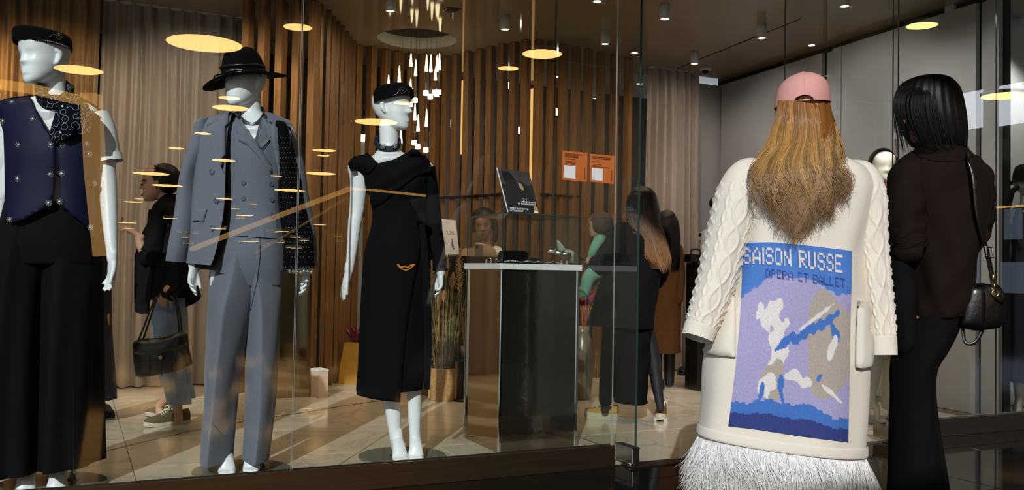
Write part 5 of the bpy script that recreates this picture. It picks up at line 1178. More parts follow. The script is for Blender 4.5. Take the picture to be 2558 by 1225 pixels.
mb.sweep([P(2420,372,YB+.02)]+C, [(.008,.002)]*3+[(.009,.002)]*2+[(.010,.003)]*3, ref=FWD, seg=8, sub=5); mb.sweep([P(2420,372,YB+.02), P(2412,400,YB+.16), P(2390,520,YB+.2), P(2380,640,YB+.2), P(2388,720,YB+.05), P(2396,770,YB-.07)], [(.008,.002)]*6, ref=FWD, seg=8, sub=5); mb.sweep([P(2405,822,YB-.1), P(2412,856,YB-.11), P(2436,856,YB-.12), P(2455,826,YB-.11)], [(.007,.003)]*4, ref=FWD, seg=8, sub=5); mb.build('strap', M['black_leather'], t)
mb = MB()
for dx, dy in ((-8, 0), (8, 4)): mb.sweep([P(2470+dx,616+dy,YB-.165), P(2473+dx,640+dy,YB-.165)], [.0028]*2, seg=8, sub=1)
mb.sweep([P(2460,616,YB-.165), P(2480,620,YB-.165)], [.0028]*2, seg=8, sub=1); mb.sweep([P(2463,640,YB-.165), P(2483,644,YB-.165)], [.0028]*2, seg=8, sub=1); mb.build('buckle', M['steel'], t)
mb = MB(); c = P(2486, 733, YB-.152); mb.sweep([c+RIGHT*(.013*math.cos(k*.5236))+UP*(.012*math.sin(k*.5236)) for k in range(13)], [.0032]*13, seg=8, sub=1, caps=False); mb.ell(P(2481,694,YB-.145), RIGHT*.006, FWD*.006, UP*.014); mb.ell(P(2484,714,YB-.147), RIGHT*.005, FWD*.005, UP*.010); mb.build('ring', M['gold'], t)
# ================================================================== display case and what stands around it
M['case_white'] = mat('case_white', 'dedad6', .35, var=.01)
M['case_glass'] = glassmat('case_glass', (.965, .98, .965))
M['counter'] = mat('counter_dark', '1c1a14', .25, spec=.5, var=.2)
s0, s1, d0, d1 = .190, .690, .520, 1.02
t = thing('display_case', 'mirrored pedestal display case with white slab and glass box beside the entrance', 'display case', ((s0+s1)/2, (d0+d1)/2, 0))
b = MB(); b.box((s0+.012, d0+.006, 0), (s1-.012, d1-.006, 1.012)); b.m = [0, 0, 1, 2, 0, 2]; b.build('pedestal', [M['steel'], M['mirror'], M['mirror_side']], t, smooth=False)
for sx in (s0, s1-.020):
    for dx in (d0, d1-.020):
        b = MB(); b.bbox((sx, dx, 0), (sx+.020, dx+.020, 1.012), .004); b.build('corner_trim', M['chrome'], t, smooth=False)
b = MB(); b.bbox((s0-.010, d0-.010, 1.012), (s1+.010, d1+.010, 1.046), .002); b.build('slab', M['case_white'], t, smooth=False)
g0, g1, e0, e1, zt = s0+.004, s1-.004, d0+.004, d1-.004, 1.322; th = .005
for a, c in (((g0, e0, 1.047), (g1, e0+th, zt)), ((g0, e1-th, 1.047), (g1, e1, zt)), ((g0, e0, 1.047), (g0+th, e1, zt)), ((g1-th, e0, 1.047), (g1, e1, zt)), ((g0-.003, e0-.003, zt), (g1+.003, e1+.003, zt+.006))):
    b = MB(); b.box(a, c); big = [i for i, f in enumerate(b.f)]
    dims = [c[k]-a[k] for k in range(3)]; ax = dims.index(min(dims)); fa = {0: (3, 5), 1: (2, 4), 2: (0, 1)}[ax]; b.m = [0 if i in fa else 1 for i in range(6)]
    b.build('glass_pane', [M['case_glass'], M['green_edge']], t, smooth=False)
zs = 1.0475
# things inside the case
def at_case(px, py, z=zs): return Fl(px, py, z) if False else None
def inside(px, d): p = Pd(px, 650, d); return Vector((p.x, d, zs))
c = inside(1282, .72); t2 = thing('pillbox_cap', 'black pillbox cap with crystal edge lying in the glass case', 'cap', c)
b = MB(); b.lathe([(.0005, .075), (.05, .076), (.082, .07), (.09, .055), (.094, .02), (.092, .0), (.0005, .0)], c, 32, sy=.9); b.build('cap', M['black_felt'], t2)
b = MB()
for k in range(30): a = 2*math.pi*k/30; b.ell(c+Vector((.094*math.cos(a), .085*math.sin(a), .012)), (.004, 0, 0), (0, .004, 0), (0, 0, .004), 6, 4)
b.build('bead_trim', M['crystal'], t2)
for nm, x0, x1, dd, lab in (('necklace', 1262, 1345, .60, 'large crystal necklace spread at the front of the case'), ('necklace', 1335, 1405, .585, 'thin chain necklace at the right of the case front')):
    A, B_ = inside(x0, dd), inside(x1, dd); b = MB(); rg = random.Random(int(x0))
    for k in range(26):
        f = k/25; p = A+(B_-A)*f+Vector((0, .02*math.sin(f*9), .006+.008*abs(math.sin(f*7)))); r = .0055 if x0 < 1300 else .0035
        b.ell(p, (r, 0, 0), (0, r, 0), (0, 0, r*1.1), 6, 4)
    tag(b.build(nm, M['crystal'], loc=(A+B_)/2), lab, 'necklace')
b = MB(); a = inside(1240, .57); e = inside(1405, .57); b.bbox((a.x, .555, zs), (e.x, .64, zs+.003), .001); tag(b.build('velvet_pad', M['black_felt'], smooth=False, loc=((a.x+e.x)/2, .6, zs)), 'black display pad under the necklaces', 'pad')
c = inside(1418, .84); t2 = thing('bust_stand', 'white sculpted jewellery stand in the right of the glass case', 'jewellery stand', c)
b = MB(); bp = [(1390,602), (1396,603), (1402,616), (1412,624), (1426,626), (1438,634), (1446,650), (1447,660), (1434,664), (1420,656), (1404,650), (1395,636)]
cx = sum(p[0] for p in bp)/len(bp); cy = sum(p[1] for p in bp)/len(bp); Yc = Yof(c)
rings = [[P(cx+(x-cx)*f, cy+(y-cy)*f, Yc)+FWD*dz for x, y in bp] for f, dz in ((.01, -.045), (.7, -.04), (.97, -.02), (1, 0), (.97, .02), (.7, .04), (.01, .045))]
b.grid(rings, True); zmin = min(v.z for v in b.v)
for v in b.v: v.z += zs+.002-zmin
b.build('stand', M['case_white'], t2)
for k, (x, y) in enumerate(((1380, 628), (1398, 632), (1414, 636))):
    q = P(x, y, Yc-.07); q.z += zs-zmin; b = MB(); b.sweep([q-RIGHT*.02, q+RIGHT*.02-UP*.004], [.013, .014], seg=16, sub=1); b.build('ring_roll', M['steel'], t2)
b = MB(); b.sweep([Vector((q.x, q.y, zs)), q], [.004, .004], seg=8, sub=1); b.build('post', M['steel'], t2)
for k_, (x, dd) in enumerate(((1178, .60), (1195, .66), (1234, .535), (1240, .575), (1403, .545), (1416, .565))):
    c = inside(x, dd) if x > 1236 else Vector((g0+.02+.0*x, .56+.3*(1236-x)/80, zs)); b = MB(); b.lathe([(.0005, .0), (.006, .0), (.005, .018), (.007, .02), (.006, .026), (.0005, .027)], c, 12)
    tag(b.build('ring_holder', M['chrome'], loc=c), ORD[k_]+' from left of the tiny chrome ring holders on the white slab', 'ring holder', 'ring holders in the case')
# magazine on top of the glass box
YM = 5.12
t = thing('magazine', 'dark fashion magazine leaning upright on top of the glass case', 'magazine', P(1308, 534, YM))
TL, TR, BL, BR = P(1241, 419, YM+.02), P(1322, 431, YM+.06), P(1269, 530, YM-.06), P(1347, 535, YM-.02)
nrm = (TR-TL).cross(BL-TL).normalized()
if nrm.dot(CAM0-TL) < 0: nrm = -nrm
def quad(mb, poly, off, mi=0, base=(TL, TR, BL, BR), n=None):
    TL_, TR_, BL_, BR_ = base; n = n or nrm
    def pt(u, v): return (TL_*(1-u)+TR_*u)*(1-v)+(BL_*(1-u)+BR_*u)*v
    k = len(mb.v); mb.v += [pt(u, v)+n*off for u, v in poly]+[pt(u, v)+n*(off-.0012) for u, v in poly]; m = len(poly)
    mb.f.append(tuple(range(k, k+m))); mb.m.append(mi); mb.f.append(tuple(range(k+2*m-1, k+m-1, -1))); mb.m.append(mi)
    for i in range(m): mb.f.append((k+i, k+m+i, k+m+(i+1) % m, k+(i+1) % m)); mb.m.append(mi)
M['paper'] = mat('paper_white', 'd9d6d8', .6); M['print_dark'] = mat('print_dark', '1d1816', .35, var=.25, vscale=14); M['print_grey'] = mat('print_grey', '3b3432', .35, var=.3, vscale=10)
M['print_black'] = mat('print_black', '0d0b0b', .35); M['print_skin'] = mat('print_skin', 'a8805f', .4); M['print_tan'] = mat('print_tan', 'b8874c', .4); M['ink'] = mat('ink', '2a1208', .6)
b = MB(); sp = (BL-TL).normalized(); b.v = []; 
for off in (0, -.014): b.v += [p+nrm*off for p in (TL, TR, BR, BL)]
b.f = [(0,1,2,3), (7,6,5,4), (0,4,5,1), (1,5,6,2), (2,6,7,3), (3,7,4,0)]; b.m = [0, 0, 1, 1, 1, 1]; b.build('pages', [M['print_dark'], M['paper']], t, smooth=False)
b = MB(); quad(b, [(0,0), (1,0), (1,.30), (.55,.42), (0,.36)], .0008); b.build('printed_backdrop', M['print_grey'], t, smooth=False)
b = MB(); quad(b, [(.12,.06), (.35,.05), (.5,.25), (.55,.45), (.5,.7), (.45,.97), (.1,.97), (.06,.6), (.16,.35), (.1,.2)], .0014); quad(b, [(.58,.27), (.68,.25), (.82,.36), (.9,.55), (.95,.75), (.95,.97), (.5,.97), (.52,.6), (.62,.5)], .0014); b.build('printed_figures', M['print_black'], t, smooth=False)
b = MB(); quad(b, [(.56,.30), (.62,.29), (.68,.37), (.70,.45), (.63,.47), (.57,.40)], .002); b.build('printed_face', M['print_skin'], t, smooth=False)
b = MB(); quad(b, [(.88,.80), (.97,.84), (1,.99), (.92,.99), (.86,.9)], .002); b.build('printed_patch', M['print_tan'], t, smooth=False)
b = MB(); quad(b, [(.84,.93), (.96,.94), (.965,.99), (.845,.985)], .0026); b.build('barcode_label', M['paper'], t, smooth=False)
b = MB(); quad(b, [(-.012,0), (.014,0), (.014,1), (-.012,1)], .0016); b.build('spine', M['paper'], t, smooth=False)
def label_text(body, org, xd, yd, size, m, parent, align='LEFT', name='lettering', bold=0.0):
    c = bpy.data.curves.new(name, 'FONT'); c.body = body; c.size = size; c.align_x = align; c.extrude = .0003; c.offset = bold
    o = bpy.data.objects.new(name, c); COL.objects.link(o); xd = xd.normalized(); zd = xd.cross(yd).normalized(); yd = zd.cross(xd)
    mt = Matrix((xd, yd, zd)).transposed().to_4x4(); mt.translation = Vector(org)
    dg = bpy.context.evaluated_depsgraph_get(); me = bpy.data.meshes.new_from_object(o.evaluated_get(dg)); bpy.data.objects.remove(o)
    me.transform(mt); off = Vector(); q = parent
    while q is not None: off += q.location; q = q.parent
    me.transform(Matrix.Translation(-off)); me.materials.clear(); me.materials.append(m)
    r = bpy.data.objects.new(name, me); COL.objects.link(r); r.parent = parent; return r
def mp(u, v, o=.003): return (TL*(1-u)+TR*u)*(1-v)+(BL*(1-u)+BR*u)*v+nrm*o
xd, yd = TR-TL, TL-BL
label_text('СВЕТЛЫЙ ПУТЬ\nПОТОМКОВ', mp(.08, .935), BR-BL, yd, .0135, M['paper'], t, bold=.0003)
label_text('SHINING PATH\nOF DESCENDANTS', mp(.97, .755), BR-BL, yd, .0125, M['paper'], t, 'RIGHT', bold=.0003)
label_text('21', mp(.55, .735), BR-BL, yd, .03, M['paper'], t)
# sales counter with leaflet
t = thing('sales_counter', 'dark glossy sales counter behind the display case', 'counter', (1.1, 2.7, 0))
q0 = Pd(1085, 640, 2.67); zc = 1.12
b = MB(); b.bbox((q0.x, 2.68, 0), (q0.x+.95, 2.92, zc-.03), .003); b.build('cabinet', M['counter'], t, smooth=False)
b = MB(); b.bbox((q0.x-.02, 2.66, zc-.03), (q0.x+.97, 2.94, zc), .003); b.build('worktop', M['counter'], t, smooth=False)
TL2, TR2, BL2, BR2 = Pd(1087, 549, 2.82), Pd(1138, 553, 2.82), Pd(1101, 641, 2.73), Pd(1148, 638, 2.73)
dz = zc+.001-min(BL2.z, BR2.z); 
for p in (TL2, TR2, BL2, BR2): p.z += dz
n2 = (TR2-TL2).cross(BL2-TL2).normalized(); n2 = n2 if n2.dot(CAM0-TL2) > 0 else -n2; bs = (TL2, TR2, BL2, BR2)
t = thing('leaflet', 'white promotional leaflet reading 20% propped on the counter', 'leaflet', (BL2+BR2)/2)
M['leaf_paper'] = mat('leaflet_paper', 'cfccd2', .35, spec=.4); M['grey_print'] = mat('grey_print', '55555c', .5)
b = MB(); quad(b, [(0,0), (1,0), (1,1), (0,1)], .0, base=bs, n=n2); b.build('sheet', M['leaf_paper'], t, smooth=False)
b = MB()
for u, v, w, h in ((.70,.60,.06,.10), (.68,.72,.10,.14), (.72,.83,.08,.06)): quad(b, [(u-w/2,v-h/2), (u+w/2,v-h/2), (u+w*.7,v+h/2), (u-w*.5,v+h/2)], .0016, base=bs, n=n2)
for k in range(9): u = .28-.05*math.sin(k*.5); quad(b, [(u,k*.08), (u+.015,k*.08), (u+.02+.03*(k > 5),k*.08+.085), (u+.005+.03*(k > 5),k*.08+.085)], .0014, base=bs, n=n2)
b.build('printed_drawing', M['grey_print'], t, smooth=False)
lp = lambda u, v: (TL2*(1-u)+TR2*u)*(1-v)+(BL2*(1-u)+BR2*u)*v+n2*.002
label_text('20%', lp(.42, .43), TR2-TL2, TL2-BL2, .045, M['grey_print'], t); label_text('20%', lp(.2, .78), TR2-TL2, TL2-BL2, .03, M['leaf_paper'], t)
for k in range(3): label_text('------------', lp(.45, .07+k*.035), TR2-TL2, TL2-BL2, .012, M['grey_print'], t)
# orange notices stuck on the shop-front glass (the code square stays blank)
M['orange'] = mat('orange_notice', 'b8622a', .5, var=.02)
for i, (a, b_, c, d_, txt1, txt2) in enumerate((((1405,376), (1467,382), (1404,449), (1466,455), 'СКАЧАЙТЕ ПРИЛОЖЕНИЕ\nИ ПОЛУЧИТЕ БОНУС\nС ПЕРВОЙ ПОКУПКИ', 'Бонусы за покупки\n\n- Персональные скидки\n- Накопление баллов\n- Закрытые показы'), ((1474,384), (1535,390), (1473,454), (1533,460), 'ПОДПИСЫВАЙТЕСЬ НА НАС\nИ УЗНАВАЙТЕ О НОВИНКАХ', 'Мы в соцсетях\n\n- Новые коллекции\n- Скидки\n- Закрытые показы и мероприятия'))):
    q = [Pd(x, y, .0235) for x, y in (a, b_, c, d_)]; n3 = Vector((0, -1, 0))
    t = thing('notice', ('orange notice with white square on the glass, nearer the magazine' if i == 0 else 'orange notice with white square on the glass, nearer the door edge'), 'notice', (q[2]+q[3])/2, 'orange notices on the glass')
    b = MB(); quad(b, [(0,0), (1,0), (1,1), (0,1)], .0, base=q, n=n3); b.build('sheet', M['orange'], t, smooth=False)
    b = MB(); quad(b, [(.08,.50), (.53,.50), (.53,.93), (.08,.93)], .0008, base=q, n=n3); b.build('white_square', M['paper'], t, smooth=False)
    pp = lambda u, v: (q[0]*(1-u)+q[1]*u)*(1-v)+(q[2]*(1-u)+q[3]*u)*v+n3*.001
    label_text(txt1, pp(.09, .12), q[1]-q[0], UP, .0078, M['ink'], t, bold=.0002); label_text(txt2, pp(.09, .29), q[1]-q[0], UP, .0062, M['ink'], t)
    label_text('ПОДРОБНОСТИ', pp(.92, .93), UP, -(q[1]-q[0]), .0075, M['ink'], t)
# ------------------------------------------------------------------ pendant chandelier
t = thing('chandelier', 'cluster chandelier of glass rods with glowing cones hung from the round ceiling recess', 'chandelier', (hc.x, hc.y, ZC+.15))
M['rod_glass'] = glassmat('rod_glass', (.95, .95, .95)); M['cone_glow'] = emitmat('cone_glow', 'ffe2ae', 4.5); M['tip_glow'] = emitmat('tip_glow', 'ffedc8', 8); M['wire'] = mat('wire', '6b5f50', .4, metal=.6)
PEN = [(1027,132,165,232), (1039,148,190,256), (1066,136,178,238), (1077,136,180,247), (1092,138,179,241), (1098,132,175,236), (998,164,205,262), (1066,272,316,380), (1045,286,328,372), (1002,325,357,420), (1037,258,300,362), (971,186,220,300), (1026,196,225,266), (1088,168,200,236)]
for i, (x, y0, y1, y2) in enumerate(PEN):
    rr = random.Random(i); a = rr.uniform(0, 6.28); R = HR*.75*math.sqrt(rr.random()); Yp = Yof(Vector((hc.x, hc.y, ZC)))+rr.uniform(-.28, .28)
    p0, p1, p2 = P(x, y0, Yp), P(x, y1, Yp), P(x, y2, Yp); p1.x, p1.y = p0.x, p0.y; p2.x, p2.y = p0.x, p0.y
    g = bpy.data.objects.new('pendant', None); COL.objects.link(g); g.parent = t; g.location = p0-Vector(t.location)
    b = MB(); b.sweep([p0, (p0.x, p0.y, ZC+.15)], [.0014, .0014], seg=5, sub=1); b.build('wire', M['wire'], g)
    b = MB(); b.lathe([(.002, p0.z), (.006, p0.z-.02), (.016, p1.z), (.0005, p1.z)], (p0.x, p0.y, 0), 14); b.build('glowing_cone', M['cone_glow'], g)
    b = MB(); b.lathe([(.015, p1.z), (.015, p2.z+.03)], (p0.x, p0.y, 0), 14); b.build('glass_tube', M['rod_glass'], g)
    b = MB(); b.lathe([(.0005, p2.z+.04), (.023, p2.z+.04), (.024, p2.z), (.0005, p2.z-.006)], (p0.x, p0.y, 0), 14); b.build('glowing_tip', M['tip_glow'], g)
# smoke vent in the ceiling
p = Fl(1128, 24, ZC); b = MB(); b.bbox((p.x-.06, p.y-.06, ZC-.006), (p.x+.06, p.y+.06, ZC), .002)
for k in range(5): b.box((p.x-.045, p.y-.045+k*.02, ZC-.010), (p.x+.045, p.y-.037+k*.02, ZC-.006))
tag(b.build('ceiling_vent', M['bronze'], smooth=False, loc=p), 'small square vent in the ceiling beside the chandelier recess', 'vent')
# ------------------------------------------------------------------ pedestal, boxes, bag, basket, vase
c = Fl(731, 994); t = thing('mirror_pedestal', 'tall bronze mirror pedestal behind the grey suit', 'pedestal', c)
b = MB(); b.bbox((c.x-.13, c.y-.0, 0), (c.x+.13, c.y+.17, .985), .004); b.build('body', M['mirror_side'], t, smooth=False)
b = MB(); b.bbox((c.x-.135, c.y-.005, .985), (c.x+.135, c.y+.175, .998), .002); b.build('top', M['steel'], t, smooth=False)
M['blush'] = mat('blush_card', 'd3b9a6', .6); M['gold_paper'] = mat('gold_paper', 'd09a3a', .35, spec=.6, var=.12, vscale=12, bump=.25, bscale=14); M['pink_tissue'] = mat('pink_tissue', 'a8546a', .7, var=.3, vscale=20)
c = Fl(796, 992); t = thing('gift_box', 'small white box standing on the floor beside the slats', 'box', c)
b = MB(); b.obox(c+UP*.105, (RIGHT*.7+FWD*.7)*.045, (FWD*.7-RIGHT*.7)*.06, UP*.105); b.m = [0, 1, 0, 0, 0, 0]; b.build('carton', [M['blush'], M['case_white']], t, smooth=False)
b = MB(); b.obox(c+UP*.212, (RIGHT*.7+FWD*.7)*.047, (FWD*.7-RIGHT*.7)*.062, UP*.008); b.build('lid', M['case_white'], t, smooth=False)
YGb = 7.95; c = P(886, 936, YGb); c.z = 0; t = thing('gift_bag', 'shiny gold paper gift bag with pink tissue on the floor', 'bag', c)
b = MB(); rings = []
for z, w, dp in ((0, .13, .07), (.15, .12, .065), (.36, .085, .05)): rings.append([c+RIGHT*(sx*w)+FWD*(sy*dp)+UP*z for sx, sy in ((-1,-1), (0,-1.05), (1,-1), (1,1), (0,1), (-1,1))])
b.grid(rings, True, 0, True, False); b.build('bag_body', M['gold_paper'], t, smooth=False)
b = MB(); rg = random.Random(4)
for k in range(9): a = k*.7; b.sweep([c+UP*.33, c+RIGHT*.05*math.cos(a)+FWD*.04*math.sin(a)+UP*.42, c+RIGHT*.12*math.cos(a)+FWD*.1*math.sin(a)+UP*(.48+rg.uniform(0, .05))], [(.02,.004), (.05,.004), (.012,.002)], seg=8)
b.build('tissue', M['pink_tissue'], t)
M['wicker'] = mat('seagrass', 'a8834f', .8, var=.25, vscale=50, bump=.4, bscale=120); M['stalk'] = mat('stalk', '5f5a2e', .7, var=.5, vscale=30); M['stalk_tan'] = mat('stalk_tan', 'a5834f', .7, var=.3, vscale=30); M['plume'] = mat('pampas_plume', 'c9a577', .9, var=.15, vscale=60)
c = Fl(1104, 1004); c = c+FWD*.1; t = thing('pampas_basket', 'round woven seagrass basket with a loop handle full of dry pampas grass', 'plant basket', c)
b = MB(); prof = []
for k in range(40): f = k/39; prof.append((.105+.012*f+.004*abs(math.sin(k*1.5708)), .25*f))
b.lathe([(.0005, 0)]+prof+[(.108, .25), (.10, .2), (.0005, .19)], c, 40); b.build('basket', M['wicker'], t)
for sg in (-1, 1):
    b = MB(); q = c+RIGHT*(sg*.10)-FWD*.03; b.sweep([q+UP*.02-FWD*.03, q+UP*.2-FWD*.035, q+UP*.30-FWD*.02, q+UP*.31+FWD*.02, q+UP*.27+FWD*.06], [.010]*5, seg=8, disp=lambda a, v: .002*math.sin(60*v+2*a)); b.build('handle', M['wicker'], t)
mb, mc = MB(), MB(); rg = random.Random(8)
for k in range(150):
    a = rg.uniform(0, 6.28); r = .08*math.sqrt(rg.random()); p = c+Vector((r*math.cos(a), r*math.sin(a), .19)); top = c+Vector((2.2*r*math.cos(a)+rg.gauss(0, .05), 2.2*r*math.sin(a)+rg.gauss(0, .05), rg.uniform(.65, 1.02)))
    (mb if k % 3 else mc).sweep([p, (p+top)/2+Vector((rg.gauss(0,.012), rg.gauss(0,.012), 0)), top], [.0022, .0018, .0010], seg=4, sub=3)
tag(mb.build('stalks', M['stalk'], t), kind='stuff'); tag(mc.build('dry_stalks', M['stalk_tan'], t), kind='stuff')
for x, y0, y1, w, dY in ((1147,735,628,13,-.05), (1114,700,648,9,-.02), (1096,775,712,9,-.1), (1078,720,655,8,0), (1130,730,690,7,.05), (1068,705,668,6,.05), (1108,760,735,6,-.12)):
    mb = MB(); Yp = Yof(c)+dY; A, B_ = P(x, y0, Yp), P(x+2, y1, Yp)
    for k in range(130):
        f = rg.random(); p = A+(B_-A)*f; wd = w*Yp/FPX*math.sin(math.pi*min(.97, f*.8+.15)); a = rg.uniform(0, 6.28); q = p+Vector((math.cos(a), math.sin(a), 0))*wd+UP*.035
        mb.sweep([p, (p+q)/2+UP*.006, q], [.0022, .0026, .0008], seg=3, sub=1, caps=False)
    mb.sweep([Vector((A.x, A.y, c.z+.2)), A, B_], [.002, .002, .001], seg=5, sub=2); mb.build('plume', M['plume'], t)
c = Fl(1140, 1008); c = c+FWD*.16+RIGHT*.06; t = thing('side_table', 'small black round side table behind the pampas basket', 'side table', c)
b = MB(); b.lathe([(.0005, .0), (.11, 0), (.11, .012), (.02, .02), (.018, .30), (.11, .305), (.11, .325), (.0005, .325)], c, 32); b.build('table', M['black_leather'], t)
t = thing('plant_pot', 'small grey pot of grass on the black side table', 'plant pot', c+UP*.325)
b = MB(); b.lathe([(.0005, .325), (.035, .325), (.045, .42), (.040, .42), (.0005, .41)], c, 24); M['pot'] = mat('pot_grey', '8a8784', .6); b.build('pot', M['pot'], t)
mb = MB()
for k in range(50): a = rg.uniform(0, 6.28); mb.sweep([c+Vector((.02*math.cos(a), .02*math.sin(a), .41)), c+Vector((.05*math.cos(a), .05*math.sin(a), rg.uniform(.6, .85)))], [.0018, .0006], seg=4, sub=1)
tag(mb.build('grass', M['stalk_tan'], t), kind='stuff')
c = Fl(1455, 1003); c = c+FWD*.1; t = thing('floor_vase', 'tall bronze floor vase of dried flowers beside the display case', 'vase', c)
M['vase'] = mat('vase_bronze', '6a5844', .3, spec=.6, var=.2, vscale=6); M['dried'] = mat('dried_flower', 'a8622e', .9, var=.4, vscale=20)
b = MB(); b.lathe([(.0005, 0), (.06, 0), (.075, .05), (.098, .25), (.10, .35), (.075, .46), (.05, .53), (.058, .58), (.05, .58), (.0005, .5)], c, 32); b.build('vase', M['vase'], t)
for k in range(14):
    a = rg.uniform(0, 6.28); top = c+Vector((.10*math.cos(a), .10*math.sin(a), rg.uniform(.72, .98))); b = MB(); b.sweep([c+UP*.55, (c+UP*.55+top)/2, top], [.003, .002, .002], seg=5, sub=2)
    for j in range(14): v = Vector((rg.gauss(0, 1), rg.gauss(0, 1), rg.gauss(0, 1))).normalized(); b.sweep([top, top+v*rg.uniform(.02, .05)], [.006, .0015], seg=4, sub=1)
    b.build('dried_flower', M['dried'] if k % 3 else M['pink_tissue'], t)
c = Vector((3.70, 3.955, .0)); q = Pd(1748, 590, 3.965); t = thing('wall_socket', 'white wall socket plate on the wall beside the right curtain', 'socket', q)
b = MB(); b.bbox((q.x-.04, q.y-.008, q.z-.05), (q.x+.04, q.y, q.z+.05), .004); b.build('plate', M['case_white'], t, smooth=False)
b = MB(); b.lathe([(.0005, 0), (.022, 0), (.02, .004), (.0005, .005)], Vector((0, 0, 0)), 16, M=Matrix.Rotation(math.pi/2, 3, 'X')); b.v = [v+Vector((q.x, q.y-.008, q.z+.012)) for v in b.v]; b.build('outlet', M['black'], t)
# ================================================================== people inside the boutique
M['black_wool'] = mat('black_wool', '0c0b0c', .85, spec=.15, var=.2, vscale=30)
M['denim'] = mat('pale_denim', '7d8ea6', .85, spec=.2, var=.16, vscale=5, bump=.1, bscale=300)
M['olive_suede'] = mat('olive_suede', '544832', .85, var=.1, vscale=40); M['sole'] = mat('sole_cream', 'b8ae94', .6, var=.06); M['rubber'] = mat('rubber_black', '12100e', .7)
M['lace'] = mat('lace', 'cfc4a8', .8); M['glitter'] = mat('gold_glitter', 'a8843c', .35, metal=.85, var=.6, vscale=220, bump=.4, bscale=300)
M['skin_fair'] = mat('skin_fair', 'b98d74', .55, var=.04, vscale=30); M['brown_hair'] = mat('brown_hair', '1a110c', .5, spec=.3, var=.35, vscale=50, stretch=(1, 1, .1))
M['tights'] = mat('tights', '171315', .6); M['lip'] = mat('lips', '8a4a44', .5); M['eye'] = mat('eye_dark', '15100d', .3)
def sneaker(parent, heel, toe, up_m, sole_m, h=.028, ankle=.09, logo=None, tread=False, laces=True):
    f = (toe-heel); L = f.length; f.normalize(); s = f.cross(UP); heel = Vector(heel); w = lambda x: np.interp(x, (0, .06, .2, .42, .65, .82, .94, 1), (.018, .030, .034, .032, .042, .041, .028, .008))*L/.28
    g = bpy.data.objects.new('shoe', None); COL.objects.link(g); g.parent = parent; off = Vector(); q = parent
    while q is not None: off += q.location; q = q.parent
    g.location = heel-off
    mb = MB(); xs = [0, .03, .08, .16, .26, .38, .5, .62, .74, .85, .93, .98, 1]
    out = [heel+f*(x*L)+s*w(x) for x in xs]+[heel+f*(x*L)-s*w(x) for x in xs[::-1]]
    tp = lambda p: .35*h*max(0, ((p-heel).dot(f)/L-.8))/.2
    mb.grid([[p+UP*(tp(p)) for p in out], [p+(p-(heel+f*L*.5)).normalized()*.003+UP*(h*.5+tp(p)) for p in out], [p+UP*(h+tp(p)) for p in out]], True, 0, True, True)
    if tread:
        for k in range(22):
            x = .05+k*.042; 
            for sg in (-1, 1): mb.obox(heel+f*(x*L)+s*(sg*w(x))+UP*(h*.3), f*.0045, s*.004, UP*h*.28)
    mb.build('sole', sole_m, g, smooth=False)
    mb = MB(); rings = []
    for x in (.0, .04, .12, .22, .34, .46, .58, .70, .82, .92, .985):
        ht = np.interp(x, (0, .04, .12, .28, .40, .52, .66, .82, .93, 1), (.055, .075, .070, .060, .078, .068, .050, .038, .030, .012))*L/.28*ankle/.09; ww = w(x)*.96; c = heel+f*(x*L)+UP*(h+.3*h*max(0, x-.8)/.2-.004)
        rings.append([c+s*(ww*math.copysign(abs(math.cos(a))**.7, math.cos(a)))+UP*(ht*max(0, math.sin(a))**.75) for a in [math.pi*k/16 for k in range(17)]])
    mb.grid(rings, False); u = mb.build('upper', up_m, g)
    if laces:
        mb = MB()
        for k in range(6):
            x = .42+k*.045; ht = np.interp(x, (.40, .52, .66), (.078, .068, .050))*L/.28*ankle/.09; c = heel+f*(x*L)+UP*(h+ht+.002)
            mb.sweep([c-s*.022-UP*.008, c-s*.01+UP*.001, c+s*.012+f*.012+UP*.001, c+s*.024+f*.014-UP*.008], [.0028]*4, seg=6, sub=2)
        for sg in (-1, 1): c = heel+f*(.42*L)+UP*(h+.08*ankle/.09); mb.sweep([c, c+s*(.02*sg)+UP*.018+f*.02, c+s*(.035*sg)+f*.03-UP*.01], [.0028]*3, seg=6, sub=3)
        mb.build('laces', M['lace'], u)
    return g, f, s
# ------------------------------------------------------------------ woman with the chain bag, facing left
YW = 5.56
t = thing('person', 'woman in profile in black blazer and pale jeans, pointing a finger, chain bag in hand', 'person', Fl(420, 1066))
b = MB(); hMw, *_ = head(b, P(396, 461, YW), .232, yaw=-1.42, pitch=-.04, seg=64, rows=56)
limb(b, [(410,488,YW,17), (418,505,YW,16), (424,522,YW,24)], sub=3)
loft(b, [(515,515,402,450,YW,.06), (560,560,396,458,YW,.08), (650,650,392,460,YW,.075), (740,740,394,458,YW,.075)], cap0=True, cap1=True)
limb(b, [(426,730,YW-.05,26), (428,850,YW-.04,22), (436,950,YW-.03,17), (444,1020,YW-.03,11), (446,1046,YW-.03,11)]); limb(b, [(440,730,YW+.12,26), (448,850,YW+.12,22), (452,950,YW+.12,17), (404,1010,YW+.25,11), (400,1030,YW+.25,11)])
limb(b, [(402,540,YW-.10,15), (388,615,YW-.13,13), (368,638,YW-.16,12), (352,612,YW-.17,12), (346,590,YW-.17,9.5)])
hand(b, P(345, 588, YW-.17), Vector(-RIGHT*.85+UP*.5), Vector(-UP-RIGHT*.2), L=.17, thumb=-1, curl=(.0,.75,.9,1.0), width=.95)
limb(b, [(438,540,YW-.10,15), (450,630,YW-.17,14), (436,700,YW-.24,12), (418,726,YW-.28,11)]); hand(b, P(416, 728, YW-.28), Vector(-RIGHT*.45-UP), FWD, L=.15, thumb=1, curl=(.9,.9,.9,.9))
remesh(b, .0058).build('body', M['skin_fair'], t)
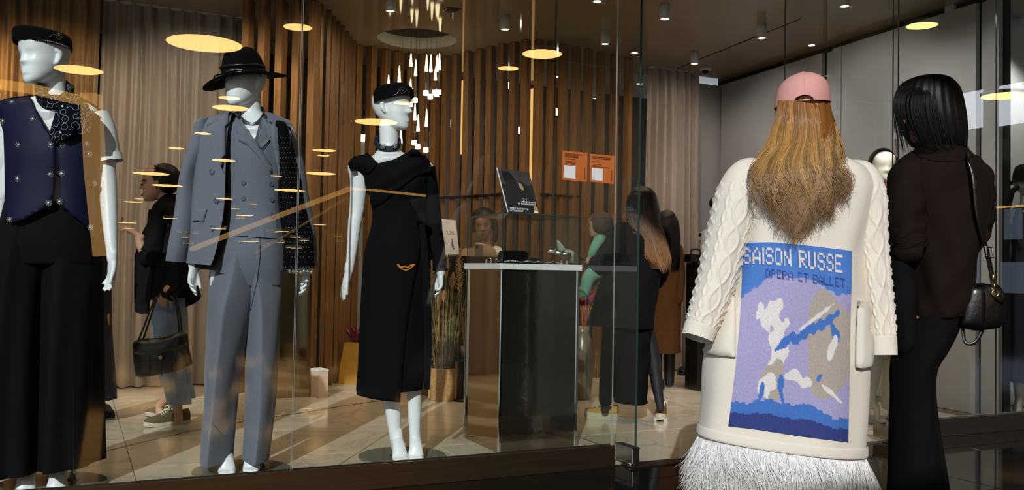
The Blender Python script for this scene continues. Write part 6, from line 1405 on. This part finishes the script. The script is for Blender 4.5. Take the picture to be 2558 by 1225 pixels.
mb = MB(); mb.ell(P(354,462,YW-.045), RIGHT*.006, FWD*.010, UP*.006); mb.build('eye', M['eye'], t); mb = MB(); mb.sweep([P(352,453,YW-.03), P(358,450,YW-.055), P(367,452,YW-.075)], [.0022,.003,.001], seg=6); mb.build('eyebrow', M['eye'], t)
mb = MB(); mb.sweep([P(352,489,YW), P(356,488,YW-.02), P(362,489,YW-.03)], [.004,.004,.001], seg=6); mb.build('lips', M['lip'], t)
hc_ = P(405, 452, YW); mb = MB()
rings = []
for i in range(17):
    a = -1.25+2.8*i/16; rings.append([hc_+RIGHT*(.018+.108*math.cos(a)*(.97+.03*math.sin(13*q)))+FWD*(.088*math.sin(a)*math.cos(q)) *1 for q in [0]] if False else None)
mb.ell(P(410,448,YW), RIGHT*.105, FWD*.088, UP*.100, 40, 20)
kp = MB(); kp.v = mb.v
face = [(330,400), (362,400), (368,428), (382,446), (396,452), (400,472), (412,486), (420,530), (330,530)]
for f in mb.f:
    c = sum((mb.v[i] for i in f), Vector())/len(f); x, y = proj(c)
    if not inpoly(x, y, face): kp.f.append(f); kp.m.append(0)
hb = kp.build('hair', M['brown_hair'], t)
mb = MB(); rg = random.Random(9)
for k in range(160):
    a = rg.uniform(-1.4, 1.4); u = rg.uniform(0, 1); p0 = P(372+u*14, 424-u*12, YW-.05*math.cos(a)); mid = P(410+10*a, 430+26*abs(a)+rg.uniform(-10, 10), YW-.092*math.cos(a*.8)); e = P(444+rg.uniform(-4, 6), 462+rg.uniform(-12, 14), YW-.02*math.cos(a))
    mb.sweep([p0, mid, e], [.0010, .0016, .0012], seg=4, sub=5)
for k in range(60): p = P(443+rg.gauss(0,5), 462+rg.gauss(0,9), YW+rg.gauss(0,.02)); v = Vector((rg.gauss(0,1), rg.gauss(0,1), rg.gauss(0,1))).normalized()*.035; mb.sweep([p, p+v*.6+UP*.008, p+v], [.0022, .002, .0008], seg=4, sub=2)
tag(mb.build('hair_strands', M['brown_hair'], hb), kind='stuff')
lw = lambda a, v: .008*math.sin(3*a+8*v)*v+.004*math.sin(19*v+4*a)
mb = MB(); loft(mb, [(486,486,408,440,YW+.01,.05), (500,500,396,454,YW,.08), (520,520,384,466,YW,.115), (560,560,374,480,YW,.14), (620,620,356,490,YW,.16), (680,680,346,494,YW,.165), (735,728,342,496,YW,.17), (752,742,344,496,YW,.17)], seg=72, sub=6, disp=lw); bw = bvh(mb); jk = mb.build('blazer', M['black_wool'], t)
mb = MB(); decal(mb, bw, [(421,482), (400,505), (378,538), (352,588), (336,640), (335,720), (336,779), (350,785), (373,784), (376,730), (385,650), (398,570), (416,520)], .002, .006, res=8, Yf=YW-.12); decal(mb, bw, [(463,735), (497,728), (500,748), (484,760), (463,768)], .002, .006, res=8, Yf=YW-.1); mb.build('front_panel', M['black_wool'], jk)
mb = MB(); limb(mb, [(430,528,YW-.10,24), (452,600,YW-.16,27), (452,670,YW-.20,26), (436,712,YW-.24,22), (424,734,YW-.27,19)], seg=24, disp=lw); mb.build('sleeve', M['black_wool'], jk)
mb = MB(); limb(mb, [(400,530,YW-.10,26), (386,600,YW-.14,26), (372,640,YW-.16,24), (358,626,YW-.17,19)], seg=24, disp=lw, caps=False); mb.build('sleeve', M['black_wool'], jk)
mb = MB(); limb(mb, [(412,492,YW,19), (418,506,YW,18.5), (424,520,YW,24)], seg=24, caps=False); mb.build('turtleneck', mat('speckled_knit', '3a3531', .8, col2='8a8077', vscale=90), t)
mb = MB(); C = P(306, 549, YW-.2); mb.sweep([C+FWD*(.011*math.cos(k*.785))+UP*(.011*math.sin(k*.785)) for k in range(9)], [.003]*9, seg=6, sub=1, caps=False); tag(mb.build('finger_ring', M['gold'], t), 'gold ring on the pointing finger')
mb = MB(); loft(mb, [(720,720,384,464,YW,.12), (770,770,383,464,YW-.02,.12), (830,830,384,460,YW-.04,.105), (890,890,393,459,YW-.04,.095), (950,950,405,463,YW-.03,.09), (1005,1011,419,472,YW-.03,.085)], seg=48, sub=6, disp=lw)
loft(mb, [(740,740,400,466,YW+.10,.11), (830,830,404,466,YW+.12,.10), (920,920,420,474,YW+.12,.09), (998,996,432,482,YW+.12,.085)], seg=48, sub=5, disp=lw); jn = mb.build('jeans', M['denim'], t); jb = bvh(mb)
mb = MB(); stroke(mb, jb, [(416,745), (418,800), (418,860), (432,930), (446,1005)], .0022, .0005); mb.build('seam', M['denim'], jn)
g, f, s = sneaker(t, Fl(473, 1058), Fl(359, 1069), M['olive_suede'], M['sole'], .026)
toe, heel = Fl(359, 1069), Fl(473, 1058); sd = f.cross(UP); sd = sd if sd.dot(CAM0-heel) > 0 else -sd
mb = MB()
for a, c in (((.40,.074), (.34,.034)), ((.24,.066), (.32,.030))): mb.sweep([heel+f*(.28*a[0]*0+a[0]*(toe-heel).length)+UP*a[1]+sd*.036, heel+f*(c[0]*(toe-heel).length)+UP*c[1]+sd*.040], [(.007,.003), (.006,.003)], ref=sd, seg=8, sub=2)
mb.build('side_mark', M['rubber'], g)
sneaker(t, Fl(452, 1034), Fl(364, 1043), M['olive_suede'], M['sole'], .026)
# chain bag
YH = YW-.30; t = thing('handbag', 'quilted black leather handbag on chain straps held by the woman in jeans', 'bag', P(405, 940, YH))
m = slab([(336,856), (352,848), (400,846), (430,838), (452,828), (464,838), (470,880), (477,912), (450,926), (400,936), (362,943), (344,940), (338,900)], YH, .10, .018, 8); bb = bvh(m); m.build('bag_body', M['black_leather'], t)
mb = MB()
for pts in ([(336,856), (352,850), (400,848), (430,842), (452,829), (464,838), (468,860), (440,876), (400,884), (360,888), (338,884)],): decal(mb, bb, pts, .002, .012, res=9, puff=.006)
mb.build('flap', M['black_leather'], t)
mb = MB()
for pts in ([(372,848), (376,890), (374,938)], [(402,846), (406,890), (404,934)], [(434,840), (442,880), (440,926)], [(340,905), (400,900), (472,890)]): stroke(mb, bb, pts, .002, .012)
mb.build('quilt_seam', M['rubber'], t); mb = MB(); disc_on(mb, bb, 402, 893, .012, .006, .014); mb.build('clasp', M['steel'], t)
for k, pts in enumerate(([(346,850), (362,810), (384,754), (398,738)], [(356,852), (372,806), (388,756), (402,740)], [(448,830), (444,790), (436,752), (424,738)], [(454,830), (450,790), (440,750), (426,736)])):
    mb = MB(); A = cr_interp([list(P(x, y, YH+(.03 if k % 2 else -.01))) for x, y in pts], 12)
    for i, q in enumerate(A): mb.ell(Vector(q), (.0055, 0, 0), (0, .0055, 0), (0, 0, .009), 6, 4)
    mb.build('chain', M['black_leather'], t)
# ------------------------------------------------------------------ dark figure behind the vest mannequin
YD = 5.75; c = Fl(258, 1040); t = thing('person', 'person in a long dark navy coat mostly hidden behind the vest mannequin', 'person', c)
b = MB(); head(b, P(236, 432, YD), .23, yaw=1.0, seg=40, rows=36); limb(b, [(236,460,YD,18), (236,490,YD,20)], sub=2); loft(b, [(495,495,205,262,YD,.06), (520,520,196,268,YD,.09), (700,700,205,262,YD,.09), (800,800,205,262,YD,.09)], cap0=True, cap1=True)
for x in (224, 250): limb(b, [(x,790,YD,24), (x,900,YD,18), (x,1020,YD,10)])
remesh(b, .01).build('body', M['skin_fair'], t)
mb = MB(); loft(mb, [(486,486,212,258,YD,.05), (506,506,198,268,YD,.10), (560,560,194,272,YD,.13), (700,700,192,272,YD,.14), (860,860,190,274,YD,.16), (1000,1000,186,279,YD,.18)], seg=40, disp=lw); mb.build('coat', M['navy_cloth'], t)
mb = MB(); mb.ell(P(236,424,YD+.01), RIGHT*.085, FWD*.09, UP*.095, 20, 12); mb.build('hair', M['hair_dark'], t)
for sx in (218, 262): sneaker(t, Fl(sx-6, 1034), Fl(sx+16, 1046), M['black_leather'], M['rubber'], .02, laces=False)
# ------------------------------------------------------------------ woman with the baby, seen from behind
YA = 6.16
t = thing('person', 'woman with long ombre hair in a black coat and gold glitter sneakers carrying a baby', 'person', Fl(1580, 1050))
b = MB(); head(b, P(1602, 518, YA), .24, yaw=2.75, pitch=-.1, seg=48, rows=40); limb(b, [(1600,545,YA,18), (1600,570,YA,24), (1598,585,YA,48)], sub=2)
loft(b, [(575,575,1550,1646,YA,.06), (640,640,1540,1650,YA,.10), (740,740,1535,1640,YA,.10), (810,810,1540,1630,YA,.09)], cap0=True, cap1=True)
limb(b, [(1545,800,YA-.02,28), (1525,900,YA-.02,21), (1514,980,YA-.02,13), (1511,1025,YA-.02,10)]); limb(b, [(1600,800,YA+.03,28), (1630,890,YA+.02,20), (1642,970,YA,14), (1650,1020,YA-.02,10)])
limb(b, [(1552,590,YA-.02,22), (1515,640,YA-.10,18), (1492,655,YA-.02,14), (1478,650,YA+.06,11)]); hand(b, P(1476, 650, YA+.06), Vector(-RIGHT+UP*.1), UP, L=.15, thumb=1, curl=(.5,.5,.5,.5))
limb(b, [(1650,600,YA+.05,20), (1640,690,YA+.14,16), (1560,700,YA+.24,12)])
remesh(b, .0075).build('body', M['tights'], t)
mb = MB(); loft(mb, [(552,552,1572,1632,YA,.06), (566,566,1552,1650,YA,.09), (590,590,1532,1660,YA,.125), (640,640,1512,1662,YA,.14), (700,700,1500,1650,YA,.15), (760,756,1484,1642,YA,.165), (812,822,1466,1634,YA,.175)], seg=64, sub=6, disp=lw)
limb(mb, [(1556,584,YA-.04,30), (1528,628,YA-.10,30), (1502,660,YA-.08,27), (1482,662,YA+.02,20)], seg=24, disp=lw); limb(mb, [(1648,590,YA+.02,28), (1650,650,YA+.06,27), (1640,700,YA+.12,22)], seg=24, disp=lw); mb.build('coat', M['black_wool'], t)
mb = MB(); loft(mb, [(790,790,1536,1632,YA+.02,.12), (860,860,1534,1628,YA+.02,.13), (940,940,1533,1620,YA+.02,.135), (1004,1008,1534,1618,YA+.02,.14)], seg=56, sub=6, disp=lw); mb.build('skirt', M['black_cloth'], t)
mb = MB(); limb(mb, [(1540,800,YA-.06,30), (1524,900,YA-.05,25), (1513,1000,YA-.04,17)], seg=24); mb.build('legging', M['black_cloth'], t)
mb = MB(); loft(mb, [(466,466,1594,1612,YA,.03), (472,472,1580,1626,YA,.07), (490,490,1568,1640,YA,.10), (525,525,1562,1648,YA-.005,.105), (560,560,1570,1652,YA-.03,.09), (600,600,1588,1664,YA-.06,.07), (640,640,1604,1674,YA-.09,.05), (672,676,1622,1676,YA-.11,.03)], seg=48, sub=5, cap0=True); mb.col = [np.array(lin('1d130d')) if v.z > 1.25 else np.array(lin('3b2615')) for v in mb.v]; hb = mb.build('hair', M['hair_strand'], t)
mb = MB(); cols = []; rg = random.Random(17)
for k in range(420):
    u = rg.uniform(-.97, .97); n = 14; q = []; ph = rg.uniform(0, 6); y1 = 684-34*abs(u-.3)+rg.uniform(-30, 4); rr = rg.uniform(.0012, .0026); am = rg.uniform(1, 3.5)
    for i in range(n+1):
        f = i/n; y = 472+(y1-472)*f; xl = np.interp(y, (466,490,525,560,600,640,685), (1590,1568,1562,1570,1586,1602,1626)); xr = np.interp(y, (466,490,525,560,600,640,685), (1616,1640,1648,1652,1665,1677,1678)); Yc = np.interp(y, (466,525,560,600,640,685), (YA,YA-.005,YA-.03,YA-.06,YA-.09,YA-.12)); bb = np.interp(y, (466,490,525,560,640,685), (.04,.102,.108,.093,.055,.035))
        q.append(P((xl+xr)/2+u*(xr-xl)/2+am*f*math.sin(ph+7*f), y, Yc-bb*math.sqrt(1-u*u)-rr))
    n0 = len(mb.v); mb.sweep(q, [rr]*n+[rr*.3], seg=4, sub=1, caps=False); tn = rg.uniform(.6, 1.3)
    for s_ in range(len(mb.v)-n0): f = (s_//4)/n; w_ = min(1, max(0, f-.25)*1.6)*rg.uniform(.6, 1); cols.append((np.array(lin('1f140d'))*(1-w_)+np.array(lin('8a5c30'))*w_)*tn)
mb.col = cols; tag(mb.build('hair_strands', M['hair_strand'], hb), kind='stuff')
sneaker(t, Fl(1545, 1050), Fl(1460, 1046), M['glitter'], M['sole'], .045, tread=True); sneaker(t, Fl(1655, 1040), Fl(1649, 1056), M['glitter'], M['sole'], .045, tread=True)
# baby
YK = YA+.05; t = thing('baby', 'baby in a green onesie carried on the arm of the woman in black', 'baby', P(1490, 660, YK))
M['green_knit'] = mat('green_onesie', '6f9a80', .85, var=.06, vscale=40); M['baby_hair'] = mat('baby_hair', '4a3226', .8, var=.15, vscale=60); M['magenta'] = mat('magenta_shoe', '9c2438', .6)
b = MB(); head(b, P(1497, 565, YK), .175, yaw=-2.15, pitch=-.1, seg=40, rows=36, wide=1.2); limb(b, [(1500,588,YK,10), (1502,600,YK,14)], sub=2)
loft(b, [(598,598,1484,1522,YK,.05), (640,640,1482,1530,YK,.07), (690,690,1478,1528,YK,.07)], cap0=True, cap1=True)
limb(b, [(1492,602,YK-.06,11), (1483,622,YK-.08,10), (1475,640,YK-.08,7.5)]); hand(b, P(1474,641,YK-.08), Vector(-RIGHT*.4-UP), FWD, L=.085, thumb=1, curl=(.5,.5,.6,.6), width=1.1)
limb(b, [(1500,680,YK-.05,17), (1472,690,YK-.09,14), (1462,720,YK-.09,11), (1456,748,YK-.09,9)]); remesh(b, .006).build('body', M['skin_fair'], t)
mb = MB(); mb.ell(P(1500,558,YK), RIGHT*.090, FWD*.086, UP*.082, 24, 14); kp = MB(); kp.v = mb.v
for f in mb.f:
    c = sum((mb.v[i] for i in f), Vector())/len(f); x, y = proj(c)
    if x > 1472+(y-540)*.35 and y < 584: kp.f.append(f); kp.m.append(0)
kp.build('hair', M['baby_hair'], t)
mb = MB(); loft(mb, [(590,594,1486,1520,YK,.052), (604,604,1480,1528,YK,.07), (640,640,1478,1534,YK,.085), (690,690,1474,1532,YK,.09), (715,715,1484,1524,YK,.06)], seg=32, sub=4, cap1=True); limb(mb, [(1498,600,YK-.05,15), (1487,618,YK-.08,13), (1478,636,YK-.08,10)], seg=16); limb(mb, [(1506,676,YK-.06,20), (1474,690,YK-.10,18), (1464,716,YK-.10,15), (1458,740,YK-.10,12)], seg=16); mb.build('onesie', M['green_knit'], t)
mb = MB(); mb.sweep([P(1462,744,YK-.09), P(1454,752,YK-.10), P(1442,757,YK-.11)], [.032,.034,.02], seg=14); mb.build('shoe', M['magenta'], t)
mb = MB(); mb.sweep([P(1478,742,YK-.03), P(1470,752,YK-.04), P(1460,757,YK-.05)], [.030,.032,.02], seg=14); mb.build('shoe', M['magenta'], t)
# ------------------------------------------------------------------ woman in the camel coat farther back
YO = 8.0; t = thing('person', 'dark-haired person in a long camel coat standing behind the woman with the baby', 'person', Fl(1655, 963))
M['camel'] = mat('camel_coat', '5c3a17', .85, var=.08, vscale=20)
b = MB(); head(b, P(1666, 560, YO), .235, yaw=2.9, seg=40, rows=36); limb(b, [(1664,585,YO,14), (1662,605,YO,18)], sub=2); loft(b, [(605,605,1628,1694,YO,.07), (700,700,1630,1690,YO,.1), (860,860,1630,1690,YO,.1)], cap0=True, cap1=True)
for x in (1640, 1672): limb(b, [(x,850,YO,14), (x,930,YO,11), (x,955,YO,9)])
remesh(b, .011).build('body', M['tights'], t)
mb = MB(); loft(mb, [(600,600,1640,1690,YO,.07), (615,615,1620,1700,YO,.11), (680,680,1612,1704,YO,.15), (760,760,1612,1702,YO,.16), (880,880,1608,1702,YO,.18)], seg=48, disp=lw)
limb(mb, [(1692,624,YO-.02,15), (1698,690,YO-.06,14), (1694,750,YO-.1,12)], seg=16); mb.build('coat', M['camel'], t)
mb = MB(); loft(mb, [(533,533,1660,1674,YO,.03), (545,545,1642,1690,YO,.10), (575,575,1640,1698,YO-.02,.12), (630,630,1650,1700,YO-.06,.10), (680,676,1664,1696,YO-.08,.06)], seg=32, disp=bob, cap0=True, cap1=True); mb.build('hair', M['hair_dark'], t)
mb = MB(); limb(mb, [(1638,870,YO-.04,16), (1640,920,YO-.04,14), (1641,955,YO-.04,12)], seg=16); mb.sweep([Fl(1641,960)+UP*.05, Fl(1648,970)+UP*.04, Fl(1652,976)+UP*.03], [.045,.04,.03], ref=UP, seg=14); mb.build('boot', M['black_leather'], t)
mb = MB(); limb(mb, [(1672,870,YO+.04,16), (1672,920,YO+.04,14), (1672,955,YO+.04,12)], seg=16); mb.build('boot', M['black_leather'], t)
# ------------------------------------------------------------------ seated woman with the phone
YC = 7.85; t = thing('person', 'seated dark-haired woman looking down at a phone behind the glass case', 'person', P(1208, 760, YC))
b = MB(); hMc, cfw, clx, cup = head(b, P(1207, 562, YC), .243, yaw=-.05, pitch=-.28, roll=.05, seg=64, rows=56, nose=.8, wide=1.08); limb(b, [(1210,590,YC+.02,16), (1210,612,YC+.02,16), (1210,628,YC+.02,30)], sub=3)
loft(b, [(622,622,1168,1250,YC,.06), (660,660,1164,1252,YC,.10), (740,740,1170,1246,YC,.10)], cap0=True, cap1=True)
limb(b, [(1170,640,YC-.02,15), (1164,690,YC-.10,13), (1192,650,YC-.24,9)]); hand(b, P(1190,648,YC-.24), Vector(UP+RIGHT*.2), FWD+RIGHT*.4, L=.15, thumb=1, curl=(.4,.4,.5,.5))
remesh(b, .0055).build('body', M['skin_fair'], t)
for sx in (-1, 1):
    mb = MB(); c = hMc(sx*.13, .36, .485); mb.sweep([c-clx*.014, c-cup*.003+cfw*.003, c+clx*.014], [.002,.0035,.002], seg=6); mb.build('eyelid', M['eye'], t)
    mb = MB(); c = hMc(sx*.13, .385, .575); mb.sweep([c-clx*.016*sx, c+cup*.003, c+clx*.02*sx-cup*.002], [.0025,.003,.0015], seg=6); mb.build('eyebrow', M['eye'], t)
mb = MB(); c = hMc(0, .41, .20); mb.sweep([c-clx*.017, c+cfw*.003, c+clx*.017], [.002,.005,.002], seg=8); mb.build('lips', M['lip'], t)
mb = MB(); mb.ell(P(1208,549,YC+.02), RIGHT*.112, FWD*.135, UP*.108, 48, 26); kp = MB(); kp.v = mb.v
for f in mb.f:
    c = sum((mb.v[i] for i in f), Vector())/len(f); x, y = proj(c)
    if not ((c-P(x, y, YC+.02)).dot(FWD) < -.0 and y > 543+.03*(x-1202)**2*.4 and abs(x-1207) < 21): kp.f.append(f); kp.m.append(0)
for sx, pts in ((-1, [(1196,528), (1186,548), (1185,575)]), (1, [(1214,528), (1234,548), (1238,580), (1236,600)])): limb(kp, [(x, y, YC-.03, 7) for x, y in pts], seg=12)
kp.build('hair', M['brown_hair'], t)
M['tan_top'] = mat('tan_top', '8d7558', .8, var=.05); mb = MB(); loft(mb, [(616,616,1186,1234,YC+.01,.06), (626,626,1164,1254,YC,.09), (650,650,1150,1266,YC,.125), (700,700,1148,1266,YC,.13), (760,760,1160,1256,YC,.14)], seg=40, disp=lw); tb = bvh(mb); tp_ = mb.build('top', M['tan_top'], t)
mb = MB(); limb(mb, [(1240,628,YC-.02,14), (1256,655,YC-.05,17), (1262,700,YC-.1,16)], seg=20, disp=lw); mb.build('white_sleeve', M['white_cotton'], tp_)
mb = MB(); limb(mb, [(1166,634,YC-.02,14), (1160,660,YC-.06,16), (1166,700,YC-.1,15)], seg=20, disp=lw); mb.build('sleeve', M['tan_top'], tp_)
mb = MB(); limb(mb, [(1190,760,YC-.1,18), (1185,780,YC-.3,17), (1186,900,YC-.32,12)], seg=14); limb(mb, [(1228,760,YC-.1,18), (1232,780,YC-.3,17), (1230,900,YC-.32,12)], seg=14); mb.build('trousers', M['black_cloth'], t)
c = P(1197, 628, YC-.30); t = thing('phone', 'pink smartphone held up by the seated woman', 'phone', c); b = MB(); b.bbox((-.034, -.004, -.07), (.034, .004, .07), .003); R3 = Matrix((RIGHT, FWD*.9+UP*.3, UP*.9-FWD*.3)).transposed(); b.v = [c+R3 @ v for v in b.v]; M['rose'] = mat('rose_case', 'c8a8a8', .3, metal=.3); b.build('case', M['rose'], t, smooth=False)
b = MB(); b.bbox((-.03, -.007, .025), (-.006, -.003, .062), .002); b.v = [c+R3 @ v for v in b.v]; b.build('camera_bump', M['black'], t, smooth=False)
c2 = P(1208, 760, YC+.02); b = MB(); b.lathe([(.0005, c2.z), (.17, c2.z), (.175, c2.z-.03), (.03, c2.z-.04), (.025, .03), (.2, .015), (.2, 0), (.0005, 0)], (c2.x, c2.y, 0), 24); tag(b.build('stool', M['black_leather'], loc=(c2.x, c2.y, 0)), 'black round stool under the seated woman', 'stool')
# ------------------------------------------------------------------ man half hidden behind the ivory coat
YN = 8.75; c = Fl(1740, 934); t = thing('person', 'man in a pale shirt and black trousers mostly hidden behind the ivory sleeve', 'person', c)
b = MB(); head(b, P(1796, 520, YN), .23, yaw=.3, seg=40, rows=36); limb(b, [(1798,545,YN,14), (1798,570,YN,18)], sub=2); loft(b, [(575,575,1766,1832,YN,.07), (660,660,1770,1828,YN,.1), (730,730,1772,1826,YN,.09)], cap0=True, cap1=True)
limb(b, [(1784,720,YN,18), (1768,820,YN,14), (1752,910,YN,9)]); limb(b, [(1814,720,YN,18), (1818,820,YN,14), (1820,910,YN,9)]); limb(b, [(1770,590,YN-.02,12), (1764,640,YN-.08,10), (1750,655,YN-.2,7)]); hand(b, P(1749, 655, YN-.2), -RIGHT, -UP, L=.15, thumb=1)
remesh(b, .01).build('body', M['skin_dark'], t)
M['pale_shirt'] = mat('pale_shirt', '9a9a98', .8); mb = MB(); loft(mb, [(568,568,1782,1818,YN,.05), (580,580,1762,1838,YN,.1), (640,640,1760,1836,YN,.13), (720,720,1766,1830,YN,.12)], seg=40, disp=lw); limb(mb, [(1768,588,YN-.02,16), (1762,630,YN-.06,15)], seg=16); mb.build('shirt', M['pale_shirt'], t)
mb = MB(); mb.ell(P(1794,508,YN+.01), RIGHT*.088, FWD*.095, UP*.075, 24, 12); mb.build('hair', M['hair_dark'], t)
mb = MB(); limb(mb, [(1786,716,YN,24), (1770,820,YN,21), (1755,918,YN,17)], seg=24, disp=lw); limb(mb, [(1812,716,YN,24), (1818,820,YN,21), (1820,918,YN,17)], seg=24, disp=lw); mb.build('trousers', M['black_cloth'], t)
sneaker(t, Fl(1760, 928), Fl(1699, 938), M['black_leather'], M['rubber'], .018, ankle=.085, laces=False); sneaker(t, Fl(1832, 925), Fl(1790, 938), M['black_leather'], M['rubber'], .018, laces=False)
YQ = 7.9; q = P(1734, 656, YQ); t = thing('stand_table', 'dark draped stand carrying the black case beside the curtain', 'stand', (q.x, q.y, 0))
b = MB(); b.bbox((q.x-.02, q.y-.09, 0), (q.x+.22, q.y+.09, q.z), .006); b.build('column', M['counter'], t, smooth=False)
t = thing('briefcase', 'small black case with handle standing by the right curtain', 'case', q); b = MB(); b.bbox((q.x-.07, q.y-.05, q.z+.001), (q.x+.10, q.y+.05, q.z+.07), .006); b.build('case', M['black_leather'], t, smooth=False)
b = MB(); b.sweep([Vector((q.x-.03, q.y, q.z+.065)), Vector((q.x-.03, q.y, q.z+.11)), Vector((q.x+.055, q.y, q.z+.112)), Vector((q.x+.06, q.y, q.z+.065))], [.007]*4, seg=8, sub=4); b.build('handle', M['black_leather'], t)
YJ = 7.86; q2 = Vector((q.x+.15, q.y, q.z)); t = thing('white_handbag', 'white handbag with a yellow silk scarf on the dark stand past the ivory sleeve', 'bag', q2); b = MB(); b.bbox(q2+Vector((-.045, -.06, .001)), q2+Vector((.06, .06, .12)), .015); b.build('bag_body', M['white_cotton'], t)
b = MB(); b.sweep([q2+Vector((-.05, -.07, .10)), q2+Vector((-.09, -.10, .05)), q2+Vector((-.09, -.11, -.12)), q2+Vector((-.06, -.10, -.24))], [(.018,.004)]*4, ref=FWD, seg=8); b.build('strap', M['white_cotton'], t); M['yellow_silk'] = mat('yellow_silk', 'c98d2e', .5, col2='5a3a14', vscale=40); b = MB(); b.sweep([q2+Vector((-.09, -.10, .02)), q2+Vector((-.05, -.09, .06)), q2+Vector((.02, -.08, .12))], [(.02,.012), (.035,.016), (.02,.01)], seg=10); b.build('scarf', M['yellow_silk'], t)
# ------------------------------------------------------------------ mannequins at the right-hand window
Y4 = 6.22; t = thing('mannequin', 'white faceless mannequin with a black headscarf between the two shoppers', 'mannequin', Fl(2192, 1058), 'right window mannequins')
M['mann_warm'] = mat('mannequin_cream', 'd9d3c6', .45)
b = MB(); head(b, P(2205, 424, Y4), .25, yaw=-.05, nose=.5, lips=.5, eyes=.2, seg=56, rows=48, wide=1.0); limb(b, [(2205,455,Y4+.02,17), (2206,480,Y4+.02,17), (2206,500,Y4+.02,40)], sub=3)
loft(b, [(496,496,2160,2250,Y4,.06), (540,540,2160,2250,Y4,.1), (640,640,2172,2240,Y4,.08), (740,740,2160,2250,Y4,.1)], cap0=True, cap1=True)
limb(b, [(2184,730,Y4,26), (2186,850,Y4,22), (2183,930,Y4,18), (2176,985,Y4,12), (2177,1005,Y4,11)]); limb(b, [(2222,730,Y4+.1,26), (2222,850,Y4+.1,22), (2220,940,Y4+.1,17), (2214,1005,Y4+.1,11)])
foot(b, P(2177, 1004, Y4), P(2206, 1056, Y4-.02), .030); foot(b, P(2215, 1004, Y4+.1), P(2236, 1048, Y4+.08), .030)
limb(b, [(2164,510,Y4,18), (2150,600,Y4,15), (2148,690,Y4,12)]); limb(b, [(2248,510,Y4,18), (2262,600,Y4,15), (2264,690,Y4,12)]); hand(b, P(2148,692,Y4), -UP, RIGHT, L=.16, thumb=1); hand(b, P(2264,692,Y4), -UP, -RIGHT, L=.16, thumb=-1)
remesh(b, .0065).build('body', M['mann_warm'], t)
base_disc(t, 2196, 1052, .2, (2222, 1046), .9, 40)
mb = MB(); ring = []
for i in range(9):
    f = i/8; ring.append([P(2205+math.sin(a)*(31+1.5*f), 420-math.cos(a)*(46+3*f)-2, Y4-.05+.14*f) for a in [-2.5+5.0*k/40 for k in range(41)]])
mb.sweep([P(2205+math.sin(a)*33.5, 419-math.cos(a)*45, Y4-.045+.02*abs(a)) for a in [-2.3+4.6*k/24 for k in range(25)]], [(.012,.03)]*25, ref=FWD, seg=10, sub=1); mb.ell(P(2206,420,Y4+.06), RIGHT*.088, FWD*.09, UP*.125, 24, 14); mb.build('headscarf', M['black_felt'], t)
mb = MB(); loft(mb, [(494,494,2176,2236,Y4,.08), (510,510,2156,2256,Y4,.11), (560,560,2152,2258,Y4,.13), (640,640,2162,2248,Y4,.12), (740,740,2150,2262,Y4,.14), (872,872,2140,2272,Y4,.17)], seg=48, disp=lw); mb.build('dress', M['black_jersey'], t)
Y5 = 6.74; t = thing('mannequin', 'mannequin in a black brimmed hat and dark dress at the right picture edge', 'mannequin', P(2572, 1025, Y5), 'right window mannequins')
b = MB(); head(b, P(2568, 462, Y5), .25, yaw=.4, nose=.6, seg=40, rows=36); limb(b, [(2566,490,Y5,16), (2566,512,Y5,18), (2566,530,Y5,40)], sub=3); loft(b, [(524,524,2524,2612,Y5,.06), (600,600,2526,2610,Y5,.1), (800,800,2530,2606,Y5,.1)], cap0=True, cap1=True)
limb(b, [(2550,800,Y5,24), (2548,940,Y5,17), (2548,1000,Y5,11)]); limb(b, [(2586,800,Y5,24), (2586,940,Y5,17), (2586,1000,Y5,11)]); foot(b, P(2548,1000,Y5), P(2538,1034,Y5-.08), .03); foot(b, P(2586,1000,Y5), P(2580,1034,Y5-.08), .03)
limb(b, [(2528,535,Y5,15), (2518,640,Y5,13), (2516,720,Y5,10)]); hand(b, P(2516,722,Y5), -UP, RIGHT, L=.16, thumb=1)
remesh(b, .008).build('body', M['mann_warm'], t)
mb = MB(); C = P(2568, 453, Y5)
mb.lathe([(.0005, .13), (.05, .128), (.085, .11), (.10, .06), (.105, .0), (.165, -.006), (.175, -.012), (.165, -.014), (.10, -.008)], C, 40); mb.build('hat', M['black_felt'], t)
mb = MB(); loft(mb, [(516,516,2546,2590,Y5,.06), (530,528,2522,2612,Y5,.10), (580,580,2516,2618,Y5,.13), (700,700,2514,2620,Y5,.14), (860,860,2508,2624,Y5,.16), (952,958,2504,2628,Y5,.17)], seg=48, disp=lw); mb.build('dress', M['navy_cloth'], t)
mb = MB(); mb.sweep([P(2544,468,Y5-.1), P(2528,480,Y5-.12), P(2522,505,Y5-.13), P(2519,520,Y5-.13)], [(.014,.01), (.022,.01), (.02,.008), (.008,.006)], ref=FWD, seg=10); mb.sweep([P(2524,512,Y5-.13), P(2514,535,Y5-.14), P(2520,560,Y5-.14), P(2530,585,Y5-.14), P(2540,600,Y5-.14)], [(.014,.006)]*5, ref=FWD, seg=10); mb.build('scarf', M['black_jersey'], t)
base_disc(t, 2566, 1034, .2, (2590, 1030), .06, 40)
